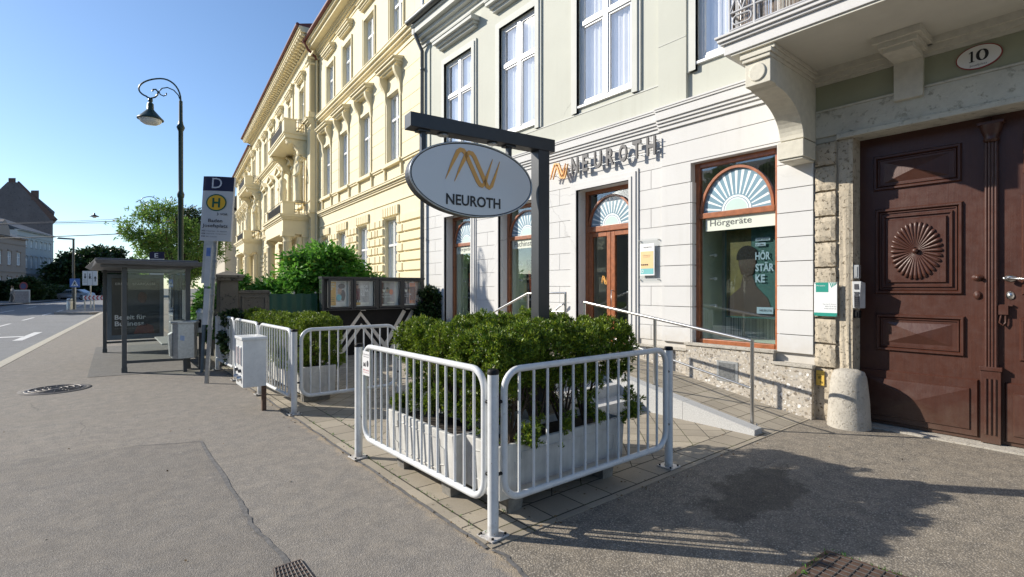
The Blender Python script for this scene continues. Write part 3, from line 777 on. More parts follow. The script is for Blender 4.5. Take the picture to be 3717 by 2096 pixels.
# posters inside the windows
def face_blob(mb, cs, o, z, k): mb.lathe([(.0, -.16 * k), (.07 * k, -.13 * k), (.10 * k, -.02 * k), (.10 * k, .07 * k), (.05 * k, .14 * k), (0, .155 * k)], (cs, o, z), 16, 1, .04)
FMP = FM @ Matrix.Translation((.08, .20, 0))
m = MB(FMP); m.box((WC[0] + .09, DC - .42, 1.17), (WC[1] - .42, DC - .40, 2.44)); pw = m.build('poster_board', POSTERD, fC)
m = MB(FMP); m.box((WC[0] + .42, DC - .399, 1.19), (WC[1] - .44, DC - .397, 2.42)); m.build('photo_ground', plain('dark_olive_print', (.10, .09, .02), .5, var=.4, scale=5), fC)
m = MB(FMP); face_blob(m, 3.34, DC - .39, 1.95, 1.25); m.add([(3.62, DC - .393, 1.2), (2.98, DC - .393, 1.2), (3.06, DC - .393, 1.45), (3.22, DC - .393, 1.62), (3.28, DC - .393, 1.8), (3.40, DC - .393, 1.8), (3.44, DC - .393, 1.6), (3.62, DC - .393, 1.45)], [tuple(range(8))]); m.build('portrait_print', plain('dark_portrait_print', (.035, .022, .016), .6, var=.3, scale=6), fC)  # portrait printed in very dark brown
m = MB(FMP); m.add([(3.34 + .155 * cos(R(a)), DC - .384, 2.02 + .17 * sin(R(a))) for a in range(-10, 200, 15)], [tuple(range(14))]); m.build('hair_print', BLACKP, fC)
LBL = plain('pale_blue_print', (.30, .42, .52), .5, var=.05)
for body, x, z, ww, hh in (('HÖR', 3.22, 1.98, .20, .13), ('STÄR', 3.22, 1.82, .25, .13), ('KE', 3.22, 1.67, .13, .11)):
    text(body, x, z, ww, hh, FMP, LBL, 'poster_lettering', fC, DC - .376, .002, bold=.03)
m = MB(FMP); m.box((3.02, DC - .372, 2.24), (3.22, DC - .374, 2.285)); m.box((3.08, DC - .372, 2.17), (3.22, DC - .374, 2.215)); m.box((2.98, DC - .372, 1.24), (3.20, DC - .374, 1.33)); m.build('poster_label', LBL, fC)
text('Damit stemm', 3.215, 2.248, .18, .028, FMP, INK, 'poster_lettering', fC, DC - .371, .001)
text('ich alles.', 3.215, 2.178, .12, .028, FMP, INK, 'poster_lettering', fC, DC - .371, .001)
text('NEUROTH', 3.16, 1.27, .16, .03, FMP, INK, 'poster_lettering', fC, DC - .371, .001)
FMP = FM @ Matrix.Translation((.28, .20, 0))
for fo, s_ in ((fB, 7.62), (fA, 9.9)):
    m = MB(FMP); m.box((s_, DD - .42, 1.0), (s_ + .42, DD - .40, 2.2)); m.build('poster_board', POSTERK, fo)
    m = MB(FMP); m.add([(s_ + .36, DD - .395, 1.95), (s_ + .30, DD - .395, 1.97), (s_ + .22, DD - .395, 1.5), (s_ + .30, DD - .395, 1.48)], [(0, 1, 2, 3)]); m.build('orange_stripe', POSTERO, fo)
    text('Ich höre,', s_ + .38, 1.42, .3, .07, FMP, WHITEINK, 'poster_lettering', fo, DD - .392, .001)
    text('wie ich will', s_ + .38, 1.32, .3, .07, FMP, WHITEINK, 'poster_lettering', fo, DD - .392, .001)

# shop door -----------------------------------------------------------------
s0, s1, z0, z1 = WD[0], WD[1], .58, 3.36
f = MB(FM); t = .07; D = DD; ztr = 2.64
f.box((s0, D - .05, z0), (s0 + t, D + .04, z1)); f.box((s1 - t, D - .05, z0), (s1, D + .04, z1)); f.box((s0 + t, D - .05, z1 - t), (s1 - t, D + .04, z1)); f.box((s0 + t, D - .05, ztr - .04), (s1 - t, D + .06, ztr + .06))
dfo = f.build('door_frame', WOOD, NB, bevel=.008)
fan(s0 + t, s1 - t, ztr + .06, z1 - t, D, dfo)
mid = (s0 + s1) / 2
for a, b, lab in ((s0 + t, mid, 0), (mid, s1 - t, 1)):
    m = MB(FM)
    m.box((a + .004, D - .03, z0), (a + .09, D + .03, ztr - .04)); m.box((b - .09, D - .03, z0), (b - .004, D + .03, ztr - .04)); m.box((a + .09, D - .03, z0), (b - .09, D + .03, z0 + .14)); m.box((a + .09, D - .03, ztr - .13), (b - .09, D + .03, ztr - .04))
    dl = m.build('door_leaf', WOOD, NB, bevel=.006)
    m = MB(FM); m.box((a + .09, D - .004, z0 + .14), (b - .09, D + .004, ztr - .13)); m.build('door_glass', GLASS, dl)
    if lab == 0:
        m = MB(FM); m.tube([(b - .05, D + .03, 1.55), (b - .05, D + .075, 1.55), (b - .05, D + .075, 1.15), (b - .05, D + .03, 1.15)], .01, 8); m.build('door_handle', STEEL, dl)
m = MB(FM); m.box((s0 - .1, D - 2.2, .55), (s1 + .1, D + .1, .58)); m.build('shop_floor', plain('grey_tile_floor', (.20, .20, .19), .3), NB)
m = MB(FM); m.box((s1, D - 1.6, .58), (s1 + .03, D - .06, 3.3)); m.build('hallway_wall', PALEG, NB)
LOGO = lambda sx, sz, x0, z0, k=1.0, dirn=-1: [[(x0 + dirn * sx * (px - 430) , z0 + sz * (1440 - pz), h * k) for px, pz, h in P] for P in (
    [(430, 1400, .001), (470, 1290, .010), (505, 1205, .014), (518, 1175, .015), (535, 1160, .016), (556, 1162, .016), (574, 1185, .016), (620, 1290, .016), (662, 1385, .016), (680, 1412, .016), (697, 1418, .015), (712, 1404, .014), (735, 1330, .010), (776, 1195, .001)],
    [(493, 1410, .001), (533, 1300, .010), (568, 1215, .014), (581, 1187, .015), (598, 1172, .016), (619, 1174, .016), (637, 1197, .016), (683, 1302, .016), (722, 1392, .016), (736, 1420, .016), (752, 1428, .015), (768, 1412, .014), (792, 1340, .010), (832, 1205, .001)])]
ribbon(LOGO(.00035, .00055, 6.02, 1.65, .5), FM, D + .012, .003, GOLD, 'door_logo', NB)

# carriage gate -------------------------------------------------------------
GX = -.27      # plane of the leaves, 27 cm behind the wall
g0, g1, gm = GATE[0], GATE[1], .905
def leaf(sA, sB, mirror, name):
    m = MB(FM); m.box((sA, GX - .06, .03), (sB, GX, 3.34)); lf = m.build(name, DOORP, NB)
    T = (lambda s: s) if not mirror else (lambda s: 2 * gm - s)
    def fr(a, b, z0, z1, wd, o0, o1, mb):
        a, b = sorted((T(a), T(b)))
        mb.pyr(a, b, z0, z0 + wd, o0, o1, wd * .3); mb.pyr(a, b, z1 - wd, z1, o0, o1, wd * .3)
        mb.pyr(a, a + wd, z0 + wd * .3, z1 - wd * .3, o0, o1 - .0015, wd * .3); mb.pyr(b - wd, b, z0 + wd * .3, z1 - wd * .3, o0, o1 - .0015, wd * .3)
    m = MB(FM)
    for (a, b, z0, z1) in ((1.13, 1.915, 2.715, 3.12), (1.12, 1.90, 1.525, 2.505), (1.105, 1.89, .875, 1.30)):
        m = MB(FM); fr(a, b, z0, z1, .045, GX, GX + .028, m); fr(a + .045, b - .045, z0 + .045, z1 - .045, .02, GX, GX + .014, m)
        if z0 == 1.525: fr(1.20, 1.825, 1.60, 2.42, .03, GX, GX + .02, m)
        m.build('panel_moulding', DOORP, lf)
    m = MB(FM)
    def dia(a, b, z0, z1, d):
        a, b = sorted((T(a), T(b))); cz = (z0 + z1) / 2; h_ = min(b - a, z1 - z0) * .5; 
        m.add([(a, GX, z0), (b, GX, z0), (b, GX, z1), (a, GX, z1), ((a + b) / 2, GX + d, cz), ((a + b) / 2 , GX + d, cz)], [(0, 4, 1), (1, 4, 2), (2, 4, 3), (3, 4, 0)])
    dia(1.235, 1.815, 2.80, 3.035, .045); m.build('raised_panel', DOORP, lf); m = MB(FM); dia(1.21, 1.79, .975, 1.205, .045); m.build('raised_panel', DOORP, lf); m = MB(FM)
    a, b = sorted((T(1.0), T(2.04))); m.pyr(a, b, .06, .655, GX, GX + .022, .012)
    a, b = sorted((T(1.065), T(1.96))); m.pyr(a, b, .13, .56, GX + .022, GX + .035, .006)
    m.add([(a + .01, GX + .035, .14), (b - .01, GX + .035, .14), (b - .01, GX + .035, .55), (a + .01, GX + .035, .55), ((a + b) / 2, GX + .062, .36)], [(0, 4, 1), (1, 4, 2), (2, 4, 3), (3, 4, 0)])
    m.build('raised_panel', DOORP, lf); m = MB(FM)
    a, b = sorted((T(1.25), T(1.775))); m.pyr(a, b, 1.65, 2.37, GX, GX + .022, .01)
    m.build('raised_panel', DOORP, lf)
    m = MB(FM); c = T(1.515); cz = 2.005; N_ = 32
    for k in range(N_):
        a = 2 * pi * k / N_; pts = []; rr_ = []
        for t_ in (0.03, .12, .19, .218, .232):
            pts.append((c + t_ * cos(a), GX + .026, cz + t_ * 1.38 * sin(a))); rr_.append({.03: .005, .12: .014, .19: .021, .218: .020, .232: .008}[t_])
        m.tube(pts, rr_, 8)
    m.lathe([(0, -.03), (.022, -.02), (.03, 0), (.022, .02), (0, .03)], (c, GX + .05, cz), 12)
    m.build('fan_rosette', DOORP, lf)
    return lf
lfA = leaf(gm + .002, g1, False, 'gate_leaf'); lfB = leaf(g0, gm - .002, True, 'gate_leaf')
m = MB(FM)
m.box((gm - .075, GX, .03), (gm + .075, GX + .06, .79)); m.box((gm - .085, GX, .76), (gm + .085, GX + .072, .80))
for k in (-.035, .0, .035): m.tube([(gm + k, GX + .062, .12), (gm + k, GX + .062, .68)], .011, 8)
m.box((gm - .05, GX, .80), (gm + .05, GX + .03, 3.1))
for k in (-.036, -.012, .012, .036): m.tube([(gm + k, GX + .035, .80), (gm + k, GX + .035, 3.08)], .0125, 8)
m.lathe([(.05, 0), (.065, .02), (.055, .05), (.07, .09), (.085, .14), (.09, .17)], (gm, GX + .03, 3.07), 14)
m.box((gm - .1, GX, 3.24), (gm + .1, GX + .1, 3.27))
m.build('gate_mullion', DOORP, NB, bevel=.003)
m = MB(FM)
for s_, zz in ((1.01, 1.70), (.76, 1.68)):
    m.lathe([(.05, 0), (.05, .006), (.04, .012), (0, .014)], (0, 0, 0), 16)
m = MB(FM)
def rosette(m, s_, zz, rx, rz): 
    n_ = 16; rings = []
    for rad, d in ((1, 0), (.95, .008), (.6, .02), (.0, .026)):
        rings.append([(s_ + rx * rad * cos(2 * pi * k / n_), GX + d, zz + rz * rad * sin(2 * pi * k / n_)) for k in range(n_)])
    for q, r_ in zip(rings, rings[1:]): m.add(q + r_, [(k, (k + 1) % n_, n_ + (k + 1) % n_, n_ + k) for k in range(n_)], True)
rosette(m, 1.01, 1.70, .05, .036); rosette(m, 1.01, 1.52, .034, .046)
m.tube([(1.01, GX + .02, 1.70), (1.01, GX + .06, 1.70)], .012, 10); m.lathe([(0, -.024), (.02, -.016), (.026, 0), (.02, .016), (0, .024)], (1.0, GX + .07, 1.70), 12)
m.build('gate_knob', DOORP, lfA)
m = MB(FM); rosette(m, .77, 1.69, .05, .034); rosette(m, .77, 1.52, .032, .044); m.tube([(.77, GX + .02, 1.69), (.77, GX + .075, 1.69), (.62, GX + .08, 1.68), (.58, GX + .075, 1.675)], .012, 10)
m.lathe([(0, -.02), (.018, -.01), (.022, 0), (.018, .01), (0, .02)], (.80, GX + .075, 1.69), 10); m.build('gate_handle', STEEL, lfB)
m = MB(FM); m.box((.78, GX, 1.33), (.85, GX + .05, 1.42)); m.box((.75, GX, 1.415), (.87, GX + .03, 1.43)); m.tube([(.83, GX + .03, 1.33), (.845, GX + .035, 1.25), (.82, GX + .035, 1.22), (.80, GX + .03, 1.25), (.80, GX + .03, 1.33)], .008, 8); m.build('gate_lock', DOORP, lfB)
m = MB(FM); m.box((g0, GX - .3, .0), (g1, GX - .061, .03)); m.build('gate_gap', DARKIN, NB)
# quoin pillar of porous stone beside the gate
m = MB(FM); m.box((2.05, -.42, .0), (2.446, -.02, 3.339))
m.build('gate_reveal', QUOIN, NB)
rq = random.Random(5)
def rough_block(m, a, b, c, d, o0, o1, rnd, nsub=3, amp=.008):
    n_ = 5; vs = []; fs = []
    for j in range(n_ + 1):
        for i in range(n_ + 1):
            x = a + (b - a) * i / n_; z = c + (d - c) * j / n_; ed = i in (0, n_) or j in (0, n_)
            vs.append((x + (rnd.uniform(-amp, amp) * .6), (o1 - .016 if ed else o1) + rnd.uniform(-amp, amp) * .6, z + rnd.uniform(-amp, amp) * .5))
    k = lambda i, j: j * (n_ + 1) + i
    for j in range(n_):
        for i in range(n_): fs.append((k(i, j), k(i + 1, j), k(i + 1, j + 1), k(i, j + 1)))
    ring = [k(i, 0) for i in range(n_ + 1)] + [k(n_, j) for j in range(1, n_ + 1)] + [k(i, n_) for i in range(n_ - 1, -1, -1)] + [k(0, j) for j in range(n_ - 1, 0, -1)]
    base = len(vs)
    for r_ in ring: vs.append((vs[r_][0], o0, vs[r_][2]))
    N = len(ring)
    for i in range(N): fs.append((ring[i], base + i, base + (i + 1) % N, ring[(i + 1) % N]))
    m.add(vs, fs)
m = MB(FM)
zq = [.64, .93, 1.235, 1.53, 1.84, 2.145, 2.45, 2.75, 3.05, 3.33]
for za, zb in zip(zq, zq[1:]): rough_block(m, 2.215, 2.435, za + .012, zb - .012, -.02, .035, rq)
rough_block(m, 2.055, 2.205, .0, 3.33, -.02, -.004, rq)
rough_block(m, 2.2, 2.44, .0, .64, -.02, -.006, rq)
m.build('quoin_stone', QUOIN, NB)
# lintel and panel band over the gate
m = MB(FM); m.box((-4.5, -.42, 3.34), (2.445, -.018, 3.42)); m.box((-4.5, -.017, 3.342), (2.20, .035, 3.40)); m.box((-4.5, -.017, 3.40), (2.43, .012, 3.70)); m.box((-4.5, -.017, 3.70), (2.43, .025, 3.725)); m.build('lintel', LINTEL, NB, bevel=.006)
m = MB(FM); m.box((-4.5, -.017, 3.725), (2.43, .0, 4.10)); m.build('painted_band', SAGEDARK, NB)
m = MB(FM)
for z0, z1, d in ((4.02, 4.06, .02), (4.06, 4.12, .05), (4.12, 4.20, .08)): m.box((-4.5, -.017, z0), (2.43, d, z1))
m.build('band_cornice', STUCCO, NB)
# white pier cladding right of the gate (mostly outside the frame)
m = MB(FM); blocks(m, -4.5, -.72, zs[:-1], [], -.02, .02, .012); m.build('white_block_cladding', WHITE, NB)
# balcony
BL = 2.92; BO = 1.27
m = MB(FM); m.box((-4.2, .0, 4.19), (BL - .07, BO - .02, 4.34)); m.build('balcony_slab', SOFFIT, NB, bevel=.004)
m = MB(FM)
for z0, z1, d in ((4.215, 4.33, .0), (4.33, 4.36, .03), (4.36, 4.40, .055), (4.40, 4.425, .075)):
    m.box((-4.2, .0 if z0 > 4.3 else BO - .02, z0), (BL + d, BO + d, z1))
    if z0 < 4.3: m.box((BL - .07, .0, z0), (BL, BO - .02, z1))
m.build('balcony_edge_moulding', WHITE, NB, bevel=.005)
# scrolled console under the balcony
m = MB(FM)
a, b = 2.43, 2.70
prof = [(.0, 3.14), (.37, 3.14), (.40, 3.18), (.40, 3.34), (.36, 3.36)]
arc = []
for k in range(15):
    t_ = k / 14 * pi / 2
    arc.append((.36 + .72 * (1 - cos(t_)) * 1.0, 3.36 + .50 * sin(t_)))
arc2 = [(.36 + .70 * (1 - cos(R(90) * k / 14)), 3.36 + .42 * sin(R(90) * k / 14)) for k in range(15)]
poly = [(.0, 3.36)] + arc2 + [(1.10, 3.80), (1.22, 3.80), (1.22, 4.06), (.0, 4.06)]
m.prism(poly, a, b, 0)
m.box((a - .004, .0, 3.14), (b + .02, .38, 3.345)); m.box((a + .01, .0, 3.115), (b + .005, .36, 3.139))
m.box((a - .01, .0, 4.06), (b + .02, 1.25, 4.10)); m.box((a - .03, .0, 4.10), (b + .04, 1.265, 4.145)); m.box((a - .045, .0, 4.145), (b + .06, 1.22, 4.188))
m.add([((a + b) / 2 + .095 * cos(t_ * pi / 12), 1.221, 3.93 + .10 * sin(t_ * pi / 12)) for t_ in range(24)] + [((a + b) / 2 + .085 * cos(t_ * pi / 12), 1.238, 3.93 + .09 * sin(t_ * pi / 12)) for t_ in range(24)],
      [(k, (k + 1) % 24, 24 + (k + 1) % 24, 24 + k) for k in range(24)] + [tuple(range(24, 48))])
m.build('balcony_console', STUCCO, NB, bevel=.006)
m = MB(FM)
a, b = 1.39, 1.64
m.box((a, .0, 3.62), (b, .06, 4.02)); m.hexa([(a, 0, 4.02), (b, 0, 4.02), (b, .06, 4.02), (a, .06, 4.02)], [(a, 0, 4.021), (b, 0, 4.021), (b, .42, 4.021), (a, .42, 4.021)])
for z0, z1, d in ((4.022, 4.07, .0), (4.07, 4.12, .04), (4.12, 4.188, .08)): m.box((a - d, 0, z0), (b + d, .44 + d, z1))
m.build('balcony_bracket', STUCCO, NB, bevel=.006)
# balcony railing with reed screen
m = MB(FM); zb = 4.43; zt = 5.35; fo_ = BO - .02
def barm(m, p, q, w_=.012): m.tube([p, q], w_, 6)
for s_ in (BL - .06, BL - .34): barm(m, (s_, fo_, zb - .02), (s_, fo_, zt), .016)
for k in range(7): barm(m, (BL - .34 - .9 * (k + 1), fo_, zb - .02), (BL - .34 - .9 * (k + 1), fo_, zt), .016)
for zz in (zb + .05, zb + .24, zt): barm(m, (-4.2, fo_, zz), (BL - .06, fo_, zz), .013)
for zz in (zb + .05, zb + .24, zt): barm(m, (BL - .06, .0, zz), (BL - .06, fo_, zz), .013)
cs_, ds_ = BL - .20, .14
barm(m, (BL - .06, fo_, zb + .24), (BL - .34, fo_, zt)); barm(m, (BL - .34, fo_, zb + .24), (BL - .06, fo_, zt)); barm(m, (BL - .06, fo_, zb + .60), (BL - .20, fo_, zb + .24)); barm(m, (BL - .34, fo_, zb + .60), (BL - .20, fo_, zb + .24))
P = []
for k in range(20):
    a_ = 2 * pi * k / 20; P.append((BL - .20 + .045 * cos(a_) + (.06 if cos(a_) > 0 else -.06), fo_, zb + .145 + .05 * sin(a_)))
m.tube(P, .010, 6, closed=True)
for k in range(8): m.box((BL - .09, .12 + k * .13, zb), (BL - .08, .13 + k * .13, zt))
m.build('balcony_railing', plain('pale_grey_railing_paint', (.42, .42, .43), .5), NB)
REED = plain('bleached_reed', (.30, .24, .19), .9, var=.45, scale=40)
m = MB(FM); rr_ = random.Random(9); s_ = BL - .07
while s_ > -1.2:
    w_ = rr_.uniform(.003, .006); z1 = zt + rr_.uniform(-.1, .05)
    m.tube([(s_, fo_ - .04 + rr_.uniform(-.008, .008), zb + rr_.uniform(-.0, .05)), (s_ + rr_.uniform(-.012, .012), fo_ - .04, z1)], w_, 4)
    s_ -= rr_.uniform(.008, .016)
m.build('reed_screen', REED, NB)
# ventilation grille in the plinth
m = MB(FM); m.box((3.36, .074, .31), (3.66, .082, .34)); m.box((3.36, .074, .56), (3.66, .082, .59)); m.box((3.36, .074, .34), (3.39, .082, .56)); m.box((3.63, .074, .34), (3.66, .082, .56))
vg = m.build('vent_grille', GALV, NB)
m = MB(FM); m.box((3.39, .0755, .34), (3.63, .0765, .56)); m.build('vent_opening', BLACKP, vg)
m = MB(FM)
for k in range(13): m.box((3.39, .077, .347 + k * .0165), (3.63, .080, .353 + k * .0165))
for k in range(14): m.box((3.395 + k * .0175, .077, .34), (3.400 + k * .0175, .0805, .56))
m.build('vent_mesh', GALV, vg)

# things mounted on the wall --------------------------------------------------
t = thing('shop_letter_sign', 'raised shop name letters with gold double-loop mark on thin rails over the shop door', 'sign', (FX - .05, 5.8, 3.8))
LG = [[(s_, z_ , h) for s_, z_, h in P] for P in LOGO(.00115, .00115, 6.98, 3.60, .95)]
ribbon(LG, FM, .10, .03, GOLD, 'gold_mark', t)
DKLET = plain('dark_grey_letter', (.028, .028, .034), .5)
wds = 'NEUROTH'; x = 6.44; cw = .205
for ch in wds:
    text(ch, x, 3.655, .165 if ch != 'E' else .13, .29, FM, DKLET, 'letter', t, .085, .03, bold=.022); x -= .272
m = MB(FM); m.tube([(6.98, .09, 3.70), (4.58, .09, 3.70)], .006, 6); m.tube([(6.98, .09, 3.88), (4.58, .09, 3.88)], .006, 6)
for k in range(9): m.tube([(6.9 - k * .28, .0, 3.70), (6.9 - k * .28, .10, 3.70)], .005, 6); m.tube([(6.9 - k * .28, .0, 3.88), (6.9 - k * .28, .10, 3.88)], .005, 6)
m.build('mounting_rail', GALV, t)
t = thing('shop_letter_sign', 'small black raised letters on the white wall over the middle shop window', 'sign', (FX - .05, 8.6, 3.5))
text('besser hören', 8.35, 3.66, 1.05, .13, FM, GREYINK, 'letter_row', t, .012, .015)
t = thing('notice_plaque', 'clear glass plaque with orange and turquoise opening-hours sheet right of the shop door', 'plaque', (FX - .03, 4.83, 1.7))
m = MB(FM); m.box((4.625, .028, 1.70), (5.03, .034, 2.37)); m.build('glass_plate', DISPGL, t)
m = MB(FM); m.box((4.70, .046, 1.79), (4.97, .058, 2.29)); m.build('notice_sheet', WFRAME, t)
m = MB(FM); m.box((4.715, .0585, 1.90), (4.955, .0595, 2.17)); m.build('orange_field', plain('apricot_print', (.78, .52, .26), .5, var=.02), t)
m = MB(FM); m.box((4.715, .0585, 1.81), (4.955, .0595, 1.90)); m.build('turquoise_field', plain('turquoise_print', (.16, .46, .46), .5, var=.02), t)
text('NEUROTH', 4.90, 2.22, .15, .025, FM, GREYINK, 'notice_lettering', t, .0595, .001)
text('ÖFFNUNGSZEITEN', 4.91, 2.10, .14, .013, FM, GREYINK, 'notice_lettering', t, .060, .001)
text('Mo – Do 8.00–12.00', 4.90, 2.075, .12, .012, FM, GREYINK, 'notice_lettering', t, .060, .001)
m = MB(FM)
for k in range(4): m.lathe([(0, -.012), (.011, -.006), (.012, .006), (0, .012)], (4.935 - k * .035, .061, 1.96), 8)
m.build('notice_symbol', GREYINK, t)
ribbon([[(4.92 + .018 * cos(2 * pi * k / 14), 1.855 + .022 * sin(2 * pi * k / 14), .004) for k in range(15)]], FM, .060, .001, WHITEINK, 'ring_symbol', t)
m = MB(FM)
for s_, z_ in ((4.65, 1.725), (4.65, 2.345), (5.005, 1.725), (5.005, 2.345)): m.tube([(s_, -.005, z_), (s_, .04, z_)], .009, 10)
m.build('standoff', STEEL, t)
t = thing('house_number_plate', 'white oval enamel house number 10 with red rim above the carriage gate', 'sign', (FX, .965, 3.85))
def oval(mb, cs, o, cz, rx, rz, n_=40): mb.add([(cs + rx * cos(2 * pi * k / n_), o, cz + rz * sin(2 * pi * k / n_)) for k in range(n_)], [tuple(range(n_))])
def oval_slab(mb, cs, o0, o1, cz, rx, rz, n_=48):
    mb.add([(cs + rx * cos(2 * pi * k / n_), o, cz + rz * sin(2 * pi * k / n_)) for o in (o0, o1) for k in range(n_)],
           [tuple(range(n_)), tuple(range(2 * n_ - 1, n_ - 1, -1))] + [(k, n_ + k, n_ + (k + 1) % n_, (k + 1) % n_) for k in range(n_)])
m = MB(FM); oval_slab(m, .962, .001, .016, 3.878, .172, .117); m.build('rim', plain('red_enamel', (.28, .03, .02), .35), t)
m = MB(FM); oval_slab(m, .962, .001, .019, 3.878, .163, .108); m.build('face', plain('white_enamel', (.72, .71, .66), .25, var=.03), t)
ribbon([[(1.012, 3.838, .0085), (1.012, 3.943, .0085)], [(1.014, 3.940, .004), (1.034, 3.924, .003)]], FM, .020, .001, INK, 'number', t)
m = MB(FM); m.box((.992, .0205, 3.835), (1.032, .0212, 3.841)); m.build('number_serif', INK, t)
ribbon([[(.935 + .034 * cos(2 * pi * k / 24), 3.889 + .050 * sin(2 * pi * k / 24), .0035 + .0095 * abs(cos(2 * pi * k / 24))) for k in range(25)]], FM, .020, .001, INK, 'number', t)
text('Josefplatz', 1.03, 3.785, .13, .026, FM, GREYINK, 'street_name', t, .020, .001)
t = thing('practice_plate', 'teal and white plastic plate on the porous stone quoin beside the gate', 'plaque', (FX - .05, 2.3, 1.45))
m = MB(FM); m.box((2.185, .052, 1.26), (2.43, .058, 1.66)); m.build('plate', plain('white_plastic', (.74, .76, .76), .3, var=.02), t)
TEAL = plain('teal_print', (.02, .27, .21), .4, var=.05)
m = MB(FM); m.box((2.185, .0585, 1.26), (2.43, .0595, 1.30)); m.build('teal_field', TEAL, t); m = MB(FM); m.box((2.275, .0585, 1.545), (2.41, .0595, 1.66)); m.build('teal_field', TEAL, t)
m = MB(FM)
for k in range(4): m.add([(2.265 - k * .022, .0595, 1.66), (2.255 - k * .022, .0595, 1.66), (2.235 - k * .012, .0595, 1.60 + k * .01), (2.245 - k * .012, .0595, 1.60 + k * .01)], [(0, 1, 2, 3)])
m.build('leaf_mark', TEAL, t)
text('Praxis', 2.40, 1.615, .09, .014, FM, WHITEINK, 'plate_lettering', t, .060, .001)
text('Mag. Eva M. Zintner', 2.335, 1.395, .14, .013, FM, GREYINK, 'plate_lettering', t, .060, .001)
text('0650 / 72 44 150', 2.31, 1.37, .115, .012, FM, GREYINK, 'plate_lettering', t, .060, .001)
text('www.zintner.at', 2.32, 1.345, .125, .012, FM, GREYINK, 'plate_lettering', t, .060, .001)
m = MB(FM)
for s_ in (2.195, 2.42):
    for z_ in (1.27, 1.65): m.tube([(s_, .03, z_), (s_, .062, z_)], .005, 8)
m.build('screw', STEEL, t)
t = thing('key_safe', 'small grey metal key safe on the gate reveal above the intercom', 'key safe', (6.76, 2.0, 1.78))
m = MB(FM); m.box((1.99, -.10, 1.705), (2.049, -.03, 1.86)); m.build('case', GALV, t, bevel=.004)
m = MB(FM); m.box((2.005, -.029, 1.72), (2.035, -.024, 1.84)); m.build('lid', plain('grey_plastic', (.30, .31, .31), .4), t, bevel=.003)
t = thing('intercom', 'silver door intercom with keypad mounted on the gate reveal', 'intercom', (6.76, 2.0, 1.5))
m = MB(FM); m.hexa([(1.955, -.13, 1.36), (2.049, -.13, 1.36), (2.049, -.02, 1.36), (1.985, -.02, 1.36)], [(1.955, -.13, 1.655), (2.049, -.13, 1.655), (2.049, -.0, 1.67), (1.96, -.0, 1.67)]); m.build('case', plain('silver_plastic', (.55, .56, .56), .3), t, bevel=.004)
m = MB(FM)
for i in range(3):
    for j in range(6): m.box((1.985 + i * .016, -.012, 1.375 + j * .022), (1.997 + i * .016, -.004 + .002 * j, 1.389 + j * .022))
m.box((1.980, -.018, 1.37), (2.032, -.0095, 1.66)); m.box((1.983, -.01, 1.53), (2.03, .0, 1.55)); m.box((1.985, -.008, 1.58), (2.028, .001, 1.64))
m.build('keypad_button', GREYINK, t)
t = thing('key_switch', 'black key switch box on the gate reveal under the intercom', 'switch', (6.76, 2.0, 1.3))
m = MB(FM); m.box((1.99, -.11, 1.245), (2.049, -.04, 1.335)); m.build('case', BLACKP, t, bevel=.006)
m = MB(FM); m.box((2.008, -.039, 1.265), (2.030, -.032, 1.318)); m.build('flap', BLACKP, t, bevel=.003)
t = thing('utility_marker', 'small yellow utility marker plate low on the wall beside the guard stone', 'plaque', (6.7, 2.38, .5))
m = MB(FM); m.box((2.335, .0, .42), (2.425, .012, .60)); m.build('plate', plain('faded_yellow_plastic', (.62, .42, .08), .5, var=.1, scale=30), t, bevel=.004)
text('BT', 2.40, .50, .04, .03, FM, INK, 'plate_lettering', t, .0125, .001); text('79', 2.385, .44, .035, .03, FM, INK, 'plate_lettering', t, .0125, .001)
m = MB(FM); m.box((2.345, .0125, .545), (2.415, .0135, .549)); m.box((2.378, .0125, .50), (2.382, .0135, .545)); m.build('plate_line', INK, t)
# guard stone
m = MB(); rg = random.Random(2); vs = []
prof = [(.215, 0), (.21, .12), (.198, .32), (.182, .5), (.17, .585), (.15, .635), (.09, .66), (0.01, .665)]
n_ = 28
for r_, z_ in prof:
    for k in range(n_):
        a_ = 2 * pi * k / n_; q = r_ * (1 + rg.uniform(-.012, .012)); vs.append((6.66 + q * cos(a_), 2.06 + q * sin(a_), z_ + rg.uniform(-.004, .004) * (z_ > 0)))
fs = [(i * n_ + k, i * n_ + (k + 1) % n_, (i + 1) * n_ + (k + 1) % n_, (i + 1) * n_ + k) for i in range(len(prof) - 1) for k in range(n_)] + [tuple(range((len(prof) - 1) * n_, len(prof) * n_))]
m.add(vs, fs, True)
tag(m.build('guard_stone', GUARD), 'pale round tapered guard stone at the left foot of the carriage gate', 'guard stone')

# ramp, landing and steps ----------------------------------------------------
def rz_(y): return max(0.012, min(.56, .012 + (y - 2.55) * .185))
m = MB(); Ys = [2.50, 2.9, 3.3, 3.7, 4.1, 4.5, 5.0, 5.5, 6.6]
for a_, b_ in zip(Ys, Ys[1:]): m.hexa([(5.60, a_, -.05), (6.735, a_, -.05), (6.735, b_, -.05), (5.60, b_, -.05)], [(5.60, a_, rz_(a_)), (6.735, a_, rz_(a_)), (6.735, b_, rz_(b_)), (5.60, b_, rz_(b_))])
m.box((4.3, 5.0, -.05), (5.598, 6.6, .56))
struct('access_ramp', m, PAVE2)
m = MB()
for a_, b_ in ((2.56, 3.42), (3.424, 4.5), (4.504, 5.0)): m.hexa([(5.42, a_, -.05), (5.598, a_, -.05), (5.598, b_, -.05), (5.42, b_, -.05)], [(5.43, a_, rz_(a_) + .055), (5.598, a_, rz_(a_) + .055), (5.598, b_, rz_(b_) + .055), (5.43, b_, rz_(b_) + .055)])
ko = struct('ramp_kerb', m, GRANITE)
m = MB(); 
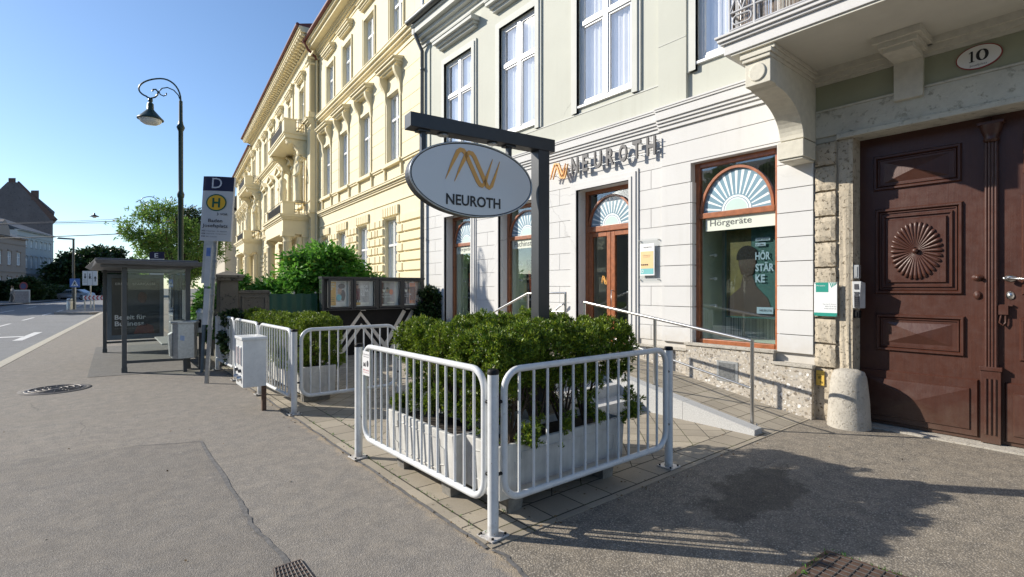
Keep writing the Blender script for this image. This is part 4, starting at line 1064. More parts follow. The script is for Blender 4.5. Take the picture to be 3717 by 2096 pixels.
for k, (ya_, zt_) in enumerate(((4.07, .155), (4.37, .30), (4.68, .44))): m.box((4.3, ya_, zt_ - .15 if k else -.02), (5.415, 5.0 - .002 * k, zt_))
for k in range(4): m.box((5.45, 6.602 + .32 * k, -.02), (6.62, 6.602 + .32 * (k + 1), .56 - .13 * (k + 1) + .01))
struct('entrance_steps', m, GRANITE)
def handrail(name, label, build):
    t = thing(name, label, 'handrail', (5.65, 4, .0)); build(t); return t
def hr1(t):
    m = MB(); m.tube([(5.65, 5.22, 1.38), (5.65, 2.70, 1.0)], .021, 12); m.build('top_rail', STEEL, t)
    m = MB(); m.tube([(5.65, 5.20, .98), (5.65, 2.70, .47)], .013, 10); m.build('mid_rail', STEEL, t)
    for y_, z_ in ((2.69, .06), (3.97, .30), (5.22, .56)):
        top = 1.0 + (y_ - 2.7) * .151; m = MB(); m.tube([(5.65, y_, z_), (5.65, y_, top + .012)], .021, 12); m.box((5.60, y_ - .05, z_), (5.70, y_ + .05, z_ + .006))
        for dx in (-.035, .035): m.lathe([(.008, 0), (.008, .012), (0, .014)], (5.65 + dx, y_ - .035, z_ + .006), 6)
        m.build('rail_post', STEEL, t)
handrail('ramp_handrail', 'stainless handrail sloping down along the granite ramp kerb', hr1)
def hr2(t):
    m = MB(); m.tube([(5.63, 5.60, 1.22), (5.63, 5.60, 1.515), (5.63, 6.50, 1.50), (5.63, 7.8, 1.02)], .019, 12); m.build('top_rail', STEEL, t)
    m = MB(); m.tube([(5.63, 5.60, 1.22), (5.63, 6.50, 1.20), (5.63, 7.8, .72)], .013, 10); m.build('mid_rail', STEEL, t)
    for y_, z_, t_ in ((5.60, .56, 1.5), (6.50, .56, 1.5), (7.8, .05, 1.02)):
        m = MB(); m.tube([(5.63, y_, z_), (5.63, y_, t_)], .019, 12); m.build('rail_post', STEEL, t)
handrail('step_handrail', 'stainless handrail of the entrance landing sloping down left behind the sign post', hr2)
t = thing('wall_handrail', 'short sloping stainless grab rail on the white wall left of the shop door', 'handrail', (6.6, 6.9, 1.0))
m = MB(FM); m.tube([(7.25, .09, .95), (6.72, .09, 1.27), (6.66, .08, 1.30), (6.66, .05, 1.26)], .018, 10); m.build('rail', STEEL, t)
m = MB(FM)
for s_, z_ in ((6.85, 1.17), (7.15, 1.0)): m.tube([(s_, -.01, z_ - .06), (s_, .05, z_ - .06), (s_, .09, z_)], .009, 8); m.tube([(s_, -.01, z_ - .06), (s_, .005, z_ - .06)], .03, 10)
m.build('bracket', STEEL, t)

# ------------------------------------------------------------------ yellow palace along the street
YM = frame((7.0, 12.1), R(3.5))
u_ = Vector((sin(R(3.5)), cos(R(3.5)), 0))
WFp = Vector((7.0, 12.1, 0)) + u_ * 11.35
WM = frame((WFp.x, WFp.y), R(4.9))
YB = thing('yellow_palace', 'long pale yellow stuccoed palace with columned porticoes, balconies and dark red roof edge', 'building', (7.2, 16, 0))
YPANE = pane_mat('sky_tinted_pane', (.24, .32, .42), .015, .62)  # base colour painted pale blue to imitate reflected sky

def win_unit(M, s0, s1, z0, z1, parent, off=-.12, ztf=.64, pane=None, sill=True):
    f = MB(M); t = .055; mid = (s0 + s1) / 2; zt = z0 + (z1 - z0) * ztf; o0, o1 = off - .06, off
    f.box((s0, o0, z0), (s0 + t, o1, z1)); f.box((s1 - t, o0, z0), (s1, o1, z1)); f.box((s0 + t, o0, z0), (s1 - t, o1, z0 + t)); f.box((s0 + t, o0, z1 - t), (s1 - t, o1, z1))
    f.box((mid - .04, o0, z0 + t), (mid + .04, o1 + .015, z1 - t)); f.box((s0 + t, o0, zt - .035), (mid - .04, o1 + .02, zt + .035)); f.box((mid + .04, o0, zt - .035), (s1 - t, o1 + .02, zt + .035))
    for a, b in ((s0 + t, mid - .04), (mid + .04, s1 - t)):
        for c, d in ((z0 + t, zt - .035), (zt + .035, z1 - t)):
            f.box((a, o0, c), (a + .03, o1 - .01, d)); f.box((b - .03, o0, c), (b, o1 - .01, d))
    fo = f.build('window', WFRAME, parent)
    m = MB(M); m.box((s0 + t, o0 + .01, z0 + t), (s1 - t, o0 + .02, z1 - t)); m.build('pane', pane or YPANE, fo)
    return fo

def scroll(m, s, w_, z0, z1, d0, d1):
    """S-shaped console: deep at the top, tapering down"""
    pr = []
    for k in range(13):
        t_ = k / 12; z = z1 - (z1 - z0) * t_
        d = d0 + (d1 - d0) * (1 - t_) ** 1.3 + .035 * sin(t_ * pi * 3) * (1 - t_ * .5)
        pr.append((max(.02, d), z))
    m.prism([(0.0, z1)] + [p for p in pr] + [(0.0, z0)], s - w_ / 2, s + w_ / 2, 0)

def hood(m, s0, s1, z, d=.34, e=.16):
    for k, (z0, z1, f_) in enumerate(((0, .05, .45), (.05, .12, .62), (.12, .20, .85), (.20, .235, 1.0))):
        m.box((s0 - e * f_, -.01, z + z0), (s1 + e * f_, d * f_, z + z1))
    # sloped lead cover
    m.hexa([(s0 - e, -.01, z + .236), (s1 + e, -.01, z + .236), (s1 + e, d, z + .236), (s0 - e, d, z + .236)], [(s0 - e, -.01, z + .30), (s1 + e, -.01, z + .30), (s1 + e, .02, z + .30), (s0 - e, .02, z + .30)])

def y_surround(m, s0, s1, z0, z1, d=.04, w_=.11):
    m.box((s0 - w_, -.01, z0), (s0, d, z1 + w_)); m.box((s1, -.01, z0), (s1 + w_, d, z1 + w_)); m.box((s0, -.01, z1), (s1, d, z1 + w_))
    m.box((s0 - w_ - .015, -.01, z0), (s0 - w_ + .03, d + .02, z1 + w_)); m.box((s1 + w_ - .03, -.01, z0), (s1 + w_ + .015, d + .02, z1 + w_))

def yellow_section(M, s0, s1, W0, W1, W2, hw=.51, top=13.0, pediments=False, cut=None):
    og = [(c - hw, c + hw, 1.5, 3.79) for c in W0]; o1 = [(c - hw, c + hw, 5.58, 7.75) for c in W1]; o2 = [(c - hw, c + hw, 9.40, 11.15) for c in W2]
    m = MB(M); wallgrid(m, s0, s1, 0, 12.1, og + o1 + o2, -.4, 0); m.build('wall', YEL, YB)
    zs = [.9 + .296 * k for k in range(11)]
    def jn(r_):
        out = []
        for o in og: out += [o[0] - (.30 if r_ % 2 else .52), o[1] + (.30 if r_ % 2 else .52)]
        for c in W0: out += [c + 1.25]
        return sorted(out)
    m = MB(M); blocks(m, s0, s1, zs, [(a - .03, b + .03, c - .1, d) for a, b, c, d in og], -.02, .062, .042, jn, .024)
    for a, b, c, d in og:
        for k in range(7):
            t_ = (a + b) / 2 + (k - 3) * .20; 
            m.pyr(t_ - .09, t_ + .09, 3.87, 4.18, -.02, .07, .018)
    m.build('pillowed_rustication', YEL, YB)
    m = MB(M); blocks(m, s0, s1, [5.56 + .43 * k for k in range(8)], [(a - .13, b + .13, c, d + 1.2) for a, b, c, d in o1], -.02, .018, .014); m.build('grooved_course', YEL, YB)
    m = MB(M)   # belts
    for z0, z1, d in ((4.30, 4.36, .03), (4.78, 4.84, .05), (4.84, 4.90, .09), (4.90, 4.96, .15), (4.96, 4.985, .17), (5.44, 5.50, .05), (5.50, 5.545, .085),
                      (8.86, 8.91, .03), (9.04, 9.10, .06), (9.10, 9.19, .13), (9.19, 9.27, .20), (9.27, 9.30, .22), (11.95, 12.0, .03)):
        m.box((s0, -.01, z0), (s1, d, z1))
    for c in W1:
        m.box((c - .70, -.01, 4.985), (c - .62, .07, 5.44)); m.box((c + .62, -.01, 4.985), (c + .70, .07, 5.44)); m.box((c - .72, .05, 5.443), (c + .72, .13, 5.55))
    m.build('string_course', YTRIM, YB)
    for a, b, c, d in og: win_unit(M, a, b, c, d, YB)
    for a, b, c, d in o1:
        win_unit(M, a, b, c, d, YB)
        m = MB(M); y_surround(m, a, b, c, d)
        if pediments:
            m.box((a - .2, -.01, 8.0), (b + .2, .20, 8.10)); 
            mid = (a + b) / 2
            m.prism([(a - .24, 8.10), (b + .24, 8.10), (mid, 8.42)], -.01, .16, 1); m.prism([(a - .30, 8.10), (a - .22, 8.10), (mid, 8.40), (b + .22, 8.10), (b + .30, 8.10), (mid, 8.50)], -.01, .27, 1)
            for q in (a - .09, b + .09): scroll(m, q, .10, 7.6, 8.0, .02, .14)
        else:
            hood(m, a - .1, b + .1, 8.34, .36)
            for q in (a - .085, b + .085): scroll(m, q, .13, 7.45, 8.34, .03, .27)
        m.build('window_hood', YTRIM, YB)
    for a, b, c, d in o2:
        win_unit(M, a, b, c, d, YB)
        m = MB(M); y_surround(m, a, b, c, d, .035, .09)
        hood(m, a - .06, b + .06, 11.5, .26, .12)
        if pediments:
            for q in (a - .07, b + .07): scroll(m, q, .10, 11.15, 11.5, .02, .16)
        m.build('window_hood', YTRIM, YB)

def crown_cornice(M, s0, s1, z, d, big):
    m = MB(M)
    if big:
        m.box((s0, -.01, z - .9), (s1, .04, z - .84)); m.box((s0, -.01, z - .40), (s1, .12, z - .36))
        m.box((s0, -.01, z - .14), (s1, d * .86, z - .09)); m.box((s0, -.01, z - .09), (s1, d * .92, z)); m.box((s0, -.01, z), (s1, d, z + .10))
    else:
        m.box((s0, -.01, z - .42), (s1, .08, z - .36)); m.box((s0, -.01, z - .26), (s1, .18, z - .18)); m.box((s0, -.01, z - .18), (s1, d * .75, z - .05)); m.box((s0, -.01, z - .05), (s1, d * .92, z + .04)); m.box((s0, -.01, z + .04), (s1, d, z + .1))
    m.build('crown_cornice', YTRIM, YB)
    m = MB(M)
    if big:
        n_ = int((s1 - s0 - .2) / .36)
        for k in range(n_):
            s_ = s0 + .12 + k * .36
            m.prism([(.0, z - .142), (d * .84, z - .142), (d * .84, z - .20), (d * .70, z - .26), (d * .5, z - .25), (d * .32, z - .33), (.10, z - .35), (0, z - .35)], s_, s_ + .17, 0)
    else:
        n_ = int((s1 - s0) / .13)
        for k in range(n_): m.box((s0 + .02 + k * .13, -.01, z - .355), (s0 + .09 + k * .13, .15, z - .265))
    m.build('modillion_row', YTRIM, YB)
    m = MB(M)
    m.hexa([(s0, -7, z + .101), (s1, -7, z + .101), (s1, d + .04, z + .101), (s0, d + .04, z + .101)], [(s0, -6, z + 2.2), (s1, -6, z + 2.2), (s1, d + .0, z + .17), (s0, d + .0, z + .17)])
    m.tube([(s0, d + .05, z + .14), (s1, d + .05, z + .14)], .075, 8)
    m.build('roof', ROOFRED, YB)

yellow_section(YM, .02, 11.35, [2.87, 5.48, 7.9, 10.25], [2.63, 5.16, 7.61, 9.95], [2.40, 4.82, 7.25, 9.5])
m = MB(YM); m.box((.02, -9, 0), (.12, -.4, 12.1)); m.box((.12, -.9, 4.8), (11.2, -.41, 4.9)); m.box((.12, -.9, 9), (11.2, -.41, 9.1)); m.box((.12, -1.6, 0), (11.2, -1.5, 12)); m.build('inner_wall', YEL, YB)
crown_cornice(YM, -.3, 11.5, 12.55, .58, False)
wc = [1.75 + 2.75 * k for k in range(7)]
yl0, yl1 = 0.0, 19.6
WM2 = WM @ Matrix.Translation((0, .35, 0))
yellow_section(WM2, yl0, yl1, wc, wc, wc, .50, pediments=True)
crown_cornice(WM2, yl0 - .55, yl1 + .4, 12.95, .62, True)
m = MB(WM2); m.box((0.002, -9, 0), (.2, -.4, 12.9)); m.box((yl1 - .2, -9, 0), (yl1, -.4, 12.9)); m.box((0, -.4, 12.1), (yl1, 0, 12.9)); m.box((.3, -1.6, 0), (yl1 - .3, -1.5, 12)); m.build('side_wall', YEL, YB)
for s_ in (.0, 3.75, 15.4, yl1 - .5):      # corner pilasters with capitals
    m = MB(WM2)
    m.box((s_, -.01 if s_ else -.4, 9.31), (s_ + .46, .07, 12.05))
    m.box((s_ - .04, -.01 if s_ else -.4, 9.31), (s_ + .50, .11, 9.55)); m.box((s_ - .03, -.01 if s_ else -.4, 11.7), (s_ + .49, .12, 11.78)); m.box((s_ - .06, -.01 if s_ else -.4, 11.95), (s_ + .52, .16, 12.04))
    for k in range(3): m.lathe([(0, 0), (.09, .03), (.10, .1), (.06, .16), (0, .17)], (s_ + .08 + .15 * k, .09, 11.78), 8)
    m.build('corner_pilaster', YTRIM, YB)
m = MB(WM2); m.box((-.05, -.4, 5.0), (.45, .05, 8.8)); m.build('corner_pilaster', YTRIM, YB)
m = MB(WM2); m.box((yl1 - .5, -.01, 5.0), (yl1 + .05, .05, 8.8)); m.build('corner_pilaster', YTRIM, YB)
IRON = plain('dark_wrought_iron', (.03, .03, .03), .5)
def statue(m, s, o, z, h, flip=1):
    k = h / 1.75
    m.lathe([(.24, 0), (.24, .10), (.20, .12)], (s, o, z), 12)
    z += .12
    pr = [(.20, 0), (.19, .1), (.17, .4), (.19, .75), (.20, .92), (.15, 1.12), (.18, 1.28), (.20, 1.38), (.13, 1.46), (.065, 1.50), (.06, 1.55)]
    n_ = 18; vs = []
    for r_, zz in pr:
        for q in range(n_):
            a_ = 2 * pi * q / n_; rr_ = r_ * k * (1 + (.09 * sin(a_ * 6 + zz * 3) if zz < 1.0 else .02 * sin(a_ * 5)))
            sh = .05 * k * sin(zz * 2.2) * flip
            vs.append((s + rr_ * cos(a_) + sh, o + rr_ * sin(a_) * .85, z + zz * k))
    m.add(vs, [(i * n_ + q, i * n_ + (q + 1) % n_, (i + 1) * n_ + (q + 1) % n_, (i + 1) * n_ + q) for i in range(len(pr) - 1) for q in range(n_)], True)
    hx = s + .05 * k * sin(1.6 * 2.2) * flip
    m.lathe([(0, 0), (.07 * k, .04 * k), (.085 * k, .12 * k), (.075 * k, .2 * k), (0, .245 * k)], (hx, o + .01, z + 1.54 * k), 12)
    m.lathe([(0, 0), (.09 * k, .03 * k), (.08 * k, .1 * k), (0, .13 * k)], (hx, o - .03, z + 1.66 * k), 10)
    m.tube([(s + .17 * k * flip, o, z + 1.36 * k), (s + .27 * k * flip, o + .06, z + 1.42 * k), (s + .17 * k * flip, o + .05, z + 1.72 * k), (s + .05 * k * flip, o, z + 1.84 * k)], [.06 * k, .05 * k, .042 * k, .035 * k], 8)
    m.tube([(s - .17 * k * flip, o, z + 1.36 * k), (s - .25 * k * flip, o + .05, z + 1.10 * k), (s - .16 * k * flip, o + .17 * k, z + .95 * k), (s - .02, o + .19 * k, z + 1.0 * k)], [.06 * k, .05 * k, .042 * k, .035 * k], 8)

def portico(M, a, b, d=1.08):
    # M: wing frame with origin on the wing wall plane; columns stand d in front of it
    for s_ in (a + .25, b - .25):
        m = MB(M)
        for o in (d - .22,):
            m.lathe([(.27, 0), (.27, .25), (.22, .30), (.205, .4), (.20, 1.6), (.185, 3.45), (.21, 3.48), (.18, 3.5), (.185, 3.62), (.25, 3.72)], (s_, o, .2), 20)
            m.box((s_ - .27, o - .27, 3.92), (s_ + .27, o + .27, 4.02))
        m.box((s_ - .2, -.01, .2), (s_ + .2, .24, 3.9)); m.box((s_ - .25, -.01, 3.9), (s_ + .25, .30, 4.02)); m.lathe([(.17, .2), (.17, 3.9)], (s_, .34, 0), 16)
        m.build('portico_column', YTRIM, YB)
    m = MB(M)
    m.box((a, .0, 4.022), (b, d + .04, 4.12)); m.box((a + .03, .0, 4.12), (b - .03, d + .01, 4.66))
    for z0, z1, e in ((4.66, 4.72, .05), (4.72, 4.80, .10), (4.80, 4.88, .16), (4.88, 4.90, .18)): m.box((a - e, .0, z0), (b + e, d + e, z1))
    m.build('portico_entablature', YTRIM, YB)
    def parapet(z0, z1, dd, a, b):
        m = MB(M); pw = .50
        m.box((a, .0, z0), (b, dd, z0 + .06))
        m.box((a, dd - .5, z0 + .06), (a + .12, dd, z1 - .05)); m.box((a + .12, dd - .12, z0 + .06), (a + pw, dd, z1 - .05))
        m.box((b - pw, dd - .12, z0 + .06), (b, dd, z1 - .05)); m.box((b - .12, dd - .5, z0 + .06), (b, dd - .12, z1 - .05))
        for (x0, x1, y0, y1) in ((a - .03, a + .15, dd - .53, dd + .03), (a + .15, a + pw + .03, dd - .15, dd + .03), (b - pw - .03, b - .15, dd - .15, dd + .03), (b - .15, b + .03, dd - .53, dd + .03)): m.box((x0, y0, z1 - .05), (x1, y1, z1))
        m.box((a, .0, z0 + .06), (a + .1, .12, z1 - .05)); m.box((b - .1, .0, z0 + .06), (b, .12, z1 - .05))
        for side in (a, b - .02): m.box((side + (.0 if side == a else .0), .15, z0 + .1), (side + .015, dd - .55, z0 + .12))
        m.build('balcony_parapet', YTRIM, YB)
        m = MB(M)
        for s_ in (a + .05, b - .05):
            for zz in (z0 + .1, z0 + .25, z1 - .12, z1 - .02, z1 + .04): m.tube([(s_, .12, zz), (s_, dd - .5, zz)], .013, 6)
            for k in range(4): m.tube([(s_, .16 + k * (dd - .68) / 3, z0 + .08), (s_, .16 + k * (dd - .68) / 3, z1)], .012, 6)
        for zz in (z0 + .1, z1 - .06, z1 + .05): m.tube([(a + pw, dd - .06, zz), (b - pw, dd - .06, zz)], .014, 6)
        n_ = int((b - a - 2 * pw) / .09)
        for k in range(n_ + 1): m.tube([(a + pw + k * .09, dd - .06, z0 + .08), (a + pw + k * .09, dd - .06, z1 - .05)], .011, 6)
        m.build('balcony_grille', IRON, YB)
    parapet(4.90, 5.50, d + .02, a + .03, b - .03)
    # upper balcony with consoles, figures below
    ub, ua_ = b - .25, a + .25; ud = d - .08
    m = MB(M); m.box((ua_, .0, 8.42), (ub, ud - .04, 8.55))
    for z0, z1, e in ((8.55, 8.62, .0), (8.62, 8.68, .04)): m.box((ua_ - e, .0, z0), (ub + e, ud + e, z1))
    for s_ in (ua_ + .25, ub - .25):
        pr = [(0, 8.42), (ud - .12, 8.42), (ud - .10, 8.33), (ud - .18, 8.24), (ud - .32, 8.22), (ud - .45, 8.16), (.45, 7.98), (.33, 7.80), (.20, 7.66), (.0, 7.60)]
        m.prism(pr, s_ - .16, s_ + .16, 0)
        for c_, r_ in ((ud - .25, .12), (.25, .16)):
            zz = 8.30 if c_ > .5 else 7.88
            m.tube([(s_ - .19, c_, zz), (s_ + .19, c_, zz)], r_, 14)
        m.tube([(s_ - .175, .30, 8.2), (s_ + .175, .30, 8.2)], .10, 12)
    m.build('balcony_console', YTRIM, YB)
    parapet(8.68, 9.30, ud, ua_, ub)
    for s_, fl in ((ua_ + .25, 1), (ub - .25, -1)): m = MB(M); statue(m, s_, .34, 5.5, 2.05, fl); m.build('caryatid_figure', YTRIM, YB)
portico(WM2, .45, 5.35)
portico(WM2, 14.6, 19.5)
# farther section with lower roof
Fp = WM @ Vector((19.6, 0, 0)); FMx = frame((Fp.x, Fp.y), R(5.6))
yellow_section(FMx, .0, 16, [1.6 + 2.75 * k for k in range(5)], [1.6 + 2.75 * k for k in range(5)], [1.6 + 2.75 * k for k in range(5)], .50)
crown_cornice(FMx, .0, 16, 12.4, .55, False)
m = MB(YM); m.tube([(11.28, .12, .3), (11.28, .12, 12.0), (11.28, .35, 12.25), (11.28, .62, 12.55)], .05, 8); m.build('downpipe', YTRIM, YB)
m = MB(YM); m.tube([(11.28, .12, 11.9), (11.28, .17, 12.05), (11.28, .5, 12.3), (11.28, .66, 12.6)], .055, 8); m.build('downpipe_bend', ROOFRED, YB)
m = MB(YM)
for s_ in (.25,): m.tube([(s_, .14, .3), (s_, .14, 12.0)], .045, 8)
m.build('rain_pipe', GALV, YB)

# farther terrace beyond the palace
FB = thing('terrace_house', 'pale grey-beige town house far down the street beyond the yellow palace', 'building', (12, 60, 0))
Gp = FMx @ Vector((17.5, 0, 0)); GMx = frame((Gp.x, Gp.y), R(6.0))
m = MB(GMx); ops = [(1.0 + 2.2 * k, 1.9 + 2.2 * k, z, z + 1.7) for k in range(10) for z in (1.2, 4.4, 7.4)]
wallgrid(m, 0, 24, 0, 9.8, ops, -.4, 1.0); m.box((0, -8, 0), (.2, -.4, 9.8)); m.box((0, .9, 9.8), (24, 1.4, 10.1)); m.build('wall', plain('grey_beige_render', (.50, .45, .36), .9, var=.08, dirt=.2), FB)
m = MB(GMx); m.hexa([(0, -7, 10.1), (24, -7, 10.1), (24, 1.5, 10.1), (0, 1.5, 10.1)], [(0, -5, 13), (24, -5, 13), (24, -2, 13), (0, -2, 13)]); m.build('roof', ZINC, FB)
for o in ops[:15]: win_unit(GMx, o[0], o[1], o[2], o[3], FB, .8)
m = MB(GMx); m.box((.3, -.3, 0), (23.5, -.2, 9.7)); m.build('inner_wall', DARKIN, FB)
# -------- buildings on the far left of the street
def far_building(name, label, p0, ang, L, H_, wallc, roofc, wins, depth=14, roofh=3.0, extra=None):
    t = thing(name, label, 'building', (p0[0], p0[1], 0))
    M = frame(p0, R(ang)) @ Matrix.Scale(-1, 4, (0, 1, 0))   # +y now points to the other side (towards the street from the left)
    ops = []
    for (z0, z1, n_, w_, mg) in wins:
        st = (L - 2 * mg) / n_
        ops += [(mg + st * (k + .5) - w_ / 2, mg + st * (k + .5) + w_ / 2, z0, z1) for k in range(n_)]
    m = MB(M); wallgrid(m, 0, L, 0, H_, ops, -.35, 0); m.box((0, -depth, 0), (.3, -.35, H_)); m.box((L - .3, -depth, 0), (L, -.35, H_)); m.box((0, -.35, H_), (L, .35, H_ + .15)); m.box((0, -.01, H_ - .9), (L, .12, H_ - .75))
    for z_ in (3.9,): m.box((0, -.01, z_), (L, .15, z_ + .2))
    m.build('wall', wallc, t)
    m = MB(M); m.hexa([(0, -depth, H_ + .15), (L, -depth, H_ + .15), (L, .5, H_ + .15), (0, .5, H_ + .15)], [(0, -depth / 2 - 1, H_ + .15 + roofh), (L, -depth / 2 - 1, H_ + .15 + roofh), (L, -depth / 2, H_ + .15 + roofh), (0, -depth / 2, H_ + .15 + roofh)]); m.build('roof', roofc, t)
    m = MB(M); m.box((.4, -1.0, 0), (L - .4, -.9, H_ - .1)); m.build('inner_wall', DARKIN, t)
    for o in ops:
        f = MB(M); a, b, z0, z1 = o
        f.box((a, -.2, z0), (a + .12, -.1, z1)); f.box((b - .12, -.2, z0), (b, -.1, z1)); f.box((a, -.2, z0), (b, -.1, z0 + .12)); f.box((a, -.2, z1 - .12), (b, -.1, z1)); f.box(((a + b) / 2 - .06, -.2, z0), ((a + b) / 2 + .06, -.09, z1)); f.box((a, -.2, z0 + (z1 - z0) * .6), (b, -.088, z0 + (z1 - z0) * .6 + .1))
        w0 = f.build('window', WFRAME, t); f = MB(M); f.box((a + .1, -.19, z0 + .1), (b - .1, -.17, z1 - .1)); f.build('pane', PANE2, w0)
        f = MB(M); f.box((a - .15, -.01, z1 + .05), (b + .15, .18, z1 + .25)); f.box((a - .1, -.01, z0 - .15), (b + .1, .12, z0)); f.build('window_trim', wallc, t)
    return t, M
BW = plain('cool_white_render', (.52, .52, .50), .9, var=.06, dirt=.15)
BP = plain('pinkish_beige_render', (.36, .29, .24), .9, var=.08, dirt=.15)
tw_, Mw = far_building('white_townhouse', 'white two-storey town house with a columned porch, right of the low beige house far left', (-10.9, 117), 15.0, 14.3, 11.2, BW, plain('slate_roof', (.06, .07, .085), .6), [(5.0, 7.0, 7, .8, .6), (8.6, 9.8, 7, .8, .6), (1.0, 3.0, 6, .8, .6)])
m = MB(Mw)
for k in range(4): m.lathe([(.35, 0), (.28, .3), (.26, 3.6), (.36, 3.9)], (8.6 + k * 1.6, 1.7, 0), 12)
m.box((8.1, .0, 3.9), (13.9, 2.2, 4.9)); m.build('porch', BW, tw_)
tp_, Mp = far_building('beige_townhouse', 'low pinkish beige house with arched gable ornament at the left edge', (-16.5, 86), 16.5, 25.3, 9.0, BP, plain('slate_roof_2', (.055, .06, .07), .6), [(5.0, 7.0, 9, 1.1, .8), (1.0, 3.2, 9, 1.1, .8)], depth=10, roofh=1.8)
m = MB(Mp); m.prism([(17.5, 9.15), (20.5, 9.15), (20.3, 10.3), (19.6, 11.2), (19.0, 11.6), (18.4, 11.2), (17.7, 10.3)], -.4, .1, 1); m.build('gable_ornament', BP, tp_)
# tall gabled house behind
t = thing('gabled_house', 'tall dark grey house with steep bare gable wall behind the white town house', 'building', (-16, 145, 0))
u0 = Vector((.787, -.617, 0)); 
GDM = Matrix(((.787, -.12, 0, -16.3), (-.617, .99, 0, 149.9), (0, 0, 1, 0), (0, 0, 0, 1)))
GW = stone_mat('grey_rough_gable', (.13, .12, .125), (.07, .065, .07), 1.2, .5)
m = MB(GDM); m.prism([(-9, 0), (10.6, 0), (10.6, 15.6), (11.0, 17.5), (7.6, 20.4), (7.4, 21.6), (6.2, 21.6), (5.6, 21.3), (3.4, 23.7), (1.2, 23.8), (-1.5, 21.2), (-9, 14.5)], 0, 16, 1); m.build('gable_wall', GW, t)
m = MB(GDM); m.hexa([(10.0, -.2, 15.9), (11.6, -.2, 15.9), (11.6, 16, 15.9), (10.0, 16, 15.9)], [(3.3, -.2, 23.9), (3.6, -.2, 23.9), (3.6, 16, 23.9), (3.3, 16, 23.9)]); m.hexa([(6.1, -.1, 20), (7.7, -.1, 20), (7.7, 1.2, 20), (6.1, 1.2, 20)], [(6.1, -.1, 22.0), (7.7, -.1, 22.0), (7.7, 1.2, 22.0), (6.1, 1.2, 22.0)]); m.box((1.4, -.05, 23.7), (2.9, 1.2, 24.6)); m.build('roof', plain('brown_tile_roof', (.10, .06, .05), .8), t)

# ------------------------------------------------------------------ white railings
def rrect(w_, h_, r_, n_=6):
    P = []
    for cx, cz, a0 in ((w_ - r_, h_ - r_, 0), (r_, h_ - r_, 90), (r_, r_, 180), (w_ - r_, r_, 270)):
        for k in range(n_ + 1):
            a = R(a0 + 90 * k / n_); P.append((cx + r_ * cos(a), 0, cz + r_ * sin(a)))
    return P
def railing(w_, nb, label, loc, rz, group):
    t = thing('railing', label, 'railing', (0, 0, 0), 0, group)
    z0, h_ = .215, .845
    m = MB(); m.tube([(x, y, z + z0) for x, y, z in rrect(w_, h_, .13)], .0235, 12, closed=True); m.build('tube_frame', WPAINT, t)
    for k in range(nb):
        x = w_ * (k + 1) / (nb + 1) ; m = MB(); m.tube([(x, 0, z0 + .01), (x, 0, z0 + h_ - .01)], .0105, 8); m.build('bar', WPAINT, t)
    m = MB()
    for x, s_ in ((0, -1), (w_, 1)):
        for z in (z0 + .18, z0 + h_ - .2): m.tube([(x + s_ * .02, 0, z), (x + s_ * .045, 0, z)], .012, 8)
    m.build('bolt', BLACKP, t)
    t.location = loc; t.rotation_euler = (0, 0, rz)
    return t
GR = 'white tubular railing panels round the terrace'
P90 = R(90)
r1 = railing(1.80, 13, 'white railing panel at the front right, facing the driveway', (2.035, 2.585, 0), 0, GR)
r2 = railing(1.82, 15, 'white railing panel along the pavement with a small paper notice at its far end', (1.915, 2.68, 0), P90, GR)
r2.rotation_euler = (0, 0, atan2(1.98, -.05)); r2.location = (1.935, 2.665, 0)
r3 = railing(1.30, 10, 'white railing panel closing the left planter block towards the entrance path', (1.965, 6.66, 0), 0, GR)
r4 = railing(1.42, 11, 'white railing panel directly behind the white vending box', (1.865, 6.72, 0), P90 + .03, GR)
r5 = dup(r4, (1.82, 8.27, 0), P90 + .03, 'middle white railing panel between the vending box and the stone pillar')
r6 = dup(r4, (1.78, 9.80, 0), P90 + .03, 'farthest white railing panel ending at the soot-stained stone pillar')
m = MB(); m.box((1.66, -.028, .80), (1.80, -.024, 1.02)); nt_ = m.build('paper_notice', plain('laminated_white_paper', (.72, .72, .73), .3, var=.03), None)
nt_.parent = r2; ORG[nt_.name] = Vector((0, 0, 0))
# the notice faces the street side (local +y is towards -x in the world)
nt_.location = (0, .052, 0)
def on_notice(body, x, z, ww, hh, mat):
    o = text(body, x, z, ww, hh, Matrix.Identity(4), mat, 'notice_print', None, 0.0295, .001, flip=True); o.parent = nt_; o.location = (0, 0, 0)
    for v_ in o.data.vertices: v_.co.y = -.0235
NRED = plain('red_print', (.5, .04, .04), .5)
on_notice('ACHTUNG! PRIVATGRUND', 1.79, .985, .12, .011, GREYINK)
on_notice('Parken verboten', 1.785, .966, .11, .010, GREYINK)
on_notice('Räder werden', 1.79, .842, .12, .016, NRED)
on_notice('kostenpflichtig entfernt', 1.79, .822, .12, .011, NRED)
m = MB(); m.add([(1.70 + .022 * cos(k * pi / 6), -.0235, .91 + .03 * sin(k * pi / 6)) for k in range(12)], [tuple(range(12))]); m.add([(1.73, -.0235, .88), (1.79, -.0235, .88), (1.785, -.0235, .92), (1.765, -.0235, .905), (1.745, -.0235, .925)], [(0, 1, 2, 3, 4)])
o = m.build('notice_picture', GREYINK, None); o.parent = nt_
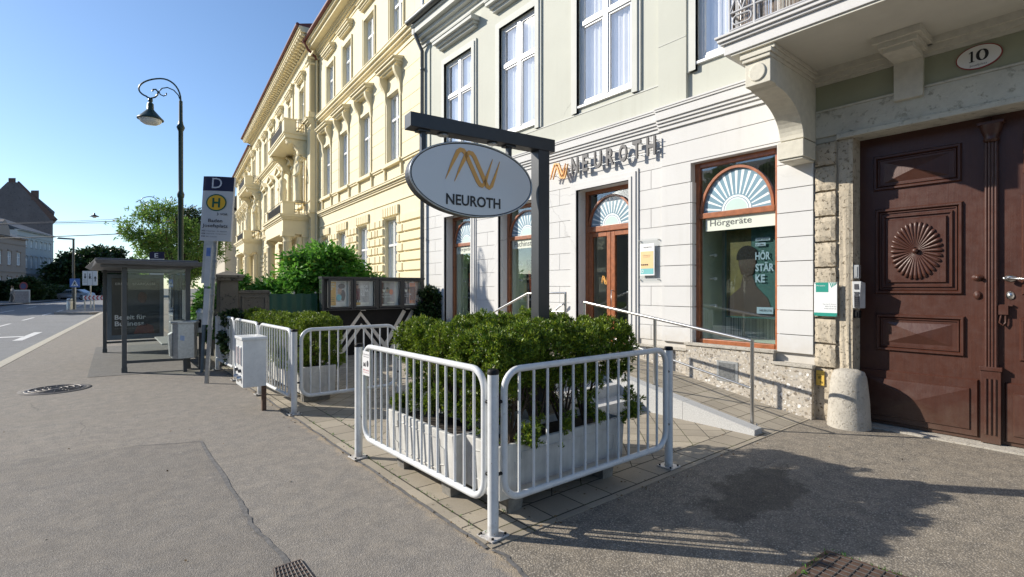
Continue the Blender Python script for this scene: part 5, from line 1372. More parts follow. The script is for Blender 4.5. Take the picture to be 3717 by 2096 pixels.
def post(label, loc, plate=True):
    t = thing('railing_post', label, 'post', (0, 0, 0), 0, 'white posts of the terrace railings')
    m = MB(); m.tube([(0, 0, 0), (0, 0, 1.04)], .036, 16); m.build('tube', WPAINT, t)
    m = MB(); m.lathe([(.038, 1.035), (.038, 1.058), (.032, 1.066), (0, 1.068)], (0, 0, 0), 16); m.build('black_cap', BLACKP, t)
    m = MB(); m.box((-.075, -.075, 0), (.075, .075, .012)); m.build('foot_plate', WPAINT, t, bevel=.003)
    m = MB()
    for a in (-.055, .055):
        for b in (-.055, .055): m.lathe([(.009, .012), (.009, .022), (0, .024)], (a, b, 0), 6)
    m.build('foot_bolt', BLACKP, t)
    t.location = loc; t.rotation_euler = (0, 0, .1)
    return t
p0 = post('white railing post at the front corner nearest the camera', (1.945, 2.585, .01))
dup(p0, (1.868, 4.575, .01), .05, 'white railing post at the far end of the front left panel, by the entrance path')
dup(p0, (3.905, 2.60, .01), .0, 'white railing post at the right end of the front panel, beside the driveway')
dup(p0, (1.875, 6.64, .01), .0, 'white railing post at the near corner of the left planter block')
dup(p0, (1.83, 8.20, .01), .0, 'white railing post just behind the white vending box')
dup(p0, (1.79, 9.74, .01), .0, 'white railing post left of the vending box, third from the pillar wall')
dup(p0, (1.74, 11.2, .01), .0, 'white railing post at the foot of the stone pillar')
dup(p0, (3.335, 6.68, .01), .0, 'white railing post behind the front hedge, in front of the black panel wall')

# ------------------------------------------------------------------ planters with yew hedges
FOOT = plain('shade_grey_foot', (.20, .19, .17), .9, var=.4, scale=14, bmp=.4)  # grey darkened to stand for the shade under the planters
def planter(L_, W_, label, loc, rz):
    t = thing('planter', label, 'planter', (0, 0, 0), 0, 'white concrete planters on the terrace')
    zb, zt = .12, .50; m = MB(); tp = .015
    def ring(x0, y0, x1, y1, z): return [(x0, y0, z), (x1, y0, z), (x1, y1, z), (x0, y1, z)]
    o0 = ring(tp, tp, L_ - tp, W_ - tp, zb); o1 = ring(0, 0, L_, W_, zt); i1 = ring(.035, .035, L_ - .035, W_ - .035, zt); i0 = ring(.04, .04, L_ - .04, W_ - .04, zt - .08)
    vs = o0 + o1 + i1 + i0
    fs = [(3, 2, 1, 0)] + [(k, (k + 1) % 4, 4 + (k + 1) % 4, 4 + k) for k in range(4)] + [(4 + k, 4 + (k + 1) % 4, 8 + (k + 1) % 4, 8 + k) for k in range(4)] + [(8 + k, 8 + (k + 1) % 4, 12 + (k + 1) % 4, 12 + k) for k in range(4)]
    m.add(vs, fs); m.build('trough', PLANTER, t, bevel=.008)
    m = MB()
    for y_, sg in ((0, -1), (W_, 1)):     # sunk panel outline with notched corners
        yy = y_ + sg * .0; a, b, c, d = .14, L_ - .14, .19, .43; nn = .06
        P = [(a + nn, c), (b - nn, c), (b - nn, c + nn * .8), (b, c + nn), (b, d - nn), (b - nn, d - nn * .8), (b - nn, d), (a + nn, d), (a + nn, d - nn * .8), (a, d - nn), (a, c + nn), (a + nn, c + nn * .8)]
        f = lambda z: y_ + sg * (-.015 * (zt - z) / (zt - zb) + .001)
        m.tube([(x, f(z), z) for x, z in P], .005, 6, closed=True)
    for x_ in (.0, L_):
        sg = -1 if x_ == 0 else 1; f = lambda z: x_ + sg * (-.015 * (zt - z) / (zt - zb) + .001)
        P = [(W_ / 2 + (W_ / 2 - .09) * cos(2 * pi * k / 16) ** 1, .31 + .11 * sin(2 * pi * k / 16)) for k in range(16)]
        m.tube([(f(z), y, z) for y, z in P], .005, 6, closed=True)
    m.build('relief_moulding', PLANTER, t)
    m = MB(); m.box((.04, .04, zt - .09), (L_ - .04, W_ - .04, zt - .06)); m.build('soil', SOIL, t)
    for x_ in (.12, L_ - .22):
        m = MB(); m.hexa([(x_, .05, 0), (x_ + .12, .05, 0), (x_ + .12, W_ - .05, 0), (x_, W_ - .05, 0)], [(x_ - .01, .04, zb), (x_ + .13, .04, zb), (x_ + .13, W_ - .04, zb), (x_ - .01, W_ - .04, zb)]); m.build('foot_block', FOOT, t)
    t.location = loc; t.rotation_euler = (0, 0, rz); return t

def yew(label, loc, rz, L_, W_, ztop, zdense, bulge=.10, seed=1, low=0.25, n=5200):
    """clipped hedge over a planter: dense top, thinner skirts, bare stems below"""
    t = thing('yew_hedge', label, 'hedge', (0, 0, 0), 0, 'clipped yew hedges in the planters')
    rng = np.random.default_rng(seed)
    x0, x1, y0, y1 = -bulge, L_ + bulge, -bulge, W_ + bulge
    P = []; D = []
    def wob(x, y): return .030 * sin(9 * x + seed) + .025 * sin(13 * y + 2 * seed) + .02 * sin(21 * x + 5 * y)
    while len(P) < n:
        r_ = rng.random()
        if r_ < .36:
            x = rng.uniform(x0, x1); y = rng.uniform(y0, y1); e = min(x - x0, x1 - x, y - y0, y1 - y)
            z = ztop + wob(x, y) - rng.exponential(.028) - .09 * max(0, 1 - e / .10) ** 2
            P.append((x, y, z)); D.append((rng.normal(0, .25), rng.normal(0, .25), 1))
        elif r_ < .86:
            side = rng.random(); per = 2 * (x1 - x0 + y1 - y0); q = side * per
            if q < x1 - x0: x, y, nx, ny = x0 + q, y0, 0, -1
            elif q < 2 * (x1 - x0): x, y, nx, ny = x0 + q - (x1 - x0), y1, 0, 1
            elif q < 2 * (x1 - x0) + (y1 - y0): x, y, nx, ny = x0, y0 + q - 2 * (x1 - x0), -1, 0
            else: x, y, nx, ny = x1, y0 + q - 2 * (x1 - x0) - (y1 - y0), 1, 0
            z = rng.uniform(zdense, ztop - .02)
            ins = rng.exponential(.03) + .05 * (1 + sin(11 * x + 9 * z + seed) * sin(10 * y + 12 * z)) * .7
            if z < zdense + .18: ins += .10 * (1 - (z - zdense) / .18)
            P.append((x - nx * ins, y - ny * ins, z)); D.append((nx * .8, ny * .8, .75))
        else:
            P.append((rng.uniform(x0 + .06, x1 - .06), rng.uniform(y0 + .06, y1 - .06), rng.uniform(zdense, ztop))); D.append((rng.normal(), rng.normal(), 1))
    # drooping lower sprays
    ns = int(n * low)
    ncl = max(6, int(L_ * 11))
    for c in range(ncl):
        cx = rng.uniform(x0 + .02, x1 - .02); cy = rng.choice([y0 + .04, y1 - .04, rng.uniform(y0, y1)]); cz = rng.uniform(.50, zdense + .05)
        k = int(ns / ncl * rng.uniform(.4, 1.5)); a = rng.uniform(0, 2 * pi); dx, dy, dz = cos(a) * .10, sin(a) * .08, rng.uniform(.05, .16)
        q = rng.random((k, 1)); pts = np.array([[cx, cy, cz]]) + (q - .5) * np.array([[dx, dy, dz]]) * 2 + rng.normal(0, .025, (k, 3))
        for p_ in pts: P.append(tuple(p_)); D.append((cos(a) * .6, sin(a) * .6, .6))
    P = np.array(P); D = np.array(D, float); D /= np.linalg.norm(D, axis=1)[:, None]
    # shoots gather in small heads that stand out of the clipped face
    nh = len(P) // 7; hd = rng.choice(len(P), nh, replace=False); H_, HD = P[hd], D[hd]
    k = 6; hp = np.repeat(H_, k, 0); hdv = np.repeat(HD, k, 0); rv = rng.normal(0, 1, hp.shape); rv /= np.linalg.norm(rv, axis=1)[:, None]
    P2 = hp + rv * .022 + hdv * .020; D2 = hdv * .75 + rv * .8; D2 /= np.linalg.norm(D2, axis=1)[:, None]
    P1, D1 = P[::5] - D[::5] * .03, D[::5]
    P = np.concatenate([P2, P1]); D = np.concatenate([D2, D1])
    leaves('foliage', P, D, 13, .030, .0095, .50, YEWL, t, seed)
    m = MB(); rr_ = random.Random(seed)
    for c in range(max(3, int(L_ * 3.2))):
        bx = .12 + (L_ - .24) * (c + .5) / max(3, int(L_ * 3.2)); by = W_ / 2 + rr_.uniform(-.05, .05)
        for k in range(8):
            a = rr_.uniform(0, 2 * pi); sp = rr_.uniform(.05, .22); h_ = rr_.uniform(zdense, ztop - .1)
            pts = [(bx, by, .43), (bx + cos(a) * sp * .35, by + sin(a) * sp * .5, .43 + (h_ - .43) * .35 + rr_.uniform(-.03, .03)), (bx + cos(a) * sp * .9, by + sin(a) * sp * .8, .43 + (h_ - .43) * .7), (bx + cos(a) * sp * 1.1, by + sin(a) * sp, h_)]
            m.tube(pts, [rr_.uniform(.008, .014), .009, .006, .003], 6)
            for j in range(3):
                q = Vector(pts[1]).lerp(Vector(pts[3]), rr_.random()); a2 = rr_.uniform(0, 2 * pi)
                m.tube([q, q + Vector((cos(a2) * .07, sin(a2) * .07, .08)), q + Vector((cos(a2) * .10, sin(a2) * .10, .19))], [.004, .003, .0015], 5)
    m.build('stem', BARK, t)
    t.location = loc; t.rotation_euler = (0, 0, rz); return t
planter(1.34, .46, 'long white concrete planter behind the front right railing, nearest the driveway', (2.10, 2.72, .01), 0)
yew('clipped yew hedge in the front planter nearest the driveway', (2.10, 2.72, .01), 0, 1.36, .46, 1.25, .82, .06, 3, .16, 6400)
planter(1.10, .44, 'white concrete planter along the pavement behind the front left railing', (2.44, 3.14, .01), P90)
yew('clipped yew hedge along the pavement behind the front left railing', (2.56, 3.16, .01), P90, 1.12, .42, 1.22, .80, .03, 5, .40, 6000)
yew('dense middle yew hedge at the base of the hanging oval sign', (2.55, 3.32, .01), 0, 1.05, .62, 1.30, .70, .03, 8, .10, 4600)
planter(1.1, .42, 'white concrete planter at the foot of the sign post, hidden between the other two', (2.56, 3.40, .01), 0)
planter(1.9, .46, 'long white concrete planter behind the vending box railings', (2.58, 7.12, .01), P90)
yew('full yew bush at the near end of the left planter beside the entrance path', (2.66, 7.14, .01), P90, 1.0, .56, 1.14, .50, .02, 12, .45, 4200)
yew('long low yew hedge behind the vending box railings, ending near the stone pillar', (2.62, 8.2, .01), P90, 2.7, .56, 1.10, .60, .03, 14, .35, 5200)

# ------------------------------------------------------------------ hanging oval sign
A_ = Vector((1.828, 3.527, 0)); B_ = Vector((3.201, 3.378, 0)); du = (B_ - A_).normalized(); dn_ = Vector((du.y, -du.x, 0))
SM = Matrix(((du.x, dn_.x, 0, A_.x), (du.y, dn_.y, 0, A_.y), (0, 0, 1, 0), (0, 0, 0, 1)))
t = thing('hanging_oval_sign', 'oval light grey shop sign with gold double loop hanging from an anthracite gallows post', 'sign', tuple(SM @ Vector((1.27, 0, 0))))
m = MB(SM); m.box((1.205, -.06, .0), (1.325, .06, 2.83)); m.build('post', SIGNBLK, t, bevel=.004)
m = MB(SM); m.box((.0, -.065, 2.83), (1.385, .065, 2.942)); m.build('beam', SIGNBLK, t, bevel=.004)
m = MB(SM)
for s_ in (.125, .925): m = MB(SM); m.box((s_ - .018, -.022, 2.66), (s_ + .018, .022, 2.83)); m.box((s_ - .05, -.04, 2.815), (s_ + .05, .04, 2.829)); m.build('hanger', SIGNBLK, t)
m = MB(SM)
for s_ in (.30, .76): m.lathe([(.045, 0), (.045, .012), (.03, .013), (.028, .003)], (s_, .0, 2.817), 16)
m.build('spotlight_ring', GALV, t)
oc, ox, oz, orz = .565, .565, 2.482, .298
m = MB(SM); oval_slab(m, oc, -.052, .050, oz, ox, orz, 72); ov = m.build('oval_body', SIGNBLK, t)
m = MB(SM); oval_slab(m, oc, .050, .056, oz, ox - .012, orz - .012, 72); m.build('oval_face', SIGNWH, t)
m = MB(SM); oval_slab(m, oc, -.058, -.052, oz, ox - .012, orz - .012, 72); m.build('oval_face', SIGNWH, t)
m = MB(SM); m.tube([(oc + (ox + .002) * cos(2 * pi * k / 72), .053, oz + (orz + .002) * sin(2 * pi * k / 72)) for k in range(72)], .007, 6, closed=True); m.build('oval_rim', GALV, t)
ribbon([[(.295 + (px - 430) * .00125, 2.42 + (1440 - pz) * .00104, h * 1.08) for px, pz, h in P] for P in (
    [(430, 1400, .001), (470, 1290, .010), (505, 1205, .0155), (518, 1175, .0165), (535, 1160, .0165), (556, 1162, .0165), (574, 1185, .0165), (620, 1290, .0165), (662, 1385, .0165), (680, 1412, .0165), (697, 1418, .0155), (712, 1404, .014), (735, 1330, .010), (776, 1195, .001)],
    [(493, 1410, .001), (533, 1300, .010), (568, 1215, .0155), (581, 1187, .0165), (598, 1172, .0165), (619, 1174, .0165), (637, 1197, .0165), (683, 1302, .0165), (722, 1392, .0165), (736, 1420, .0165), (752, 1428, .0155), (768, 1412, .014), (792, 1340, .010), (832, 1205, .001)])], SM, .0565, .006, GOLD, 'gold_mark', t)
text('NEUROTH', .300, 2.262, .505, .088, SM, INK, 'sign_lettering', t, .0565, .003, flip=False, bold=.022)

# ------------------------------------------------------------------ black panel wall, showcase, garden wall
XM = Matrix(((1, 0, 0, 0), (0, -1, 0, 11.6), (0, 0, 1, 0), (0, 0, 0, 1)))   # (x, towards camera, z)
t = thing('panel_wall', 'black panel wall with large silver zigzag mark under the poster showcase', 'wall', (5, 11.6, 0))
m = MB(XM); m.box((3.84, -.06, 0), (6.68, .0, 1.085)); m.build('black_panel', BLACKP, t)
SILV = plain('dull_silver_paint', (.78, .73, .66), .45, metal=.2, var=.1)
ribbon([[(4.05, .0, .05), (4.78, .98, .05), (5.46, .10, .05)], [(4.26, .0, .05), (4.80, .70, .05), (5.30, .05, .05)]], XM, .002, .010, SILV, 'silver_zigzag', t)
ribbon([[(5.30, .02, .05), (5.92, 1.02, .05)], [(5.52, .0, .05), (6.16, 1.02, .05)]], XM, .0125, .010, SILV, 'silver_zigzag', t)
t = thing('poster_showcase', 'anthracite showcase with four glazed poster bays on the terrace back wall', 'showcase', (5.1, 11.6, 1.1))
m = MB(XM); m.box((3.80, .05, 1.09), (6.34, .09, 1.80)); m.box((3.78, .05, 1.80), (6.36, .27, 1.845)); m.box((3.80, .09, 1.075), (6.34, .25, 1.10)); m.box((3.80, .09, 1.10), (3.84, .25, 1.80)); m.box((6.30, .09, 1.10), (6.34, .25, 1.80))
bays = [(3.98, 4.44), (4.57, 5.03), (5.20, 5.68), (5.79, 6.25)]
for x in (4.505, 5.115, 5.735): m.box((x - .03, .09, 1.10), (x + .03, .25, 1.80))
case = m.build('case', SIGNBLK, t)
m = MB(XM); m.box((3.787, .08, 1.12), (3.799, .23, 1.78)); m.build('side_glass', DISPGL, case)
PP = {'orange': plain('orange_poster_print', (.86, .50, .14), .5, var=.08), 'grey': plain('grey_poster_print', (.50, .49, .49), .5, var=.35, scale=9), 'pale': plain('cream_poster_print', (.80, .78, .70), .5, var=.05), 'dark': plain('dark_poster_print', (.05, .04, .05), .5, var=.4, scale=8),
      'maroon': plain('maroon_print', (.13, .02, .035), .5, var=.2), 'skin': plain('skin_tone_print', (.42, .24, .16), .5, var=.2, scale=20), 'cyan': plain('cyan_print', (.08, .48, .56), .5), 'mid': plain('mauve_grey_print', (.36, .32, .34), .5, var=.3, scale=7), 'or2': plain('orange_red_print', (.75, .18, .05), .5, var=.2), 'yel': plain('mustard_print', (.60, .38, .05), .5)}
for i, (a, b) in enumerate(bays):
    m = MB(XM); w_ = .055
    m.box((a - w_, .251, 1.12), (a, .275, 1.79)); m.box((b, .251, 1.12), (b + w_, .275, 1.79)); m.box((a, .251, 1.12), (b, .275, 1.165)); m.box((a, .251, 1.745), (b, .275, 1.79))
    fr_ = m.build('glazed_door', SIGNBLK, t, bevel=.003)
    m = MB(XM); m.box((a, .258, 1.165), (b, .262, 1.745)); m.build('door_glass', DISPGL, fr_)
    m = MB(XM); m.box((a - .02, .10, 1.14), (b + .02, .112, 1.76)); m.build('backing_board', PP['pale'], fr_)
    m = MB(XM); m.box((a + .01, .113, 1.19), (b - .08, .118, 1.73)); po = m.build('poster', PP[['orange', 'grey', 'mid', 'mid'][i]], fr_)
    def rect(x0, x1, z0, z1, k, lay=1): mm = MB(XM); mm.box((x0, .1185, z0), (x1, .1185 + .0015 * lay, z1)); return mm.build('poster_print', PP[k], fr_)
    def blob(cx, cz, rx, rz, k, lay=2): mm = MB(XM); mm.add([(cx + rx * cos(q * pi / 8), .1185 + .0015 * lay, cz + rz * sin(q * pi / 8)) for q in range(16)], [tuple(range(16))]); return mm.build('poster_print', PP[k], fr_)
    def tx(body, x, z, ww, hh, mat=WHITEINK): text(body, x, z, ww, hh, XM, mat, 'poster_lettering', fr_, .1185 + .006, .001, flip=False, bold=.02)
    if i == 0:
        rect(a + .17, b - .08, 1.27, 1.73, 'grey'); rect(a + .17, b - .08, 1.19, 1.27, 'pale'); blob(a + .26, 1.52, .05, .09, 'skin'); blob(a + .30, 1.63, .08, .06, 'dark', 3); blob(a + .24, 1.37, .06, .075, 'cyan', 3); blob(a + .33, 1.42, .06, .13, 'dark')
        tx('HÖR', a + .02, 1.655, .12, .05); tx('STÄR', a + .02, 1.60, .12, .045); tx('KE', a + .02, 1.545, .07, .045); 
        for k in range(3): rect(a + .02, a + .14, 1.36 - k * .04, 1.368 - k * .04, 'dark', 2)
    elif i == 1:
        rect(a + .04, a + .15, 1.30, 1.58, 'maroon'); blob(a + .085, 1.62, .033, .05, 'skin'); blob(a + .085, 1.665, .033, .022, 'dark', 3); rect(a + .03, a + .16, 1.19, 1.25, 'yel'); rect(a + .17, b - .09, 1.19, 1.25, 'pale'); rect(a + .055, a + .075, 1.25, 1.32, 'dark', 2); rect(a + .10, a + .12, 1.25, 1.32, 'dark', 2)
        tx('HÖR', a + .165, 1.585, .18, .085); tx('STÄR', a + .165, 1.495, .20, .075); tx('KE', a + .165, 1.405, .10, .075)
    else:
        rect(a + .06, a + .13, 1.20, 1.72, 'dark'); blob(a + .12, 1.54, .035, .06, 'pale'); blob(a + .21, 1.54, .035, .06, 'skin'); blob(a + .12, 1.575, .035, .03, 'dark', 3); blob(a + .21, 1.58, .037, .028, 'dark', 3)
        blob(a + .04, 1.52, .03, .06, 'or2'); blob(a + .31, 1.49, .05, .07, 'or2', 1)
        if i == 2: tx('Ich höre,', a + .05, 1.415, .24, .05); tx('wie ich will', a + .03, 1.355, .28, .045); rect(a + .21, b - .09, 1.21, 1.25, 'pale', 2)
        else: rect(a + .22, b - .085, 1.20, 1.72, 'or2', 1); rect(a + .23, b - .09, 1.28, 1.62, 'maroon', 2); tx('Die smarte', a + .01, 1.415, .25, .045); tx('Lösung', a + .03, 1.355, .19, .05)
m = MB(XM)
for x in (4.78, 5.95, 6.2): m.box((x - .06, .10, 1.055), (x + .06, .16, 1.074))
m.build('bracket', GALV, t)
t = thing('garden_wall', 'soot-stained stone pillar and low concrete wall with green mesh at the terrace end', 'wall', (2.6, 11.7, 0))
m = MB(XM); m.box((1.85, -.42, 0), (2.18, .0, 1.74)); m.build('pillar', PILLAR, t, bevel=.01)
m = MB(XM); m.box((1.79, -.50, 1.741), (2.25, .07, 1.80)); m.hexa([(1.76, -.53, 1.80), (2.28, -.53, 1.80), (2.28, .1, 1.80), (1.76, .1, 1.80)], [(1.76, -.53, 1.85), (2.28, -.53, 1.85), (2.28, .1, 1.85), (1.76, .1, 1.85)]); m.add([(1.76, -.1, 1.851), (2.28, -.1, 1.851), (2.28, .53, 1.851), (1.76, .53, 1.851), (2.02, .2, 1.93)], [(0, 1, 4), (1, 2, 4), (2, 3, 4), (3, 0, 4)][:0] or [(0, 1, 4)][:0])
m.add([(1.76, .1, 1.851), (2.28, .1, 1.851), (2.28, -.53, 1.851), (1.76, -.53, 1.851), (2.02, -.21, 1.95)], [(0, 1, 4), (1, 2, 4), (2, 3, 4), (3, 0, 4)])
m.build('pillar_cap', PILLAR, t, bevel=.006)
m = MB(XM); m.box((2.20, -.30, 0), (2.80, -.12, 1.48)); m.box((2.20, -.33, 1.48), (2.80, -.09, 1.54)); m.box((2.26, -.119, .95), (2.30, -.10, 1.42)); m.box((2.70, -.119, .95), (2.74, -.10, 1.42)); m.box((2.30, -.119, 1.38), (2.70, -.10, 1.42)); m.build('concrete_panel', PILLAR, t, bevel=.006)
m = MB(XM); m.box((2.80, -.24, 0), (3.80, -.20, .62)); m.build('low_wall', PILLAR, t)
MESHG, mn, mb_ = new_mat('dark_green_mesh'); _v = coords(mn, (90, 90, 90)); ck = mn.nodes.new('ShaderNodeTexChecker'); ck.inputs['Scale'].default_value = 1.0; lk(mn, _v, ck.inputs['Vector']); ck.inputs[1].default_value = (.012, .10, .055, 1); ck.inputs[2].default_value = (.005, .045, .026, 1); lk(mn, ck.outputs[0], mb_.inputs['Base Color'])
m = MB(XM); n_ = 24; vs = []
for k in range(n_ + 1):
    x = 2.80 + 1.02 * k / n_; o = -.14 + .012 * sin(k * 1.3); vs += [(x, o, .55), (x, o + .004, 1.46 + .008 * sin(k * .9))]
m.add(vs, [(2 * k, 2 * k + 2, 2 * k + 3, 2 * k + 1) for k in range(n_)], True); m.build('green_mesh', MESHG, t)
m = MB(XM)
for x in (2.83, 3.32, 3.79): m.tube([(x, -.17, .6), (x, -.17, 1.5)], .018, 8)
m.build('mesh_post', GALV, t)
t = thing('street_wall', 'low overgrown stone wall with hedge top running behind the bus shelter', 'wall', (1.9, 14, 0))
m = MB(); m.hexa([(1.95, 12.15, 0), (2.2, 12.15, 0), (3.3, 30, 0), (3.05, 30, 0)], [(1.95, 12.15, 1.1), (2.2, 12.15, 1.1), (3.3, 30, 1.1), (3.05, 30, 1.1)]); m.build('masonry', PILLAR, t)

# ------------------------------------------------------------------ vending machine
t = thing('vending_machine', 'white steel capsule vending box on a rusty square post beside the railing', 'vending machine', (1.64, 7.2, 0))
m = MB(); m.box((1.385, 7.10, .325), (1.66, 7.52, .925)); m.build('cabinet', WPAINT, t, bevel=.006)
m = MB(); m.box((1.37, 7.085, .925), (1.675, 7.535, .965)); m.build('lid', WPAINT, t, bevel=.008)
for y0 in (7.16, 7.35):
    m = MB(); m.box((1.375, y0, .60), (1.386, y0 + .12, .84)); w0 = m.build('window_frame', WPAINT, t, bevel=.002)
    m = MB(); m.box((1.371, y0 + .012, .615), (1.376, y0 + .108, .825)); m.build('capsule_display', PP['mid'], w0)
for y0 in (7.22, 7.41):
    m = MB(); m.tube([(1.385, y0, .53), (1.36, y0, .53)], .022, 12); m.box((1.352, y0 - .008, .512), (1.36, y0 + .008, .548)); m.build('coin_knob', GREYINK, t)
    m = MB(); m.tube([(1.385, y0, .44), (1.34, y0, .43)], .034, 14); m.build('delivery_flap', STEEL, t)
m = MB(); m.box((1.615, 7.12, 0), (1.665, 7.17, .325)); m.build('square_post', plain('rusty_steel', (.14, .085, .06), .8, metal=.3, var=.4, scale=30), t)

# ------------------------------------------------------------------ bus stop
t = thing('bus_stop_sign', 'tall bus stop sign D with yellow-green H roundel on a slanting silver pole', 'sign', (1.36, 9.76, 0))
PB = Vector((1.36, 9.76, 0)); vr = Vector((.776, -.631, 0)); vf = Vector((.631, .776, 0))
tilt = .065
def SP(x, o, z): # along the plate, towards camera, up
    return PB + vr * (x + tilt * z) - vf * o + Vector((0, 0, z))
PM = Matrix(((vr.x, -vf.x, vr.x * tilt, PB.x), (vr.y, -vf.y, vr.y * tilt, PB.y), (0, 0, 1, 0), (0, 0, 0, 1)))
m = MB(PM); m.box((-.028, -.02, 0), (.028, .02, 3.25)); m.build('pole', GALV, t)
plw0, plw1, pz0, pz1 = -.225, .285, 2.38, 3.44
PM2 = PM @ Matrix.Rotation(R(0), 4, 'Z')
def warp(pts): return pts
m = MB(PM); nC = 10; vs = []
def cur(k): x = plw0 + (plw1 - plw0) * k / nC; return x, .075 + .03 * sin(pi * k / nC), (-.04 * (x - plw0))
for k in range(nC + 1):
    x, o, dz = cur(k); vs += [(x, o, pz0 + dz), (x, o, pz1 + dz), (x, o - .05, pz0 + dz), (x, o - .05, pz1 + dz)]
fs = []
for k in range(nC): fs += [(4 * k, 4 * k + 4, 4 * k + 5, 4 * k + 1), (4 * k + 2, 4 * k + 3, 4 * k + 7, 4 * k + 6), (4 * k + 1, 4 * k + 5, 4 * k + 7, 4 * k + 3), (4 * k, 4 * k + 2, 4 * k + 6, 4 * k + 4)]
fs += [(0, 1, 3, 2), (4 * nC, 4 * nC + 2, 4 * nC + 3, 4 * nC + 1)]
m.add(vs, fs); m.build('sign_board', plain('pale_grey_sign', (.50, .50, .50), .4, var=.03), t)
NAVY = plain('navy_sign_field', (.018, .018, .05), .4)
m = MB(PM); vs = []
for k in range(nC + 1): x, o, dz = cur(k); vs += [(x, o + .002, pz1 - .235 + dz), (x, o + .002, pz1 + dz + .001)]
m.add(vs, [(2 * k, 2 * k + 2, 2 * k + 3, 2 * k + 1) for k in range(nC)]); m.build('navy_field', NAVY, t)
SH = Matrix(((1, 0, 0, 0), (0, 1, 0, 0), (-.04, 0, 1, -.009), (0, 0, 0, 1)))
PT = PM @ SH
text('D', -.06, 3.245, .165, .17, PT, plain('light_grey_letter', (.55, .55, .58), .4), 'stop_letter', t, .107, .003, flip=False)
m = MB(PT); oval_slab(m, .03, .105, .1075, 3.01, .168, .140, 40); m.build('green_ring', plain('traffic_green', (.008, .10, .06), .4), t)
m = MB(PT); oval_slab(m, .03, .105, .109, 3.01, .147, .121, 40); m.build('yellow_disc', plain('traffic_yellow', (.74, .42, .03), .4, var=.03), t)
text('H', -.035, 2.93, .13, .155, PT, plain('traffic_green_2', (.008, .10, .06), .4), 'roundel_letter', t, .110, .003, flip=False, bold=.03)
text('VOR', .10, 2.805, .13, .035, PT, GREYINK, 'operator_name', t, .104, .002, flip=False, bold=.02)
ribbon([[(.055, 2.80, .006), (.075, 2.822, .006), (.055, 2.844, .006)]], PT, .106, .002, GREYINK, 'arrow_mark', t)
text('Baden', -.085, 2.685, .235, .055, PT, GREYINK, 'stop_name', t, .107, .002, flip=False, bold=.015)
text('Josefsplatz', -.175, 2.585, .42, .072, PT, GREYINK, 'stop_name', t, .107, .002, flip=False, bold=.015)
for k, (a, b, wd) in enumerate((('302', 'Traiskirchen - Wr. Neustadt', .34), ('304', 'Siegenfeld - Heiligenkreuz', .34), ('306', 'Baden - Leobersdorf', .18))):
    text(a, -.185, 2.53 - k * .045, .065, .024, PT, GREYINK, 'line_number', t, .107, .002, flip=False, bold=.02); text(b, -.105, 2.53 - k * .045, wd, .018, PT, GREYINK, 'line_destination', t, .107, .002, flip=False)
m = MB(PM)
for k in range(5): m.box((-.04, .0, .9 + k * .28), (.05, .03, .93 + k * .28))
m.build('clamp', GALV, t)
m = MB(PM); m.box((-.125, .03, 1.62), (-.03, .05, 2.30)); m.box((-.11, .03, .98), (-.02, .05, 1.58)); tb = m.build('timetable_case', plain('grey_white_case', (.50, .51, .52), .35), t)
m = MB(PM); m.box((-.115, .051, 2.12), (-.045, .053, 2.26)); m.build('blue_notice', plain('blue_print', (.12, .20, .45), .5, var=.2), tb)
t = thing('timetable_post', 'thin grey-blue post with tall timetable boxes behind the slanting stop pole', 'post', (1.47, 11.2, 0))
m = MB(); m.tube([(1.47, 11.1, 0), (1.56, 11.03, 2.6)], .03, 10); m.build('pole', plain('blue_grey_paint', (.10, .14, .17), .5, var=.2), t)
m = MB(); m.hexa([(1.44, 10.99, 1.68), (1.60, 10.87, 1.68), (1.62, 10.90, 1.68), (1.46, 11.02, 1.68)], [(1.49, 10.96, 2.55), (1.65, 10.84, 2.55), (1.67, 10.87, 2.55), (1.51, 10.99, 2.55)]); m.build('timetable_board', plain('pale_paper_board', (.42, .44, .44), .4, var=.1, scale=20), t)
t = thing('ticket_validator', 'small grey ticket machine on a short dark post between bin and stop pole', 'machine', (1.50, 11.5, 0))
m = MB(); m.box((1.44, 11.44, .72), (1.55, 11.55, 1.10)); m.lathe([(.075, 1.10), (.075, 1.13), (.04, 1.18), (0, 1.19)], (1.495, 11.495, 0), 12); m.build('case', GALV, t, bevel=.008)
m = MB(); m.tube([(1.495, 11.495, 0), (1.495, 11.495, .72)], .03, 10); m.build('post', GREYINK, t)
m = MB(); m.box((1.455, 11.430, .82), (1.50, 11.439, .98)); m.build('slot_panel', BLACKP, t)
t = thing('litter_bin', 'stainless steel litter bin with a blue sticker at the end of the shelter bench', 'bin', (1.25, 11.5, 0))
m = MB(); c = (1.25, 11.36)
m.prism([(1.02, 11.28), (1.10, 11.20), (1.36, 11.20), (1.42, 11.28), (1.42, 11.50), (1.34, 11.56), (1.10, 11.56), (1.02, 11.50)], .27, .93); m.build('body', GALV, t, bevel=.006)
m = MB(); m.prism([(.99, 11.25), (1.09, 11.16), (1.38, 11.16), (1.45, 11.26), (1.45, 11.52), (1.36, 11.60), (1.09, 11.60), (.99, 11.52)], .931, .965); m.build('lid', GALV, t, bevel=.006)
m = MB(); m.hexa([(.985, 11.26, .32), (1.018, 11.27, .32), (1.018, 11.50, .32), (.985, 11.51, .32)], [(.965, 11.26, .72), (1.018, 11.27, .76), (1.018, 11.50, .76), (.965, 11.51, .72)]); m.build('ash_tray', GALV, t)
m = MB(); m.add([(1.13, 11.197, .62), (1.20, 11.197, .60), (1.21, 11.197, .69), (1.14, 11.197, .71)], [(0, 1, 2, 3)]); m.build('blue_sticker', plain('pale_blue_sticker', (.35, .45, .65), .4, var=.2, scale=60), t)
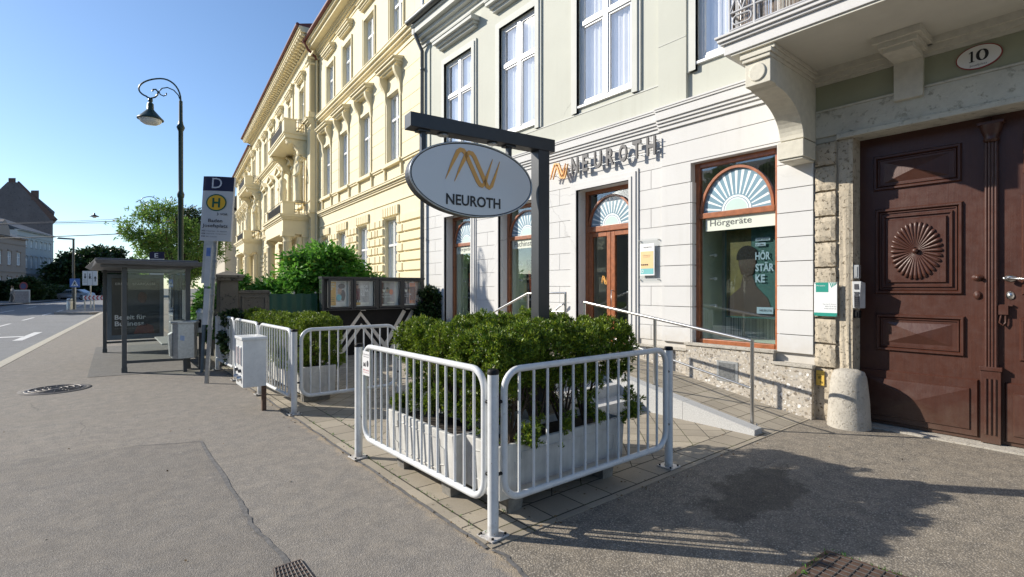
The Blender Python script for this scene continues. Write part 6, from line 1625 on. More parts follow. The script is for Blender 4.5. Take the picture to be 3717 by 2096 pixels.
m = MB(); m.box((1.20, 11.34, 0), (1.26, 11.40, .27)); m.build('stand', GREYINK, t)
# shelter
SHG = plain('grey_green_shelter_steel', (.075, .078, .08), .45, metal=.2, var=.15, scale=12)
bs = thing('bus_shelter', 'grey steel and glass bus shelter with flat roof and bank advert panel', 'bus shelter', (.7, 13.8, 0))
Fn, Ff, Bn, Bf = (.33, 11.95), (.06, 15.9), (1.32, 11.75), (1.42, 15.9)
for (x, y) in (Fn, Ff, Bn, Bf): m = MB(); m.box((x - .038, y - .038, 0), (x + .038, y + .038, 2.02)); m.box((x - .045, y - .045, 0), (x + .045, y + .045, .10)); m.build('post', SHG, bs, bevel=.004)
m = MB(); m.hexa([(-.07, 11.5, 2.03), (1.50, 11.3, 2.0), (1.60, 16.3, 2.0), (-.22, 16.4, 2.03)], [(-.10, 11.45, 2.10), (1.53, 11.27, 2.08), (1.63, 16.33, 2.08), (-.33, 16.43, 2.10)]); m.box((-.02, 11.7, 1.97), (1.4, 11.78, 2.02)); m.box((0, 16.0, 1.97), (1.45, 16.08, 2.02)); m.hexa([(-.04, 11.6, 2.101), (1.45, 11.4, 2.085), (1.52, 16.2, 2.085), (-.16, 16.3, 2.101)], [(-.10, 11.6, 2.13), (1.45, 11.4, 2.115), (1.52, 16.2, 2.115), (-.22, 16.3, 2.13)]); m.build('roof', plain('light_grey_roof_edge', (.12, .125, .135), .5, var=.15), bs, bevel=.012)
def rail2(a, b, z): m = MB(); m.hexa([(a[0], a[1] - .02, z), (b[0], b[1] - .02, z), (b[0], b[1] + .02, z), (a[0], a[1] + .02, z)], [(a[0], a[1] - .02, z + .05), (b[0], b[1] - .02, z + .05), (b[0], b[1] + .02, z + .05), (a[0], a[1] + .02, z + .05)]); return m
rail2(Fn, Bn, .17).build('bottom_rail', SHG, bs); rail2(Ff, Bf, .22).build('bottom_rail', SHG, bs)
m = MB(); m.box((1.34, 11.8, .25), (1.38, 15.9, .30)); m.box((1.34, 11.8, 1.93), (1.38, 15.9, 1.98)); m.box((1.34, 13.2, .3), (1.38, 13.26, 1.93)); m.box((1.34, 14.6, .3), (1.38, 14.66, 1.93)); m.build('back_rail', SHG, bs)
m = MB(); m.hexa([(Fn[0] + .05, 11.93, .23), (1.27, 11.77, .23), (1.27, 11.78, .23), (Fn[0] + .05, 11.94, .23)], [(Fn[0] + .05, 11.93, 1.95), (1.27, 11.77, 1.95), (1.27, 11.78, 1.95), (Fn[0] + .05, 11.94, 1.95)]); m.build('side_glass', SHGLASS, bs)
m = MB(); m.box((1.355, 11.82, .31), (1.363, 15.88, 1.92)); m.build('back_glass', SHGLASS, bs)
m = MB(); m.box((.10, 15.86, .30), (1.25, 15.94, 1.93)); ad = m.build('advert_frame', plain('grey_blue_frame', (.13, .16, .19), .4), bs, bevel=.01)
ADM = Matrix(((1, 0, 0, 0), (0, -1, 0, 15.86), (0, 0, 1, 0), (0, 0, 0, 1)))
m = MB(ADM); m.box((.19, .001, .42), (1.16, .004, 1.83)); m.build('advert_sheet', plain('dark_advert_print', (.030, .026, .024), .35, var=.5, scale=2.5, coat=.4), ad)
text('ERSTE   SPARKASSE', .26, 1.66, .82, .06, ADM, plain('dim_white_ink', (.55, .54, .52), .5), 'advert_lettering', ad, .005, .001, flip=False, bold=.015)
text('Bereit für', .25, .80, .62, .12, ADM, WHITEINK, 'advert_lettering', ad, .005, .001, flip=False, bold=.02)
text('Business.', .25, .64, .62, .12, ADM, WHITEINK, 'advert_lettering', ad, .005, .001, flip=False, bold=.02)
text('Besser in Topform: mit dem Konto', .25, .565, .5, .025, ADM, plain('dim_white_ink2', (.32, .31, .30), .5), 'advert_lettering', ad, .005, .001, flip=False)
m = MB(ADM); face_blob(m, .80, .012, 1.35, .9); m.build('advert_figure', plain('brownish_print', (.16, .085, .05), .5, var=.4, scale=12), ad)
m = MB(ADM); m.add([(.62, .006, .44), (1.05, .006, .44), (1.02, .006, .62), (.90, .006, .68), (.70, .006, .64)], [tuple(range(5))]); m.build('advert_figure', plain('dark_orange_print', (.22, .06, .03), .5, var=.3, scale=9), ad)
m = MB(); m.box((.92, 12.1, .46), (1.30, 13.9, .49)); m.build('bench_seat', plain('light_grey_bench', (.32, .33, .32), .5), bs, bevel=.01)
m = MB()
for y in (12.4, 13.6): m.box((1.25, y, .30), (1.35, y + .05, .46))
m.build('bench_bracket', SHG, bs)
m = MB(); m.box((1.30, 12.0, .95), (1.34, 12.5, 1.55)); m.build('timetable_board', plain('paper_board', (.40, .41, .40), .4, var=.2, scale=30), bs)
t = thing('second_bus_stop_sign', 'small bus stop sign lettered E seen above the shelter roof', 'sign', (1.42, 22.0, 0)); t.name = 'bus_stop_sign.001'; ORG[t.name] = Vector((1.42, 22.0, 0))
EM = Matrix(((vr.x, -vf.x, 0, 1.52), (vr.y, -vf.y, 0, 21.95), (0, 0, 1, 0), (0, 0, 0, 1)))
m = MB(EM); m.tube([(0, -.05, 0), (0, -.05, 2.8)], .03, 8); m.build('pole', GALV, t)
m = MB(EM); m.box((-.25, -.02, 2.05), (.25, .0, 2.62)); m.build('sign_board', plain('pale_grey_sign_2', (.50, .50, .50), .4), t)
m = MB(EM); m.box((-.25, -.02, 2.622), (.27, .002, 2.87)); m.build('navy_field', NAVY, t)
text('E', -.07, 2.67, .13, .15, EM, WHITEINK, 'stop_letter', t, .004, .002, flip=False)
m = MB(EM); oval_slab(m, 0, .001, .004, 2.46, .15, .13); m.build('green_ring', plain('traffic_green_3', (.008, .10, .06), .4), t)
m = MB(EM); oval_slab(m, 0, .001, .006, 2.46, .13, .11); m.build('yellow_disc', plain('traffic_yellow_2', (.74, .42, .03), .4), t)
text('H', -.055, 2.40, .11, .12, EM, plain('traffic_green_4', (.008, .10, .06), .4), 'roundel_letter', t, .0075, .002, flip=False, bold=.02)

# ------------------------------------------------------------------ street lamps
def arc_lamp(label, loc, k=1.0):
    t = thing('street_lamp', label, 'street lamp', (0, 0, 0), 0, 'curved old-style green street lamps')
    m = MB(); m.lathe([(.15, 0), (.15, .35), (.10, .45), (.085, .9), (.065, .95), (.062, 3.9), (.075, 3.92), (.085, 4.0), (.055, 4.08), (.055, 5.62), (.075, 5.66), (.095, 5.72), (.06, 5.80), (.045, 5.9), (.042, 6.4)], (0, 0, 0), 14); m.build('pole', LAMPG, t)
    # arm in local -x direction
    P = []
    for a in range(0, 185, 12): P.append((-.50 + .50 * cos(R(a)), 0, 6.38 + .60 * sin(R(a)) * (1 if a < 90 else 1)))
    P = [(0, 0, 6.3)] + [(-.52 + .52 * cos(R(a)) if a <= 90 else -.52 + .56 * cos(R(a)), 0, 6.42 + .56 * sin(R(a)) if a <= 90 else 6.72 + .26 * sin(R(a))) for a in range(0, 240, 10)]
    P += [(-.86, 0, 6.50), (-.78, 0, 6.47), (-.66, 0, 6.50), (-.60, 0, 6.56), (-.58, 0, 6.63), (-.64, 0, 6.70), (-.71, 0, 6.70), (-.73, 0, 6.65)]
    m = MB(); m.tube(P, .020, 8)
    m.tube([(0, 0, 6.38), (-.06, 0, 6.55), (-.18, 0, 6.68), (-.34, 0, 6.75), (-.48, 0, 6.73), (-.56, 0, 6.65), (-.53, 0, 6.57), (-.44, 0, 6.53), (-.37, 0, 6.56), (-.37, 0, 6.61)], .014, 8)
    m.build('curved_arm', LAMPG, t)
    m = MB(); m.lathe([(.0, .50), (.05, .49), (.05, .42), (.03, .40), (.07, .36), (.075, .22), (.085, .20), (.17, .10), (.24, .02), (.29, -.03), (.29, -.05), (.26, -.05)], (-.78, 0, 5.97), 20); m.build('lamp_shade', LAMPG, t)
    m = MB(); m.lathe([(.25, 0), (.22, -.07), (.14, -.12), (.0, -.14)], (-.78, 0, 5.92), 18); m.build('lamp_glass', plain('frosted_lamp_glass', (.60, .62, .62), .2, var=.02, coat=.5), t)
    t.location = loc; t.rotation_euler = (0, 0, R(140.9)); t.rotation_euler = (0, 0, R(-39.1)); t.scale = (k, k, k)
    return t
l1 = arc_lamp('tall dark green street lamp with curled arm behind the bus shelter', (1.58, 15.47, 0))
dup(l1, (2.62, 36.4, 0), R(-39.1), 'farther small curved street lamp rising out of the light green tree')

def cob(label, loc, h_, rz):
    t = thing('cobra_lamp', label, 'street lamp', (0, 0, 0))
    m = MB(); m.lathe([(.10, 0), (.09, 1.5), (.06, h_)], (0, 0, 0), 10); m.build('pole', plain('dark_grey_lamp_pole', (.05, .06, .065), .5), t)
    m = MB(); m.hexa([(-1.1, -.12, h_ - .02), (.05, -.05, h_ - .08), (.05, .05, h_ - .08), (-1.1, .12, h_ - .02)], [(-1.0, -.10, h_ + .1), (.05, -.05, h_ + .02), (.05, .05, h_ + .02), (-1.0, .10, h_ + .1)]); m.build('lamp_head', plain('grey_lamp_head', (.12, .13, .14), .5), t)
    t.location = loc; t.rotation_euler = (0, 0, rz); return t
cob('modern grey street lamp on the traffic island with the pedestrian sign', (-1.57, 48.0, 0), 5.1, R(-39.1))
# traffic signs on the island
def flat_sign(name, label, cat, p, zc, w_, h_, mat, pole=True, r_=.04, leg=None):
    M = Matrix(((vr.x, -vf.x, 0, p[0]), (vr.y, -vf.y, 0, p[1]), (0, 0, 1, 0), (0, 0, 0, 1)))
    t = thing(name, label, cat, (p[0], p[1], 0))
    m = MB(M); m.box((-w_ / 2, .0, zc - h_ / 2), (w_ / 2, .03, zc + h_ / 2)); m.build('sign_board', mat, t, bevel=.01)
    for lx in (leg or [0]): m = MB(M); m.tube([(lx, -.04, 0), (lx, -.04, zc + h_ / 2)], r_, 8); m.build('sign_post', GALV, t)
    return t, M
WS = plain('white_sign_face', (.62, .62, .62), .4, var=.03)
t, M = flat_sign('pedestrian_sign', 'blue crossing sign with white triangle on the island lamp post', 'traffic sign', (-1.47, 47.5), 1.92, .72, .62, plain('signal_blue', (.02, .10, .35), .4), r_=.03)
m = MB(M); m.add([(-.26, .032, 1.70), (.26, .032, 1.70), (0, .032, 2.16)], [(0, 1, 2)]); m.build('white_triangle', WS, t)
m = MB(M); m.lathe([(0, -.035), (.035, 0), (0, .035)], (0, .034, 2.03), 8, 1, .05); m.add([(-.05, .034, 1.98), (.04, .034, 1.98), (.12, .034, 1.90), (.09, .034, 1.88), (.04, .034, 1.92), (.04, .034, 1.86), (.14, .034, 1.73), (.09, .034, 1.73), (.0, .034, 1.84), (-.10, .034, 1.73), (-.15, .034, 1.73), (-.05, .034, 1.87), (-.12, .034, 1.86)], [tuple(range(13))]); m.build('walking_figure', INK, t)
t, M = flat_sign('lane_sign', 'white lane arrow board with two down arrows and one up arrow on the island', 'traffic sign', (-.67, 49.5), 2.30, 1.14, 1.08, WS)
for x, z, d in ((-.36, 2.50, -1), (.0, 2.50, -1), (.40, 2.20, 1)):
    ribbon([[(x, z - .15 * d, .035), (x, z + .12 * d, .035)], [(x, z + .08 * d, .11), (x, z + .25 * d, .005)]], M, .031, .003, INK, 'lane_arrow', t)
m = MB(M); m.box((-.10, .031, 2.25), (.14, .034, 2.28)); m.box((-.19, .031, 1.80), (-.175, .034, 2.8)); m.box((.19, .031, 1.80), (.205, .034, 2.8)); m.build('lane_line', GREYINK, t)
for k in range(3): text(('Bus', 'Taxi', 'frei')[k], -.48, 2.15 - .1 * k, .22, .06, M, GREYINK, 'supplement_text', t, .031, .002, flip=False)
t, M = flat_sign('chevron_barrier', 'red and white chevron barrier board standing on the traffic island', 'barrier', (-.44, 44.3), .90, 1.38, .30, WS, leg=[-.62, .0, .66])
for k in range(5):
    x = .52 - k * .27; ribbon([[(x + .12, 1.045, .045), (x - .0, .90, .045), (x + .12, .755, .045)]], M, .031, .003, plain('signal_red_%d' % k, (.42, .03, .03), .5) if k == 0 else bpy.data.materials['signal_red_0'], 'red_chevron', t)
t = thing('safety_bollard', 'short pale grey bollard at the foot of the island lamp post', 'bollard', (-1.72, 47.3, 0)); m = MB(); m.lathe([(.17, 0), (.17, .62), (.15, .68), (.17, .70), (.15, .82), (0, .86)], (-1.75, 47.3, 0), 14); m.build('bollard_body', GALV, t); m = MB(); m.lathe([(.176, .55), (.176, .62)], (-1.75, 47.3, 0), 14); m.build('band', WS, t)
# far side: no-parking sign, advert board, person, cars
t, M = flat_sign('no_parking_sign', 'round blue and red no-stopping sign in front of the dark bush', 'traffic sign', (-6.6, 76.4), .8, .05, .05, GALV)
m = MB(M); oval_slab(m, 0, .02, .05, 1.75, .45, .45); m.build('red_disc', plain('faded_red', (.22, .03, .05), .5), t)
m = MB(M); oval_slab(m, 0, .02, .06, 1.75, .30, .30); m.build('blue_disc', plain('faded_blue', (.05, .06, .2), .5), t)
t, M = flat_sign('advert_board', 'framed poster board on two legs under the no-stopping sign', 'billboard', (-6.7, 75.5), .60, 1.9, 1.5, WS, leg=[-.7, .7])
m = MB(M); m.box((-.8, .031, .0), (.8, .04, 1.2)); m.build('poster', PP['mid'], t)
t = thing('person', 'distant person in pale top and dark trousers walking on the far pavement', 'person', (-7.3, 74.5, 0))
sk = [(0, .88), (0, 1.12), (0, 1.36), (0, 1.50), (0, 1.66)]
def skin_body(t, base, mat):
    vs = [(0, 0, .90), (0, 0, 1.15), (0, 0, 1.38), (0, 0, 1.50), (0, 0, 1.64), (-.19, 0, 1.36), (-.26, .03, 1.10), (-.25, -.08, .86), (.19, 0, 1.36), (.26, -.03, 1.10), (.24, .08, .86), (-.10, 0, .86), (-.12, -.12, .48), (-.12, .04, .06), (.10, 0, .86), (.12, .10, .48), (.12, .20, .06), (-.12, -.08, .02), (.12, .08, .02)]
    es = [(0, 1), (1, 2), (2, 3), (3, 4), (2, 5), (5, 6), (6, 7), (2, 8), (8, 9), (9, 10), (0, 11), (11, 12), (12, 13), (13, 17), (0, 14), (14, 15), (15, 16), (16, 18)]
    rad = [.15, .14, .15, .06, .105, .065, .045, .035, .065, .045, .035, .095, .065, .045, .095, .065, .045, .04, .04]
    me = bpy.data.meshes.new('body'); me.from_pydata(vs, es, []); o = bpy.data.objects.new('body', me); COL.objects.link(o); o.parent = t; o.rotation_euler = (0, 0, 2.2)
    mo = o.modifiers.new('skin', 'SKIN'); 
    for k, r_ in enumerate(rad): me.skin_vertices[0].data[k].radius = (r_, r_)
    me.skin_vertices[0].data[0].use_root = True
    s_ = o.modifiers.new('sub', 'SUBSURF'); s_.levels = 1; s_.render_levels = 1; me.materials.append(mat); ORG[o.name] = ORG[t.name]; return o
skin_body(t, None, plain('pale_shirt', (.34, .33, .33), .9))
m = MB(); m.lathe([(.12, .05), (.15, .45), (.17, .80), (.17, .98)], (-7.3, 74.5, 0), 12, 1, .8); m.build('trousers', GREYINK, t)
m = MB(); m.lathe([(.0, 1.57), (.10, 1.60), (.115, 1.68), (.09, 1.76), (0, 1.78)], (-7.3, 74.5, 0), 12); m.build('hair', BARK, t)

def car(label, loc, rz, col, glass=None, van=False, k=1.0):
    t = thing('parked_car', label, 'car', (0, 0, 0), 0, 'cars parked at the far end of the street')
    L_ = 4.3; W_ = .87
    pr = [(-2.15, .30), (-2.17, .62), (-1.95, .80), (-1.25, .92), (-.65, 1.38), (.85, 1.44), (1.55, 1.05), (2.05, .95), (2.15, .60), (2.12, .30)] if not van else [(-2.4, .3), (-2.42, .8), (-1.9, 1.1), (-1.35, 1.75), (2.2, 1.82), (2.35, 1.1), (2.35, .3)]
    m = MB(); n_ = len(pr); vs = []
    for y, sc in ((-W_, .93), (-W_ * .86, 1.0), (W_ * .86, 1.0), (W_, .93)):
        vs += [(x * (.985 if sc < 1 else 1), y if z < .9 else y * .88, .3 + (z - .3) * sc) for x, z in pr]
    fs = [tuple(range(n_)), tuple(range(4 * n_ - 1, 3 * n_ - 1, -1))]
    for j in range(3): fs += [(j * n_ + i, (j + 1) * n_ + i, (j + 1) * n_ + (i + 1) % n_, j * n_ + (i + 1) % n_) for i in range(n_)]
    m.add(vs, fs); m.build('body', col, t, bevel=.05)
    m = MB()
    for y in (-W_ * .80, W_ * .80):
        y2 = y * 1.03
        if van: m.prism([(-1.5, 1.15), (-1.2, 1.6), (-.2, 1.62), (-.2, 1.12)], y * 1.1, y2 * 1.1, 1)
        else: m.prism([(-1.05, .96), (-.58, 1.32), (.78, 1.37), (1.35, 1.02)], y * 1.05, y2 * 1.09, 1)
    m.box((-1.08, -.6, 1.0), (-1.0, .6, 1.1)); m.build('window', PANE, t)
    for x in (-1.35, 1.35):
        for y in (-W_ + .02, W_ - .2):
            m = MB(); m.tube([(x, y, .31), (x, y + .18, .31)], .31, 18); wh = m.build('wheel', BLACKP, t); m = MB(); m.tube([(x, y - .01, .31), (x, y + .19, .31)], .18, 12); m.build('rim', GALV, wh)
    for y in (-.6, .6): m = MB(); m.box((-2.18, y - .15, .62), (-2.12, y + .15, .74)); m.build('headlight', WS, t)
    t.location = loc; t.rotation_euler = (0, 0, rz); t.scale = (k, k, k); return t
CARS = plain('silver_car_paint', (.35, .37, .40), .3, metal=.4, var=.05, coat=.5)
CARW = plain('white_car_paint', (.62, .63, .64), .3, var=.04, coat=.5)
car('silver car with blue reflections parked behind the traffic island', (-2.9, 92.5, -.1), R(-30), CARS)
car('white van parked beyond the island at the street end', (.6, 118, -.1), R(-78), CARW, van=True)
c1 = car('small white car parked far off, left of the shelter post', (2.1, 112, -.1), R(-80), CARW)
car('small dark car parked farthest right beyond the chevron barrier', (3.3, 109, -.1), R(-80), plain('dark_car_paint', (.05, .05, .06), .3, coat=.5))

# ------------------------------------------------------------------ manhole and drain covers
CAST = plain('worn_cast_iron', (.11, .10, .095), .55, metal=.5, var=.35, scale=30, bmp=.3)
t = thing('manhole_cover', 'round cast-iron manhole cover in the pavement at the left', 'manhole cover', (-.56, 10.66, 0))
m = MB(); m.lathe([(.44, 0), (.44, .006), (.38, .008)], (-.56, 10.66, 0), 40); m.build('ring', plain('concrete_ring', (.15, .14, .13), .9, var=.2, scale=30), t)
m = MB(); m.lathe([(.37, .0), (.37, .011), (.36, .012)], (-.56, 10.66, 0), 40)
m.build('lid', CAST, t)
m = MB()
for r_ in (.31, .23, .15, .08): m.tube([(-.56 + r_ * cos(2 * pi * k / 32), 10.66 + r_ * sin(2 * pi * k / 32), .013) for k in range(32)], .012, 6, closed=True)
for k in range(12): a = 2 * pi * k / 12; m.tube([(-.56 + .1 * cos(a), 10.66 + .1 * sin(a), .013), (-.56 + .34 * cos(a), 10.66 + .34 * sin(a), .013)], .008, 5)
m.build('raised_pattern', CAST, t)
def drain(name, label, pts, z=.012, lines=9):
    t = thing(name, label, 'drain cover', (pts[0][0], pts[0][1], 0))
    A, B, C_, D_ = [Vector((*p, 0)) for p in pts]
    def q(u, v_): return A.lerp(B, u).lerp(D_.lerp(C_, u), v_)
    m = MB(); m.add([(*q(u, v_).xy, zz) for zz in (0, z) for u, v_ in ((-.05, -.05), (1.05, -.05), (1.05, 1.05), (-.05, 1.05))], [(4, 5, 6, 7), (0, 1, 5, 4), (1, 2, 6, 5), (2, 3, 7, 6), (3, 0, 4, 7)]); m.build('iron_plate', plain('rusty_iron_' + name, (.12, .075, .055), .7, metal=.3, var=.35, scale=25), t)
    m = MB()
    for k in range(lines + 1):
        s_ = k / lines
        for a, b in ((q(s_, 0), q(s_, 1)), (q(0, s_), q(1, s_))): m.tube([(a.x, a.y, z + .001), (b.x, b.y, z + .001)], .0045, 5)
    m.build('tread_ridge', CAST, t)
    return t
drain('drain_cover', 'square brown iron drain cover with diamond ridges at the bottom edge right of centre', [(3.37, 1.14), (3.42, .50), (2.78, .46), (2.74, 1.17)], .014, 12)
drain('small_drain_cover', 'dark small cover at the bottom edge where the tar seam ends', [(.76, 3.06), (.90, 3.06), (.90, 2.72), (.70, 2.72)], .010, 8)

# ------------------------------------------------------------------ trees, bushes
def tree(name, label, cat, base, h_, crown, mat, seed, nclump, nleaf, ln, wd, trunk=.14, group=None, sparse=.0, spread=.9, low=.35, lean=(0, 0)):
    """crown: (cx,cy,cz,rx,ry,rz) ellipsoids in world metres relative to base"""
    t = thing(name, label, cat, base, 0, group)
    rng = np.random.default_rng(seed); rr_ = random.Random(seed); B = Vector(base)
    cl = []
    for (cx, cy, cz, rx, ry, rz) in crown:
        k = int(nclump * (rx * ry * rz) ** .5 / sum((c[3] * c[4] * c[5]) ** .5 for c in crown)) + 2
        for _ in range(k):
            v_ = rng.normal(0, 1, 3); v_ /= np.linalg.norm(v_); r_ = rng.uniform(.45, 1.05) ** .6
            cl.append((cx + v_[0] * rx * r_, cy + v_[1] * ry * r_, cz + v_[2] * rz * r_, v_))
    P = []; D = []
    per = max(3, nleaf // len(cl)); cs = (crown[0][3] + crown[0][5]) * .5 * .16 * spread
    for x, y, z, v_ in cl:
        k = int(per * rng.uniform(.5, 1.5)); q = rng.normal(0, 1, (k, 3)) * np.array([cs, cs, cs * .6]); 
        P.append(q + np.array([x, y, z]) + np.array(base)); d = q / (np.linalg.norm(q, axis=1)[:, None] + 1e-6) * .6 + v_ * .5; d[:, 2] += .15; D.append(d)
    P = np.concatenate(P); D = np.concatenate(D); D /= np.linalg.norm(D, axis=1)[:, None] + 1e-6
    leaves('crown', P, D, 5, ln, wd, .55, mat, t, seed, droop=.25)
    m = MB(); cx, cy, cz = crown[0][:3]; top = B + Vector((cx, cy, cz))
    fork = B + Vector((cx * .4, cy * .4, h_ * low))
    m.tube([B, B.lerp(fork, .5) + Vector((trunk * .3, 0, 0)), fork], [trunk * 1.2, trunk, trunk * .8], 10)
    for k in range(min(len(cl), 26)):
        c = cl[rng.integers(len(cl))]; e = B + Vector(c[:3]); mid = fork.lerp(e, .5) + Vector((rr_.uniform(-.1, .1), rr_.uniform(-.1, .1), rr_.uniform(0, .15))) * h_ * .1
        m.tube([fork, mid, e], [trunk * .45, trunk * .22, trunk * .06], 6)
    m.build('trunk', BARK, t)
    return t
tree('street_tree', 'light green tree with feathery branches rising behind the bus shelter', 'tree', (2.3, 24.0, 0), 5, [(-.1, 0, 2.9, 1.15, 1.1, 1.3), (-.95, .6, 3.8, .85, .7, .8), (.7, -.6, 3.2, .85, .8, 1.0), (-.55, .4, 4.6, .5, .5, .4)], TREEL, 21, 100, 3600, .15, .045, .11, spread=1.0)
tree('conifer', 'darker bluish conifer behind the light green street tree', 'tree', (3.2, 29.5, 0), 6, [(.1, 0, 3.6, 1.0, 1.0, 1.5), (.1, 0, 4.9, .6, .6, .6)], DARKL, 22, 80, 3000, .18, .05, .13)
BUSHL2 = leaf_mat('bright_chestnut_leaf', (.035, .13, .018), (.09, .26, .03), (.20, .42, .06), .4)
tree('chestnut_bush', 'broad-leaved green bush behind the garden wall and poster showcase', 'bush', (4.3, 13.2, 0), 2.7, [(.1, -.1, 1.75, .95, .8, .80), (-.75, .35, 1.35, .55, .5, .5), (.85, -.5, 1.55, .45, .45, .45), (.15, 0, 2.2, .6, .6, .42)], BUSHL2, 23, 170, 5600, .150, .060, .05, spread=1.0, low=.2)
tree('ivy_bush', 'dark bush at the corner between the showcase and the white wall', 'bush', (6.5, 11.35, 0), 1.6, [(0, 0, .95, .22, .22, .65)], DARKL, 24, 60, 1300, .09, .06, .03, low=.2)
tree('wall_bush', 'green shrub over the low wall between bus shelter and bus stop sign', 'bush', (2.35, 14.2, 0), 1.9, [(0, 0, 1.1, .5, 1.3, .85), (.2, 2.2, 1.0, .5, 1.4, .8)], BUSHL, 25, 120, 4200, .11, .05, .04, low=.2)
tree('ivy', 'dark green ivy hanging over the far railing at the stone pillar', 'climbing plant', (1.95, 10.6, 0), 1.2, [(0, 0, .85, .2, .5, .32), (-.08, -.2, .55, .12, .35, .3)], DARKL, 26, 60, 1500, .075, .06, .02, low=.2)
BASEC = [(0, 0, 5.5, 4.4, 4.2, 4.6), (-2.5, -1, 4.2, 3.0, 3, 3.4), (3.0, 1, 4.6, 2.8, 2.8, 3.6)]
for k, (x, y, s_, lab) in enumerate(((-2.3, 119, .90, 'large dark tree right of the white town house at the street end'), (.3, 126, .90, 'large dark tree in the middle of the far tree group'), (3.6, 121, .66, 'dark tree at the right end of the far tree group, behind the signs'))):
    t = tree('far_tree', lab, 'tree', (x, y, -.1), 10, [tuple(c * s_ for c in e) for e in BASEC], DARKL, 30 + k, 130, 5200, .62, .34, .35, 'dark trees at the end of the street', low=.25)
tree('far_bush', 'dark rounded bush in front of the white town house', 'bush', (-7.3, 86.0, 0), 3, [(0, 0, 1.3, 1.5, 1.3, 1.25)], DARKL, 35, 80, 3000, .35, .2, .1, low=.2)
tree('far_bush', 'dark bush at the left edge beside the low beige house', 'bush', (-10.2, 87.5, 0), 2.4, [(0, 0, 1.1, 2.0, 1.6, 1.2)], DARKL, 36, 60, 2400, .35, .2, .1, low=.2)
t = thing('clipped_hedge', 'long dark clipped hedge beyond the far pavement', 'hedge', (-4.8, 90, 0))
rng = np.random.default_rng(40); n_ = 2600; u = rng.random(n_); P = np.stack([-6.6 + 3.2 * u + rng.uniform(-.4, .4, n_), 88 + 10 * u + rng.uniform(-.4, .4, n_), rng.uniform(0, 1.75, n_)], 1); D = rng.normal(0, 1, (n_, 3)); D /= np.linalg.norm(D, axis=1)[:, None]
leaves('foliage', P, D, 4, .30, .2, .6, DARKL, t, 40)
m = MB(); m.tube([(-6.6, 88, 0), (-3.4, 98, 0)], .12, 6); m.build('stem_row', BARK, t)

# ------------------------------------------------------------------ overhead wires with span lamps
t = thing('overhead_wires', 'thin span wires crossing the sky above the far street', 'wires', (0, 60, 6))
m = MB()
def ppt(px, py, Z):
    l = (px - 1288) / 1270 * Z; return (vf.x * Z + vr.x * l, vf.y * Z + vr.y * l, 1.6 + (724 - py) / 1270 * Z)
def sag(a, b, s_, n_=10): a = Vector(a); b = Vector(b); return [a.lerp(b, k / n_) - Vector((0, 0, s_ * 4 * (k / n_) * (1 - k / n_))) for k in range(n_ + 1)]
for a, b, s_, r_ in (((-20.5, 62, 5.9), (2.9, 44, 6.6), .25, .012), ((-20.8, 66, 6.4), (3.2, 60, 7.9), .2, .012), ((-12.5, 44, 4.0), (1.0, 33, 4.4), .1, .022), ((-12.2, 44, 4.9), (1.3, 35, 5.3), .1, .018)):
    m.tube(sag(a, b, s_), r_, 5)
m.build('wire', GREYINK, t)
for k, (p, lab) in enumerate((((-.35, 40.5, 6.0), 'grey span lamp hanging from the wires, the higher of the two'), ((.95, 42.5, 5.2), 'grey span lamp hanging from the wires just above the shelter roof'))):
    t = thing('span_lamp', lab, 'street lamp', p, 0, 'lamps hung from overhead wires'); m = MB(); m.lathe([(.0, .22), (.04, .2), (.05, .1), (.22, .02), (.24, -.02), (.1, -.03)], p, 14); m.build('lamp_shade', SHG, t); m = MB(); m.lathe([(.12, -.03), (.08, -.09), (0, -.11)], p, 12); m.build('lamp_glass', WS, t)

# ------------------------------------------------------------------ the other side of the street (seen only in the shop windows)
op = thing('opposite_house', 'plain grey town house across the street from the shop, seen in its windows', 'building', (-19, 5, 0))
m = MB(); m.box((-30, -22, 0), (-19, 30, 8.5)); m.build('wall', plain('grey_opposite_render', (.20, .20, .19), .9, var=.1), op)
m = MB(); m.hexa([(-30, -22, 8.5), (-18.6, -22, 8.5), (-18.6, 30, 8.5), (-30, 30, 8.5)], [(-25, -22, 11), (-24, -22, 11), (-24, 30, 11), (-25, 30, 11)]); m.build('roof', ROOFRED, op)
for y in range(-20, 29, 4):
    for z in (1.2, 4.8): m = MB(); m.box((-19.0, y, z), (-18.95, y + 1.3, z + 2.1)); m.build('window', PANE2, op)
for k, (x, y) in enumerate(((-14.5, -9), (-14.8, 3), (-14.2, 14))):
    tree('avenue_tree', ('avenue tree across the street, nearest the gate side', 'avenue tree across the street opposite the shop door', 'avenue tree across the street towards the bus stop')[k], 'tree', (x, y, -.1), 8, [(0, 0, 5.5, 2.8, 2.8, 2.9)], DARKL, 60 + k, 70, 2600, .40, .24, .22, 'avenue trees across the street')

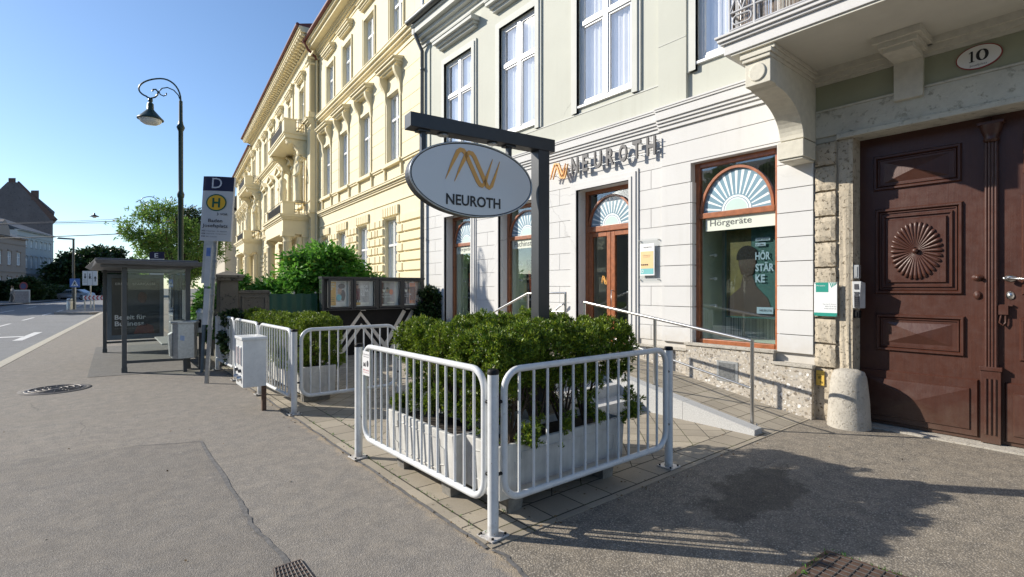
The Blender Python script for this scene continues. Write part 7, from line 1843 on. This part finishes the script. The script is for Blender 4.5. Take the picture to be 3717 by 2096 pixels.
# small litter: dry leaves, grit and weeds where they gather
rng = np.random.default_rng(77)
def litter(n_, f): return np.array([f() for _ in range(n_)])
def near():
    q = rng.random()
    if q < .45: return (1.83 + rng.normal(0, .03), rng.uniform(2.5, 10.5), .014)
    if q < .70: return (rng.uniform(1.9, 5.4), 2.46 + rng.normal(0, .03), .014)
    if q < .85: return (rng.uniform(2.0, 3.6), rng.uniform(2.6, 3.1), .016)
    return (rng.uniform(-1.0, 6.0), rng.uniform(.6, 8.0), .008)
P = litter(240, near); D = np.stack([rng.normal(0, 1, 240), rng.normal(0, 1, 240), rng.normal(0, .12, 240)], 1); D /= np.linalg.norm(D, axis=1)[:, None]
tag(leaves('leaf_litter', P, D, 1, .026, .014, .1, plain('dry_leaf', (.16, .10, .045), .9, var=.5, scale=40), None, 78), kind='stuff')
def weed():
    q = rng.random()
    if q < .5: a_ = rng.uniform(0, 2 * pi); e = rng.integers(4); u = rng.uniform(-.32, .32); dx, dy = ((.34, u), (-.34, u), (u, .34), (u, -.34))[e]; return (3.08 + dx, .82 + dy, .01)
    return (rng.choice([1.93, 2.2]) + rng.normal(0, .01), rng.uniform(2.5, 6.5), .012)
P = litter(260, weed); P += rng.normal(0, .01, P.shape) * np.array([1, 1, 0]); D = np.tile(np.array([0, 0, 1.0]), (260, 1))
tag(leaves('weed_growth', P, D, 3, .022, .006, .6, BUSHL, None, 79), kind='stuff')

for k, (x, y, lab) in enumerate(((-13.6, 62, 'unseen avenue tree added across the street to shade the far road, nearer one'), (-14.2, 74, 'unseen avenue tree added across the street to shade the far road, farther one'), (-17.5, 97, 'unseen tree added outside the left edge to shade the far bushes'))):
    tree('avenue_tree', lab, 'tree', (x, y, -.1), 11, [(0, 0, 7.5, 3.6, 4.6, 4.0)], DARKL, 70 + k, 80, 2600, .7, .45, .28, 'avenue trees across the street')  # unseen trees added to cast shade on the far road and bushes

car('dark blue car parked in the far row between the van and the small white car', (1.3, 104, -.1), R(-80), plain('dark_blue_car_paint', (.03, .05, .10), .3, coat=.5))
car('beige car parked farthest away at the end of the far row', (2.6, 124, -.1), R(-82), plain('beige_car_paint', (.40, .36, .28), .3, coat=.5))
